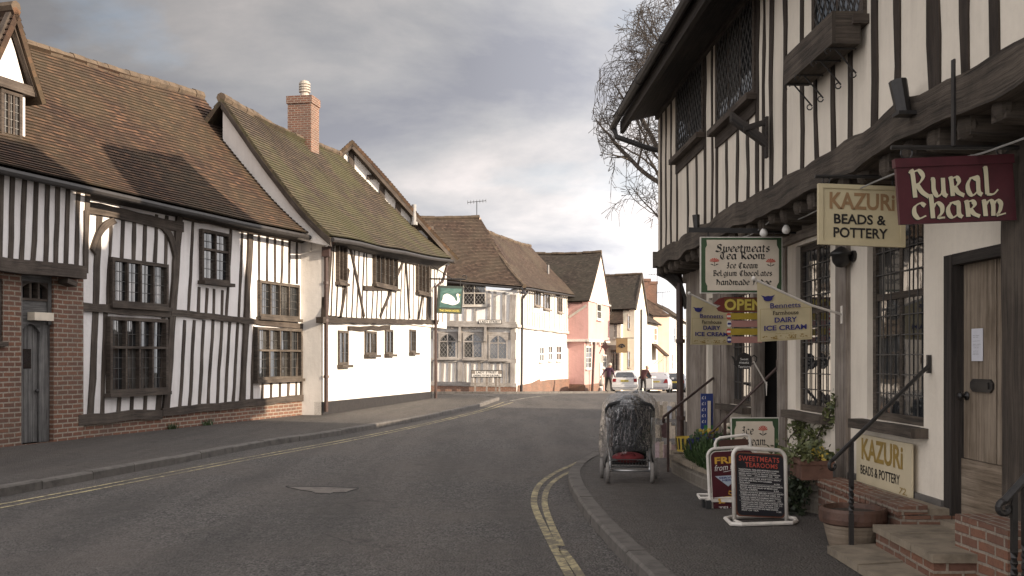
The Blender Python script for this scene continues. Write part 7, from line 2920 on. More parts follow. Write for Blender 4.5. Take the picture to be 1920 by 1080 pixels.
for k in range(12):
    x, y = rs.uniform(0.14, 0.45), rs.uniform(0.77, 0.81)
    mb.face([pan.p(x + 0.03 * math.cos(a), y + 0.014 * math.sin(a), 0.0068 + k * 1e-4) for a in [j * PI / 3 for j in range(6)]])
mb.build('cup_print', M['orangeletter'], t)
mb = MB()
o_ = pan.p(0.5, 1.0)
ft = [V((o_.x - 0.36, o_.y - 0.02, KH + 0.10)), V((o_.x + 0.38, o_.y + 0.02, KH + 0.10)), V((o_.x + 0.30, o_.y + 0.22, KH + 0.10)), V((o_.x - 0.34, o_.y + 0.24, KH + 0.10))]
mb.tube(ft + [ft[0]], 0.015, 7)
for a_, b_ in ((-0.28, 0.18), (0.30, -0.05)):
    mb.beam(V((o_.x - 0.30, o_.y - 0.02 + b_ * 0.3, KH + 0.06)), V((o_.x + 0.32, o_.y + a_ * 0.4, KH + 0.06)), 0.04, V((0, 1, 0)), 0.03, V((0, 0, 1)))
mb.tube([o_, V((o_.x, o_.y + 0.05, KH + 0.08))], 0.015, 7)
mb.build('base_frame', M['whitepaint'], t)
mb = MB()
for dx, dy in ((-0.30, 0.05), (0.33, -0.13), (-0.28, -0.05), (0.3, 0.12)):
    mb.box((o_.x + dx, o_.y + dy, KH - 0.004), 0.05, 0.06, 0.085)
mb.build('rubber_foot', M['rubber'], t)

# Ice Cream board
y2 = 11.3
tl, tr, bl_ = at(1371, 783, y2), at(1461, 783, y2), at(1371, 884, y2)
pan = Pan(tl, (1, 0.02, 0), (0, 0, -1), (tr - tl).length, tl.z - bl_.z)
t = thing('ice_cream_board', 'green bordered cream board lettered Ice Cream behind menu board', 'shop sign', (tl.x + 0.27, y2, 0.31))
mb = MB()
pan.slab(mb, 0, 0, 1, 1, -0.03, -0.001)
mb.build('sign_edge', M['whitepaint'], t)
mb = MB()
pan.slab(mb, 0.014, 0.014, 0.986, 0.986, -0.001, 0.004)
mb.build('sign_board', M['green'], t)
mb = MB()
pan.poly(mb, [(0.10, 0.07), (0.86, 0.07), (0.87, 0.14), (0.90, 0.2), (0.90, 0.8), (0.86, 0.9), (0.86, 0.94), (0.1, 0.94), (0.1, 0.88), (0.07, 0.8), (0.07, 0.22), (0.1, 0.15)], 0.004, 0.008)
mb.build('sign_panel', M['cream_panel'], t)
mb = MB()
penline(mb, pan, 'Ice', 0.23, 0.17, 0.46, 0.31, nib=0.26, ang=40, thin=0.22, z=0.010)
penline(mb, pan, 'Cream', 0.21, 0.37, 0.72, 0.51, nib=0.26, ang=40, thin=0.22, z=0.010)
mb.build('lettering', M['blackletter'], t)
flower_mark(pan, t, 0.66, 0.22, 0.09, 0.075, 0.010)
mb = MB()
for f in (0.08, 0.92):
    p = pan.p(f, 0.9, -0.045)
    mb.box((p.x, p.y, 0.24), 0.035, 0.025, p.z - 0.24)
mb.build('leg', M['timber_brown'], t)

# weeds along the foot of the old brick plinth
for px, py, lab in ((322, 822, 'small weed tuft at foot of brick plinth left of the other'), (388, 810, 'small weed tuft at foot of brick plinth nearer the hotel')):
    ws_, wz_ = FL.sz(px, py, 0.06)
    c0 = FL.w(ws_, KH - 0.01, 0.07)
    t = thing('weed_tuft', lab, 'weed', c0, 'weeds by the brick plinth')
    lf = MB()
    for k in range(46):
        a, l_ = rs.uniform(0, 6.28), rs.uniform(0.05, 0.15)
        b0 = c0 + FL.d * rs.gauss(0, 0.11) + FL.n * abs(rs.gauss(0, 0.025))
        tip = b0 + V((0.05 * math.cos(a), 0.05 * math.sin(a), l_))
        wv = V((-math.sin(a), math.cos(a), 0)) * 0.012
        lf.face([b0 - wv, b0 + wv, tip + wv * .3, tip - wv * .3])
    lf.build('leaves', M['leaf'], t)
# ------------------------------------------------------------------ pushchair under a rain cover
PX, PY = 1.47, 12.45
pc = thing('pushchair', 'black pushchair covered by clear plastic rain cover on the pavement', 'pushchair', (PX, PY, KH))
ca, sa = math.cos(math.radians(-6)), math.sin(math.radians(-6))


def PP(x, y, z):
    """pushchair space: x across, y away from the viewer, z up"""
    return V((PX + x * ca - y * sa, PY + x * sa + y * ca, KH + z))


UX, UY = V((ca, sa, 0)), V((-sa, ca, 0))
wh0 = None
for (x, y, r) in ((-0.27, -0.30, 0.125), (-0.35, 0.22, 0.125), (0.27, -0.24, 0.125), (0.33, 0.26, 0.125)):
    mb = MB()
    c = PP(x, y, r)
    mb.lathe(c - UX * 0.0225, [(r - 0.035, 0.0), (r - 0.008, 0.0), (r, 0.01), (r, 0.035), (r - 0.008, 0.045), (r - 0.035, 0.045)], 24, UX)
    w = mb.build('wheel', plain('grey tyre', (0.20, 0.185, 0.17), 0.8, 0.2), pc, smooth=False)
    mb = MB()
    mb.lathe(c - UX * 0.015, [(0.0, 0.0), (r - 0.034, 0.0), (r - 0.034, 0.03), (0.0, 0.03)], 18, UX)
    mb.build('rim', M['iron'], w)
fm = MB()
for sx in (-1, 1):
    fm.tube([PP(sx * 0.28, -0.20, 0.95), PP(sx * 0.27, -0.12, 0.62), PP(sx * 0.265, 0.10, 0.36), PP(sx * 0.31, 0.26, 0.13)], 0.013, 8)
    fm.tube([PP(sx * 0.265, 0.02, 0.46), PP(sx * 0.24, -0.16, 0.26), PP(sx * 0.24, -0.28, 0.14)], 0.013, 8)
fm.tube([PP(-0.24, -0.28, 0.15), PP(0.24, -0.28, 0.15)], 0.013, 8)
fm.tube([PP(-0.25, -0.18, 0.27), PP(0.25, -0.18, 0.27)], 0.011, 8)
fm.tube([PP(-0.30, 0.25, 0.14), PP(0.30, 0.25, 0.14)], 0.013, 8)
fm.tube([PP(-0.29, -0.30, 0.125), PP(-0.22, -0.28, 0.15)], 0.015, 7)
fm.tube([PP(0.29, -0.24, 0.125), PP(0.22, -0.28, 0.15)], 0.015, 7)
fm.build('frame', M['metal_grey'], pc, smooth=True)
hb = MB()
hb.tube([PP(-0.28, -0.20, 0.80), PP(-0.285, -0.23, 0.90), PP(-0.25, -0.26, 0.955), PP(-0.14, -0.275, 0.985), PP(0, -0.28, 0.995), PP(0.14, -0.275, 0.985), PP(0.25, -0.26, 0.955), PP(0.285, -0.23, 0.90), PP(0.28, -0.20, 0.80)], 0.021, 9)
hb.build('handle', M['rubber'], pc, smooth=True)
# seat: padded back and base, side panels, hood
sb = MB()
back = [(-0.24, -0.20, 0.93), (0.24, -0.20, 0.93), (0.24, -0.02, 0.40), (-0.24, -0.02, 0.40)]
q = [PP(*p) for p in back]
off = UY * 0.05 + V((0, 0, 0.02))
sb.hexa(q, [p + off for p in q])
q = [PP(-0.23, -0.05, 0.37), PP(0.23, -0.05, 0.37), PP(0.21, 0.30, 0.42), PP(-0.21, 0.30, 0.42)]
sb.hexa(q, [p + V((0, 0, 0.06)) for p in q])
for sx in (-1, 1):
    q = [PP(sx * 0.245, -0.20, 0.90), PP(sx * 0.245, -0.03, 0.38), PP(sx * 0.245, 0.24, 0.46), PP(sx * 0.245, 0.10, 0.66)]
    sb.hexa(q, [p + UX * (0.02 * sx) for p in q])
q = [PP(-0.22, 0.30, 0.16), PP(0.22, 0.30, 0.16), PP(0.21, 0.29, 0.42), PP(-0.21, 0.29, 0.42)]
sb.hexa(q, [p + UY * 0.02 for p in q])
bevel(sb.build('seat', M['fabric_black'], pc), 0.02, 3)
hd = MB()
N, K = 10, 6
grid = []
for i in range(N + 1):
    a = PI * i / N
    row = []
    for j in range(K + 1):
        t_ = j / K
        tilt_ = math.radians(-28 + 88 * t_)
        r_ = 0.27
        row.append(PP(-r_ * math.cos(a) * (1.0), -0.10 + r_ * 1.15 * math.sin(a) * math.sin(tilt_), 0.80 + r_ * 1.0 * math.sin(a) * math.cos(tilt_)))
    grid.append(row)
for i in range(N):
    for j in range(K):
        hd.face([grid[i][j], grid[i + 1][j], grid[i + 1][j + 1], grid[i][j + 1]])
hd.build('hood', M['fabric_black'], pc, smooth=True)
bk = MB()
for z in (0.20, 0.28):
    pth = [PP(-0.23, -0.25, z), PP(0.23, -0.25, z), PP(0.23, 0.2, z), PP(-0.23, 0.2, z)]
    bk.tube(pth + [pth[0]], 0.006, 5)
for i in range(13):
    x = -0.23 + 0.46 * i / 12
    bk.tube([PP(x, -0.25, 0.28), PP(x, -0.25, 0.20), PP(x, 0.2, 0.20)], 0.0035, 4)
bk.build('basket', M['iron'], pc)
rb = thing('red_bag', 'soft red bag lying in the pushchair basket', 'bag', PP(0, -0.05, 0.21))
mb = MB()
mb.ball(PP(-0.02, -0.08, 0.29), 0.17, 16, 10, (1.2, 0.9, 0.42))
mb.build('bag_body', plain('red cloth', (0.13, 0.016, 0.018), 0.9, 0.4, 12, 0.5), rb, smooth=True)
mb = MB()
mb.tube(arc(PP(-0.02, -0.18, 0.31), 0.09, 0, PI, 10, UX, V((0, -0.5, 0.6))), 0.008, 5)
mb.build('strap', plain('dark red strap', (0.09, 0.012, 0.014), 0.9, 0.2), rb)
# crumpled clear plastic: a domed shell, wrinkled
k_ = NM('clear wrinkled plastic')
tb_ = k_.n('ShaderNodeBsdfTransparent')
tb_.inputs[0].default_value = (0.93, 0.93, 0.93, 1)
gb_ = k_.n('ShaderNodeBsdfGlossy')
gb_.inputs['Roughness'].default_value = 0.13
gb_.inputs['Color'].default_value = (0.9, 0.9, 0.9, 1)
nb = k_.noise(k_.pos((1.3, 1.3, 0.5)), 8, 3, 0.55, 1.8)
bp = k_.n('ShaderNodeBump')
bp.inputs['Strength'].default_value = 1.0
bp.inputs['Distance'].default_value = 0.05
k_.t.links.new(nb, bp.inputs['Height'])
k_.t.links.new(bp.outputs[0], gb_.inputs['Normal'])
fz = k_.n('ShaderNodeFresnel')
fz.inputs['IOR'].default_value = 1.55
k_.t.links.new(bp.outputs[0], fz.inputs['Normal'])
df = k_.n('ShaderNodeBsdfDiffuse')
df.inputs[0].default_value = (0.5, 0.49, 0.47, 1)
k_.t.links.new(bp.outputs[0], df.inputs['Normal'])
m0 = k_.n('ShaderNodeMixShader')
m0.inputs[0].default_value = 0.012
k_.t.links.new(tb_.outputs[0], m0.inputs[1])
k_.t.links.new(df.outputs[0], m0.inputs[2])
m1 = k_.n('ShaderNodeMixShader')
k_.t.links.new(k_.math('MINIMUM', k_.math('MULTIPLY', fz.outputs[0], 0.46), 0.55), m1.inputs[0])
k_.t.links.new(m0.outputs[0], m1.inputs[1])
k_.t.links.new(gb_.outputs[0], m1.inputs[2])
k_.t.links.new(m1.outputs[0], k_.t.nodes['Material Output'].inputs[0])
rc = thing('rain_cover', 'clear crumpled plastic rain cover draped over the pushchair', 'rain cover', PP(0, 0, 0.35))
mb = MB()
NA, NZ = 48, 26
rows = []
for j in range(NZ + 1):
    v = j / NZ
    th = v * PI / 2 * 1.0
    z = 1.12 - 0.80 * (1 - math.cos(min(th * 1.25, PI / 2))) * 0.45 - max(0, v - 0.62) * 0.95
    rad = math.sin(min(PI / 2, th * 1.55)) ** 0.9
    row = []
    for i in range(NA):
        a = 2 * PI * i / NA
        nz_ = mnoise.noise(V((math.cos(a) * 2.2, math.sin(a) * 2.2, v * 3)))
        n2 = mnoise.noise(V((math.cos(a) * 6, math.sin(a) * 6, v * 9)))
        r_ = rad * (1 + 0.12 * v * v + 0.13 * nz_ * v + 0.05 * n2)
        hem = (0.09 * math.cos(a - 0.4) + 0.14 * mnoise.noise(V((math.cos(a) * 1.5, math.sin(a) * 1.5, 7)))) * v
        row.append(PP(0.345 * r_ * math.cos(a), 0.02 + 0.40 * r_ * math.sin(a), z + hem))
    rows.append(row)
for j in range(NZ):
    for i in range(NA):
        i2 = (i + 1) % NA
        mb.face([rows[j][i], rows[j][i2], rows[j + 1][i2], rows[j + 1][i]])
mb.build('plastic_sheet', k_.m, rc, smooth=True, weld=True)

# ------------------------------------------------------------------ cars


def car(name, label, cx, y0, L, W, H, paint, rear='hatch', plate=None, rz=0.0, door_open=False, group=None, lamp_y=None):
    g0 = gz(y0)
    root = thing(name, label, 'car', (cx, y0, g0), group)
    c_, s_ = math.cos(rz), math.sin(rz)
    sl = 0.032

    def T(x, y, z):
        X, Y = x * c_ - y * s_, x * s_ + y * c_
        return V((cx + X, y0 + Y, g0 + z - sl * Y))
    hw = W / 2
    belt, sill = 0.90, 0.28
    # stations: y, half width scale, belt height, roof height, roof half width, lean of the upper part (dy)
    if rear == 'hatch':
        st = [(0.00, 0.93, 0.92, H - 0.09, 0.76, 0.34), (0.12, 0.98, 0.92, H - 0.02, 0.78, 0.45), (0.7, 1.0, 0.91, H, 0.78, 0.3), (1.5, 1.0, 0.90, H, 0.78, 0.1), (2.2, 1.0, 0.90, H - 0.03, 0.77, -0.1), (2.75, 1.0, 0.89, 0.90, 0.80, 0.0), (3.4, 0.97, 0.84, 0.85, 0.8, 0.0), (L, 0.88, 0.66, 0.67, 0.7, 0.0)]
    else:
        st = [(0.00, 0.92, 0.92, 0.94, 0.80, 0.05), (0.14, 0.97, 0.97, 0.99, 0.82, 0.05), (0.62, 1.0, 0.96, 0.99, 0.82, 0.05), (0.70, 1.0, 0.96, H - 0.12, 0.70, 0.55), (1.15, 1.0, 0.93, H, 0.76, 0.25), (2.0, 1.0, 0.91, H, 0.76, 0.0), (2.5, 1.0, 0.90, H - 0.04, 0.76, -0.1), (3.1, 1.0, 0.89, 0.90, 0.80, 0.0), (3.9, 0.96, 0.83, 0.84, 0.8, 0.0), (L, 0.86, 0.66, 0.67, 0.7, 0.0)]
    rows = []
    for (y, ws, b, r, rw, dy) in st:
        w_ = hw * ws
        pts = [(w_ * 0.90, sill - 0.06, 0), (w_ * 0.985, sill + 0.05, 0), (w_, 0.55, 0), (w_ * 0.985, b - 0.10, 0), (w_ * 0.945, b, 0)]
        pts += [(w_ * (rw + 0.12), b + (r - b) * 0.5, dy * 0.5), (w_ * (rw + 0.02), r - 0.05 * (r > b + .1), dy * 0.93), (w_ * (rw - 0.14), r - 0.005, dy), (w_ * 0.3, r + 0.012, dy)]
        full = [(x, y + d, z) for x, z, d in pts] + [(-x, y + d, z) for x, z, d in pts[::-1]]
        rows.append([T(*p) for p in full])
    mb = MB()
    n = len(rows[0])
    for A, B in zip(rows[:-1], rows[1:]):
        for k in range(n):
            k2 = (k + 1) % n
            mb.face([A[k], A[k2], B[k2], B[k]])
    # rear face split into strips so that it follows the lean of the tailgate
    h = n // 2
    for A in (rows[0], rows[-1]):
        for k in range(h - 1):
            mb.face([A[k], A[k + 1], A[n - 2 - k], A[n - 1 - k]])
    b = mb.build('body', paint, root, smooth=True, weld=True)
    m_ = b.modifiers.new('e', 'EDGE_SPLIT')
    m_.split_angle = math.radians(38)
    R0 = rows[0]

    def rear_pt(u, z, out=0.012):
        """point on the rear face: u -1..1 across, z height"""
        zs_ = [p[1] for p in [(0, 0)]]
        for k in range(h - 1):
            a, c2 = R0[k], R0[k + 1]
            za, zb = a.z, c2.z
            Z = g0 + z
            if za <= Z <= zb or k == h - 2:
                f = (Z - za) / max(1e-6, zb - za)
                p = a.lerp(c2, f)
                q = R0[n - 1 - k].lerp(R0[n - 2 - k], f)
                return q.lerp(p, (u + 1) / 2) + V((s_, -c_, 0)) * out
    win = MB()
    if rear == 'hatch':
        zt, zb_ = H - 0.13, 0.97
        for k in range(4):
            z0_, z1_ = zb_ + (zt - zb_) * k / 4, zb_ + (zt - zb_) * (k + 1) / 4
            win.face([rear_pt(-0.84, z0_), rear_pt(0.84, z0_), rear_pt(0.82, z1_), rear_pt(-0.82, z1_)])
    else:
        A, B = rows[2], rows[3]
        k = 4
        q0, q1 = B[k + 0].lerp(B[n - 1 - k], 0.05), B[n - 1 - k].lerp(B[k], 0.05)
        r0_, r1_ = B[6].lerp(B[n - 7], 0.06), B[n - 7].lerp(B[6], 0.06)
        up = V((0, -0.02, 0.02))
        win.face([q1 + up, q0 + up, r0_ + up, r1_ + up])
    # side glass between the pillars
    for side in (0, 1):
        idx = lambda k: k if side == 0 else n - 1 - k
        ex = V((c_, s_, 0)) * (0.012 if side == 0 else -0.012)
        for i in range(1 if rear == 'hatch' else 4, len(rows) - 3 if rear == 'hatch' else len(rows) - 4):
            A, B = rows[i], rows[i + 1]
            g = 0.08
            a0, a1 = A[idx(4)].lerp(B[idx(4)], g), A[idx(4)].lerp(B[idx(4)], 1 - g)
            c0, c1 = A[idx(6)].lerp(B[idx(6)], g), A[idx(6)].lerp(B[idx(6)], 1 - g)
            m0_, m1_ = A[idx(5)].lerp(B[idx(5)], g), A[idx(5)].lerp(B[idx(5)], 1 - g)
            win.face([a0.lerp(m0_, .1) + ex, a1.lerp(m1_, .1) + ex, m1_ + ex, m0_ + ex])
            win.face([m0_ + ex, m1_ + ex, c1.lerp(m1_, .12) + ex, c0.lerp(m0_, .12) + ex])
    i = 4 if rear == 'hatch' else 6
    A, B = rows[i], rows[i + 1]
    win.face([A[6] + V((0, .03, 0)), A[n - 7] + V((0, .03, 0)), B[5] + V((0, .02, .02)), B[n - 6] + V((0, .02, .02))][::1])
    win.build('window', glassm('car glass ' + name, (0.02, 0.022, 0.025), 0.02), root)
    red = plain('red lamp', (0.20, 0.010, 0.012), 0.25, 0.2)
    for sg in (-1, 1):
        lm = MB()
        z0_, z1_ = (0.70, 0.90) if rear == 'hatch' else (0.66, 0.92)
        a, c2 = (0.72, 0.985) if rear == 'hatch' else (0.60, 0.97)
        q = [rear_pt(sg * a, z0_, 0.0), rear_pt(sg * c2, z0_, 0.0), rear_pt(sg * c2, z1_, 0.0), rear_pt(sg * (a + (0.0 if rear == 'hatch' else 0.2)), z1_, 0.0)]
        o_ = V((s_, -c_, 0)) * 0.03
        lm.hexa(q, [p + o_ for p in q])
        lm.build('tail_light', red, root)
    pl = MB()
    pz = (0.70, 0.82) if rear == 'hatch' else (0.70, 0.80)
    q = [rear_pt(-0.33, pz[0], 0.006), rear_pt(0.30, pz[0], 0.006), rear_pt(0.30, pz[1], 0.006), rear_pt(-0.33, pz[1], 0.006)]
    pl.hexa(q, [p + V((s_, -c_, 0)) * 0.012 for p in q])
    po = pl.build('number_plate', M['yellowletter'], root)
    lt = MB()
    pn = Pan(q[3] + V((s_, -c_, 0)) * 0.012, q[2] - q[3], q[0] - q[3], (q[2] - q[3]).length, (q[0] - q[3]).length)
    letters(lt, pn, plate or 'L224 DWW', 0.06, 0.18, 0.94, 0.84, 0.004, 0.02)
    lt.build('plate_lettering', M['blackletter'], po)
    bm_ = MB()
    for z0_, z1_, o0 in ((0.36, 0.54, 0.07), (0.42, 0.46, 0.085)):
        P0 = [T(-hw * 0.95, -o0, z0_), T(hw * 0.95, -o0, z0_), T(hw * 1.0, 0.25, z0_), T(-hw * 1.0, 0.25, z0_)]
        P1 = [T(-hw * 0.95, -o0, z1_), T(hw * 0.95, -o0, z1_), T(hw * 1.0, 0.25, z1_), T(-hw * 1.0, 0.25, z1_)]
        bm_.mi = bm_.mi
        if o0 < 0.08:
            bm_.hexa(P0, P1)
    bevel(bm_.build('bumper', paint, root), 0.03)
    ub = MB()
    ub.hexa([T(-hw * .9, 0.1, 0.2), T(hw * .9, 0.1, 0.2), T(hw * .9, L - .2, 0.2), T(-hw * .9, L - .2, 0.2)], [T(-hw * .9, 0.1, 0.36), T(hw * .9, 0.1, 0.36), T(hw * .9, L - .2, 0.36), T(-hw * .9, L - .2, 0.36)])
    ub.build('underbody', M['rubber'], root)
    ax = V((c_, s_, 0))
    for y in (0.72, L - 0.85):
        for sg in (-1, 1):
            wm_ = MB()
            cc = T(sg * hw * 0.90, y, 0.30)
            wm_.lathe(cc - ax * 0.09, [(0.18, 0.0), (0.28, 0.0), (0.30, 0.02), (0.30, 0.16), (0.28, 0.18), (0.18, 0.18)], 22, ax)
            w = wm_.build('wheel', M['rubber'], root)
            wm_ = MB()
            wm_.lathe(cc - ax * 0.085, [(0.0, 0.0), (0.18, 0.012), (0.18, 0.158), (0.0, 0.17)], 16, ax)
            wm_.build('rim', M['metal_grey'], w)
    if rear == 'hatch':
        wp = MB()
        wp.tube([rear_pt(0.02, 0.95, 0.03), rear_pt(-0.12, 1.02, 0.03), rear_pt(0.25, 1.0, 0.03)], 0.012, 5)
        wp.build('wiper', M['rubber'], root)
    for sg in (-1, 1):
        mm = MB()
        mm.box(T(sg * (hw + 0.09), L * 0.55, 0.93), 0.16, 0.1, 0.12)
        bevel(mm.build('mirror', paint, root), 0.03)
    if door_open:
        dr_ = MB()
        hp_ = T(hw * 0.98, L * 0.55, 0)
        dv = V((0.80, -0.60, 0))
        nv = V((0.60, 0.80, 0)) * 0.07
        a = [hp_ + V((0, 0, g0 * 0 + 0.30)), hp_ + dv * 1.05 + V((0, 0, 0.32)), hp_ + dv * 1.05 + V((0, 0, 0.90)), hp_ + V((0, 0, 0.90))]
        dr_.hexa(a, [p + nv for p in a])
        d_o = dr_.build('open_door', paint, root)
        w_ = MB()
        a = [hp_ + V((0, 0, 0.91)), hp_ + dv * 1.0 + V((0, 0, 0.91)), hp_ + dv * 0.85 + V((0, 0, 1.30)), hp_ + dv * 0.35 + V((0, 0, 1.33))]
        w_.hexa(a, [p + nv * 0.3 for p in a])
        w_.build('door_glass', M['glass'], d_o)
    return root


white = plain('white car paint', (0.60, 0.59, 0.58), 0.25, 0.06, 2, 0, **{'Coat_Weight': 0.5})
silver = plain('silver car paint', (0.42, 0.42, 0.44), 0.28, 0.06, 2, 0, Metallic=0.3)
darkp = plain('dark car paint', (0.03, 0.034, 0.045), 0.25, 0.1, 2, 0)
car('parked_car', 'white hatchback with its driver door open on far street', 6.98, 61.6, 3.85, 1.66, 1.42, white, 'hatch', 'L224 DWW', -0.12, True)
car('parked_car', 'silver saloon parked in front of the white hatchback', 9.62, 66.5, 4.3, 1.74, 1.40, silver, 'saloon', 'P819 EKX', -0.22)
car('parked_car', 'dark car mostly hidden behind the brown downpipe', 11.75, 72.5, 4.1, 1.72, 1.42, darkp, 'hatch', 'S41 KVR', -0.25)

# ------------------------------------------------------------------ people


def person(label, base, face, joints, cloth, hair, hold=None):
    """one skinned body: joints is a dict name -> (right, forward, up) metres"""
    base = V(base)
    f = V((math.sin(face), math.cos(face), 0))
    r = V((f.y, -f.x, 0))
    root = thing('person', label, 'person', base)
    J = {k: r * v[0] + f * v[1] + V((0, 0, v[2])) for k, v in joints.items()}
    names, verts, edges, rad = {}, [], [], []

    def add(k, p, rd):
        names[k] = len(verts)
        verts.append(p)
        rad.append(rd)
    R_ = dict(pelvis=0.155, waist=0.14, chest=0.165, neck=0.058, head0=0.085, head1=0.098, head2=0.085)
    for k in ('pelvis', 'waist', 'chest', 'neck', 'head0', 'head1', 'head2'):
        add(k, J[k], R_[k])
    chain = [('pelvis', 'waist'), ('waist', 'chest'), ('chest', 'neck'), ('neck', 'head0'), ('head0', 'head1'), ('head1', 'head2')]
    for s in ('L', 'R'):
        for k, rd in (('sh', 0.075), ('el', 0.05), ('wr', 0.034), ('hip', 0.105), ('kn', 0.07), ('an', 0.048), ('toe', 0.042)):
            add(k + s, J[k + s], rd)
        chain += [('chest', 'sh' + s), ('sh' + s, 'el' + s), ('el' + s, 'wr' + s), ('pelvis', 'hip' + s), ('hip' + s, 'kn' + s), ('kn' + s, 'an' + s), ('an' + s, 'toe' + s)]
        d = (J['wr' + s] - J['el' + s]).normalized()
        sd = d.cross(f)
        sd = sd.normalized() if sd.length > 1e-3 else r
        up_ = d.cross(sd).normalized()
        add('pm' + s, J['wr' + s] + d * 0.075, 0.036)
        chain.append(('wr' + s, 'pm' + s))
        for i, (o, l) in enumerate(((-0.030, 0.070), (-0.010, 0.085), (0.010, 0.080), (0.028, 0.062))):
            a = 'f%d%s' % (i, s)
            add(a, J['pm' + s] if False else J['wr' + s] + d * (0.075 + l * 0.6) + sd * o, 0.0095)
            add(a + 't', J['wr' + s] + d * (0.075 + l) + sd * o + up_ * 0.02, 0.008)
            chain += [('pm' + s, a), (a, a + 't')]
        add('th' + s, J['wr' + s] + d * 0.06 - sd * 0.055 + up_ * 0.01, 0.010)
        add('tt' + s, J['wr' + s] + d * 0.10 - sd * 0.065 + up_ * 0.02, 0.009)
        chain += [('pm' + s, 'th' + s), ('th' + s, 'tt' + s)]
    # face: nose, ears
    hd = J['head1']
    hf = (J['nose'] - hd).normalized() if 'nose' in J else f
    hr = hf.cross(V((0, 0, 1))).normalized()
    add('nose', hd + hf * 0.115, 0.013)
    chain.append(('head1', 'nose'))
    for s, q in ((-1, 'el'), (1, 'er')):
        add(q, hd + hr * (0.098 * s), 0.016)
        chain.append(('head1', q))
    edges = [(names[a], names[b]) for a, b in chain]
    me = bpy.data.meshes.new('body')
    me.from_pydata([tuple(v) for v in verts], edges, [])
    ob = bpy.data.objects.new('body', me)
    col.objects.link(ob)
    sk = ob.modifiers.new('skin', 'SKIN')
    ob.modifiers.new('sub', 'SUBSURF').levels = 1
    ob.modifiers['sub'].render_levels = 1
    for i, rd in enumerate(rad):
        sv = me.skin_vertices[0].data[i]
        sv.radius = (rd, rd * (0.78 if i < 3 else 1))
        sv.use_root = (i == 0)
    bpy.context.view_layer.update()
    me2 = bpy.data.meshes.new_from_object(ob.evaluated_get(bpy.context.evaluated_depsgraph_get()))
    bpy.data.objects.remove(ob)
    body = bpy.data.objects.new('body', me2)
    col.objects.link(body)
    body.parent = root
    ORG[body.name] = base
    me2.materials.clear()
    skin = plain('skin', (0.36, 0.20, 0.14), 0.6, 0.1)
    shoe = M['rubber']
    for m in (cloth[0], cloth[1], skin, shoe):
        me2.materials.append(m)
    for p in me2.polygons:
        c = p.center
        dn = {k: (c - V(verts[i])).length - rad[i] * 0.3 for k, i in names.items()}
        nk = min(dn, key=dn.get)
        if nk in ('head0', 'head1', 'head2', 'neck', 'nose', 'el', 'er') or nk[:2] in ('pm', 'f0', 'f1', 'f2', 'f3', 'th', 'tt'):
            mi = 2
        elif nk[:2] in ('hi', 'kn') or (nk == 'pelvis' and c.z < J['pelvis'].z - 0.08):
            mi = 1
        elif nk[:2] in ('an', 'to'):
            mi = 3 if c.z < 0.13 else 1
        else:
            mi = 0
        p.material_index = mi
        p.use_smooth = True
    # hair cap, eyes and mouth
    mb = MB()
    up = V((0, 0, 1))
    hc = hd + up * 0.035 - hf * 0.018 + base
    mb.ball(hc, 0.112, 14, 9, (1, 1, 0.98))
    mb.v = [p if (p - hc).dot(hf) < 0.055 or (p - hc).z > 0.035 else p - hf * ((p - hc).dot(hf) - 0.02) for p in mb.v]
    mb.build('hair', hair, root, smooth=True)
    ey = MB()
    for s in (-1, 1):
        ey.ball(hd + hf * 0.092 + hr * (0.033 * s) + up * 0.015 + base, 0.011, 6, 4)
    ey.ball(hd + hf * 0.088 - up * 0.055 + base, 0.02, 8, 4, (1, 1, 0.3))
    ey.build('face_features', M['timber_brown'], root)
    return root, r, f, J


purple = plain('plum jacket', (0.045, 0.016, 0.035), 0.9, 0.3, 8)
trous = plain('dark trousers', (0.022, 0.020, 0.020), 0.9, 0.3, 8)
maroonc = plain('dark maroon coat', (0.055, 0.018, 0.018), 0.9, 0.4, 6)
hairw = plain('white hair', (0.50, 0.45, 0.38), 0.9, 0.2, 20)
hairg = plain('grey fair hair', (0.36, 0.28, 0.21), 0.9, 0.3, 20)
stand = dict(pelvis=(0, 0, 0.92), waist=(0, 0.04, 1.08), chest=(0, 0.10, 1.30), neck=(0, 0.15, 1.46), head0=(0, 0.18, 1.52), head1=(0, 0.20, 1.60), head2=(0, 0.20, 1.67), nose=(0, 0.4, 1.58),
             shL=(-0.19, 0.10, 1.38), elL=(-0.27, -0.02, 1.13), wrL=(-0.33, -0.12, 0.92), shR=(0.19, 0.10, 1.38), elR=(0.27, 0.14, 1.13), wrR=(0.25, 0.28, 0.95),
             hipL=(-0.10, 0, 0.86), knL=(-0.12, -0.02, 0.47), anL=(-0.12, -0.16, 0.11), toeL=(-0.12, 0.0, 0.04), hipR=(0.10, 0, 0.86), knR=(0.11, 0.12, 0.47), anR=(0.12, 0.10, 0.08), toeR=(0.12, 0.25, 0.04))
p1 = at(1141, 734, 60.8)
z1 = gz(60.8) + KH - 0.005
P1 = dict(stand)
P1.update(shL=(-0.19, 0.05, 1.38), elL=(-0.27, -0.14, 1.15), wrL=(-0.33, -0.26, 0.95))
root, r_, f_, J = person('white haired person in plum jacket carrying a pale bag', (p1.x, 60.8, z1), math.radians(38), P1, (purple, trous), hairw)
bg_ = thing('carrier_bag', 'pale carrier bag hanging from white haired person hand', 'bag', V((p1.x, 60.8, z1)) + J['wrL'] + V((0, 0, -0.7)))
mb = MB()
h0 = V((p1.x, 60.8, z1)) + J['wrL'] + V((0, 0, -0.1))
mb.lathe(h0 + V((0, 0, -0.55)), [(0.0, 0.0), (0.14, 0.02), (0.19, 0.15), (0.16, 0.30), (0.07, 0.42), (0.03, 0.55)], 12)
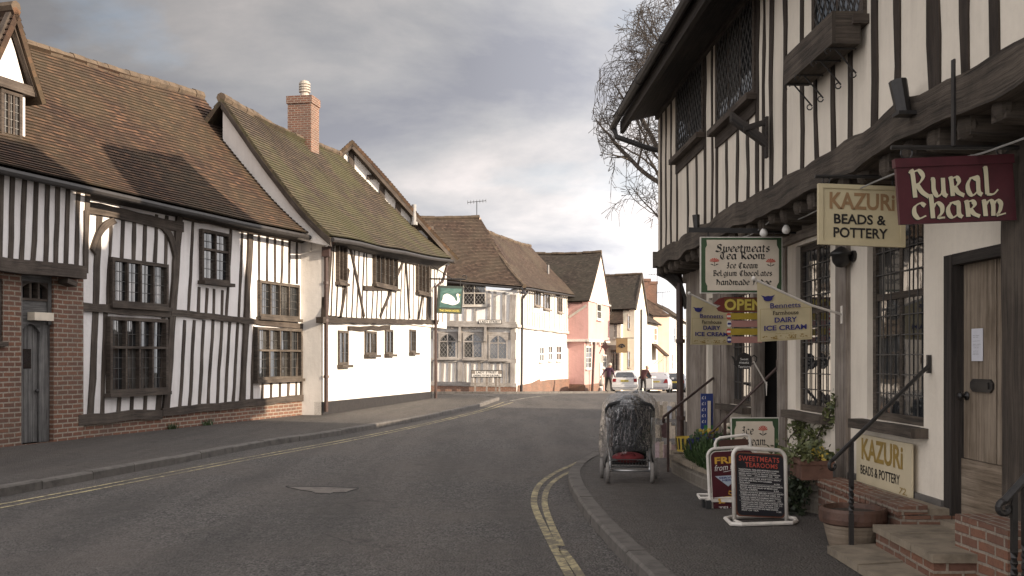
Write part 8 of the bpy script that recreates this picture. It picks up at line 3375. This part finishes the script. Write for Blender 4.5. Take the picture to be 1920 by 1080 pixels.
mb.build('bag_body', plain('pale plastic bag', (0.36, 0.31, 0.27), 0.5, 0.2, 10, 0.4), bg_, smooth=True)
mb = MB()
mb.tube(arc(h0 + V((0, 0, -0.03)), 0.05, 0, PI, 8, V((1, 0, 0)), V((0, 0, 1))), 0.01, 5)
mb.build('bag_handle', plain('pale handle', (0.36, 0.31, 0.27), 0.5, 0.2), bg_)

P2 = dict(stand)
P2.update(chest=(0.06, 0.16, 1.30), neck=(0.10, 0.24, 1.44), head0=(0.12, 0.27, 1.49), head1=(0.13, 0.30, 1.56), head2=(0.13, 0.31, 1.63), nose=(0.3, 0.5, 1.50), shL=(-0.14, 0.14, 1.38), elL=(-0.20, 0.20, 1.12), wrL=(-0.04, 0.38, 1.00), shR=(0.25, 0.18, 1.36), elR=(0.32, 0.28, 1.12), wrR=(0.36, 0.48, 1.00),
          anL=(-0.13, -0.02, 0.08), toeL=(-0.15, 0.13, 0.04), knL=(-0.12, 0.02, 0.47), anR=(0.13, 0.02, 0.08), toeR=(0.15, 0.17, 0.04), knR=(0.12, 0.05, 0.47))
p2 = at(1206, 738, 61.2)
z2 = gz(61.2) + 0.0
root, r_, f_, J = person('person in dark maroon coat bending at the open car door', (p2.x, 61.2, z2), math.radians(35), P2, (maroonc, trous), hairg)
pp_ = thing('white_parcel', 'small white parcel held by person at car door', 'parcel', V((p2.x, 61.2, z2)) + J['wrR'])
mb = MB()
hc_ = V((p2.x, 61.2, z2)) + J['wrR'] + V((0.08, -0.02, -0.04))
mb.box(hc_ - V((0, 0, 0.03)), 0.30, 0.12, 0.10, 0.3)
bevel(mb.build('parcel_body', M['petal_white'], pp_), 0.03)
mb = MB()
mb.box(hc_ - V((0, 0, 0.032)), 0.05, 0.125, 0.104, 0.3)
mb.build('parcel_band', M['cream_panel'], pp_)

# ------------------------------------------------------------------ bare tree behind the tea room
tr = thing('bare_tree', 'leafless tree with drooping twigs rising behind tea room eaves', 'tree', (8.3, 42.0, 0))
rt = random.Random(14)
tk, bm1, tw = MB(), MB(), MB()
TC, TR_ = V((8.9, 42.0, 10.9)), V((5.5, 5.5, 7.7))


def inside(p):
    q = p - TC
    return (q.x / TR_.x) ** 2 + (q.y / TR_.y) ** 2 + (q.z / TR_.z) ** 2 < 1.0 + 0.25 * mnoise.noise(p * 0.6)


def grow(p, d, L, r, depth):
    n = max(3, int(L / 0.32))
    pts = [p]
    cut = False
    for i in range(n):
        droop = {6: 0.02, 5: 0.05, 4: 0.03, 3: 0.0, 2: -0.05, 1: -0.09, 0: -0.05}[min(depth, 6)]
        sg_ = 0.03 if depth == 6 else 0.12
        d = (d + V((rt.gauss(0, sg_), rt.gauss(0, sg_), rt.gauss(0, sg_) + droop))).normalized()
        p = p + d * (L / n)
        if depth < 6 and not inside(p):
            cut = True
            break
        pts.append(p)
    if len(pts) < 2:
        return
    n = len(pts) - 1
    r1 = r * (0.66 if depth > 0 else 0.6)
    if cut:
        r1 = 0.012
    (tk if depth >= 6 else bm1 if depth >= 3 else tw).tube(pts, r, 9 if depth >= 6 else 6 if depth >= 3 else 4, r1, caps=False)
    if depth == 0:
        return
    k = 20 if depth == 6 else rt.choice((3, 4)) if depth >= 4 else rt.choice((3, 4, 5))
    for j in range(k):
        t = 1.0 if j == 0 else rt.uniform(0.25, 0.97) if depth < 6 else rt.uniform(0.40, 1.0)
        q = pts[min(n, max(1, int(t * n)))]
        ax = Matrix.Rotation(j * 2.4 + rt.uniform(-.5, .5), 3, d) @ d.orthogonal().normalized()
        a = rt.uniform(28, 60) if j else rt.uniform(4, 22)
        if depth == 6 and j:
            a = rt.uniform(35, 85)
        nd = (Matrix.Rotation(math.radians(a), 3, ax) @ d)
        grow(q, nd, (rt.uniform(3.8, 6.0) if depth == 6 else L * rt.uniform(0.52, 0.74)), max(0.010, r1 * (0.95 if j == 0 else 0.60)), depth - 1)


grow(V((8.3, 42.0, -0.05)), V((0.02, 0, 1)), 11.5, 0.34, 6)
tk.build('trunk', M['bark'], tr, smooth=True)
bm1.build('branches', M['bark'], tr, smooth=True)
tw.build('twigs', M['bark'], tr)

# unseen brick wall added beyond the tea room so its shadow crosses the road
gw = thing('added_shade_wall', 'unseen brick wall added beyond the tea room gable to shade the road', 'wall', (5.2, 24, 0))
FGW = Fac((4.6, 18.6), (6.6, 30.0))
mb = MB(FGW.d)
mb.fbox(FGW, 0, FGW.L, -0.1, 2.55, -0.3, 0)
mb.build('brickwork', M['brick_old'], gw)
mb = MB(FGW.d)
mb.fbox(FGW, -0.03, FGW.L + 0.03, 2.55, 2.66, -0.35, 0.05)
mb.build('coping', M['stone_slab'], gw)
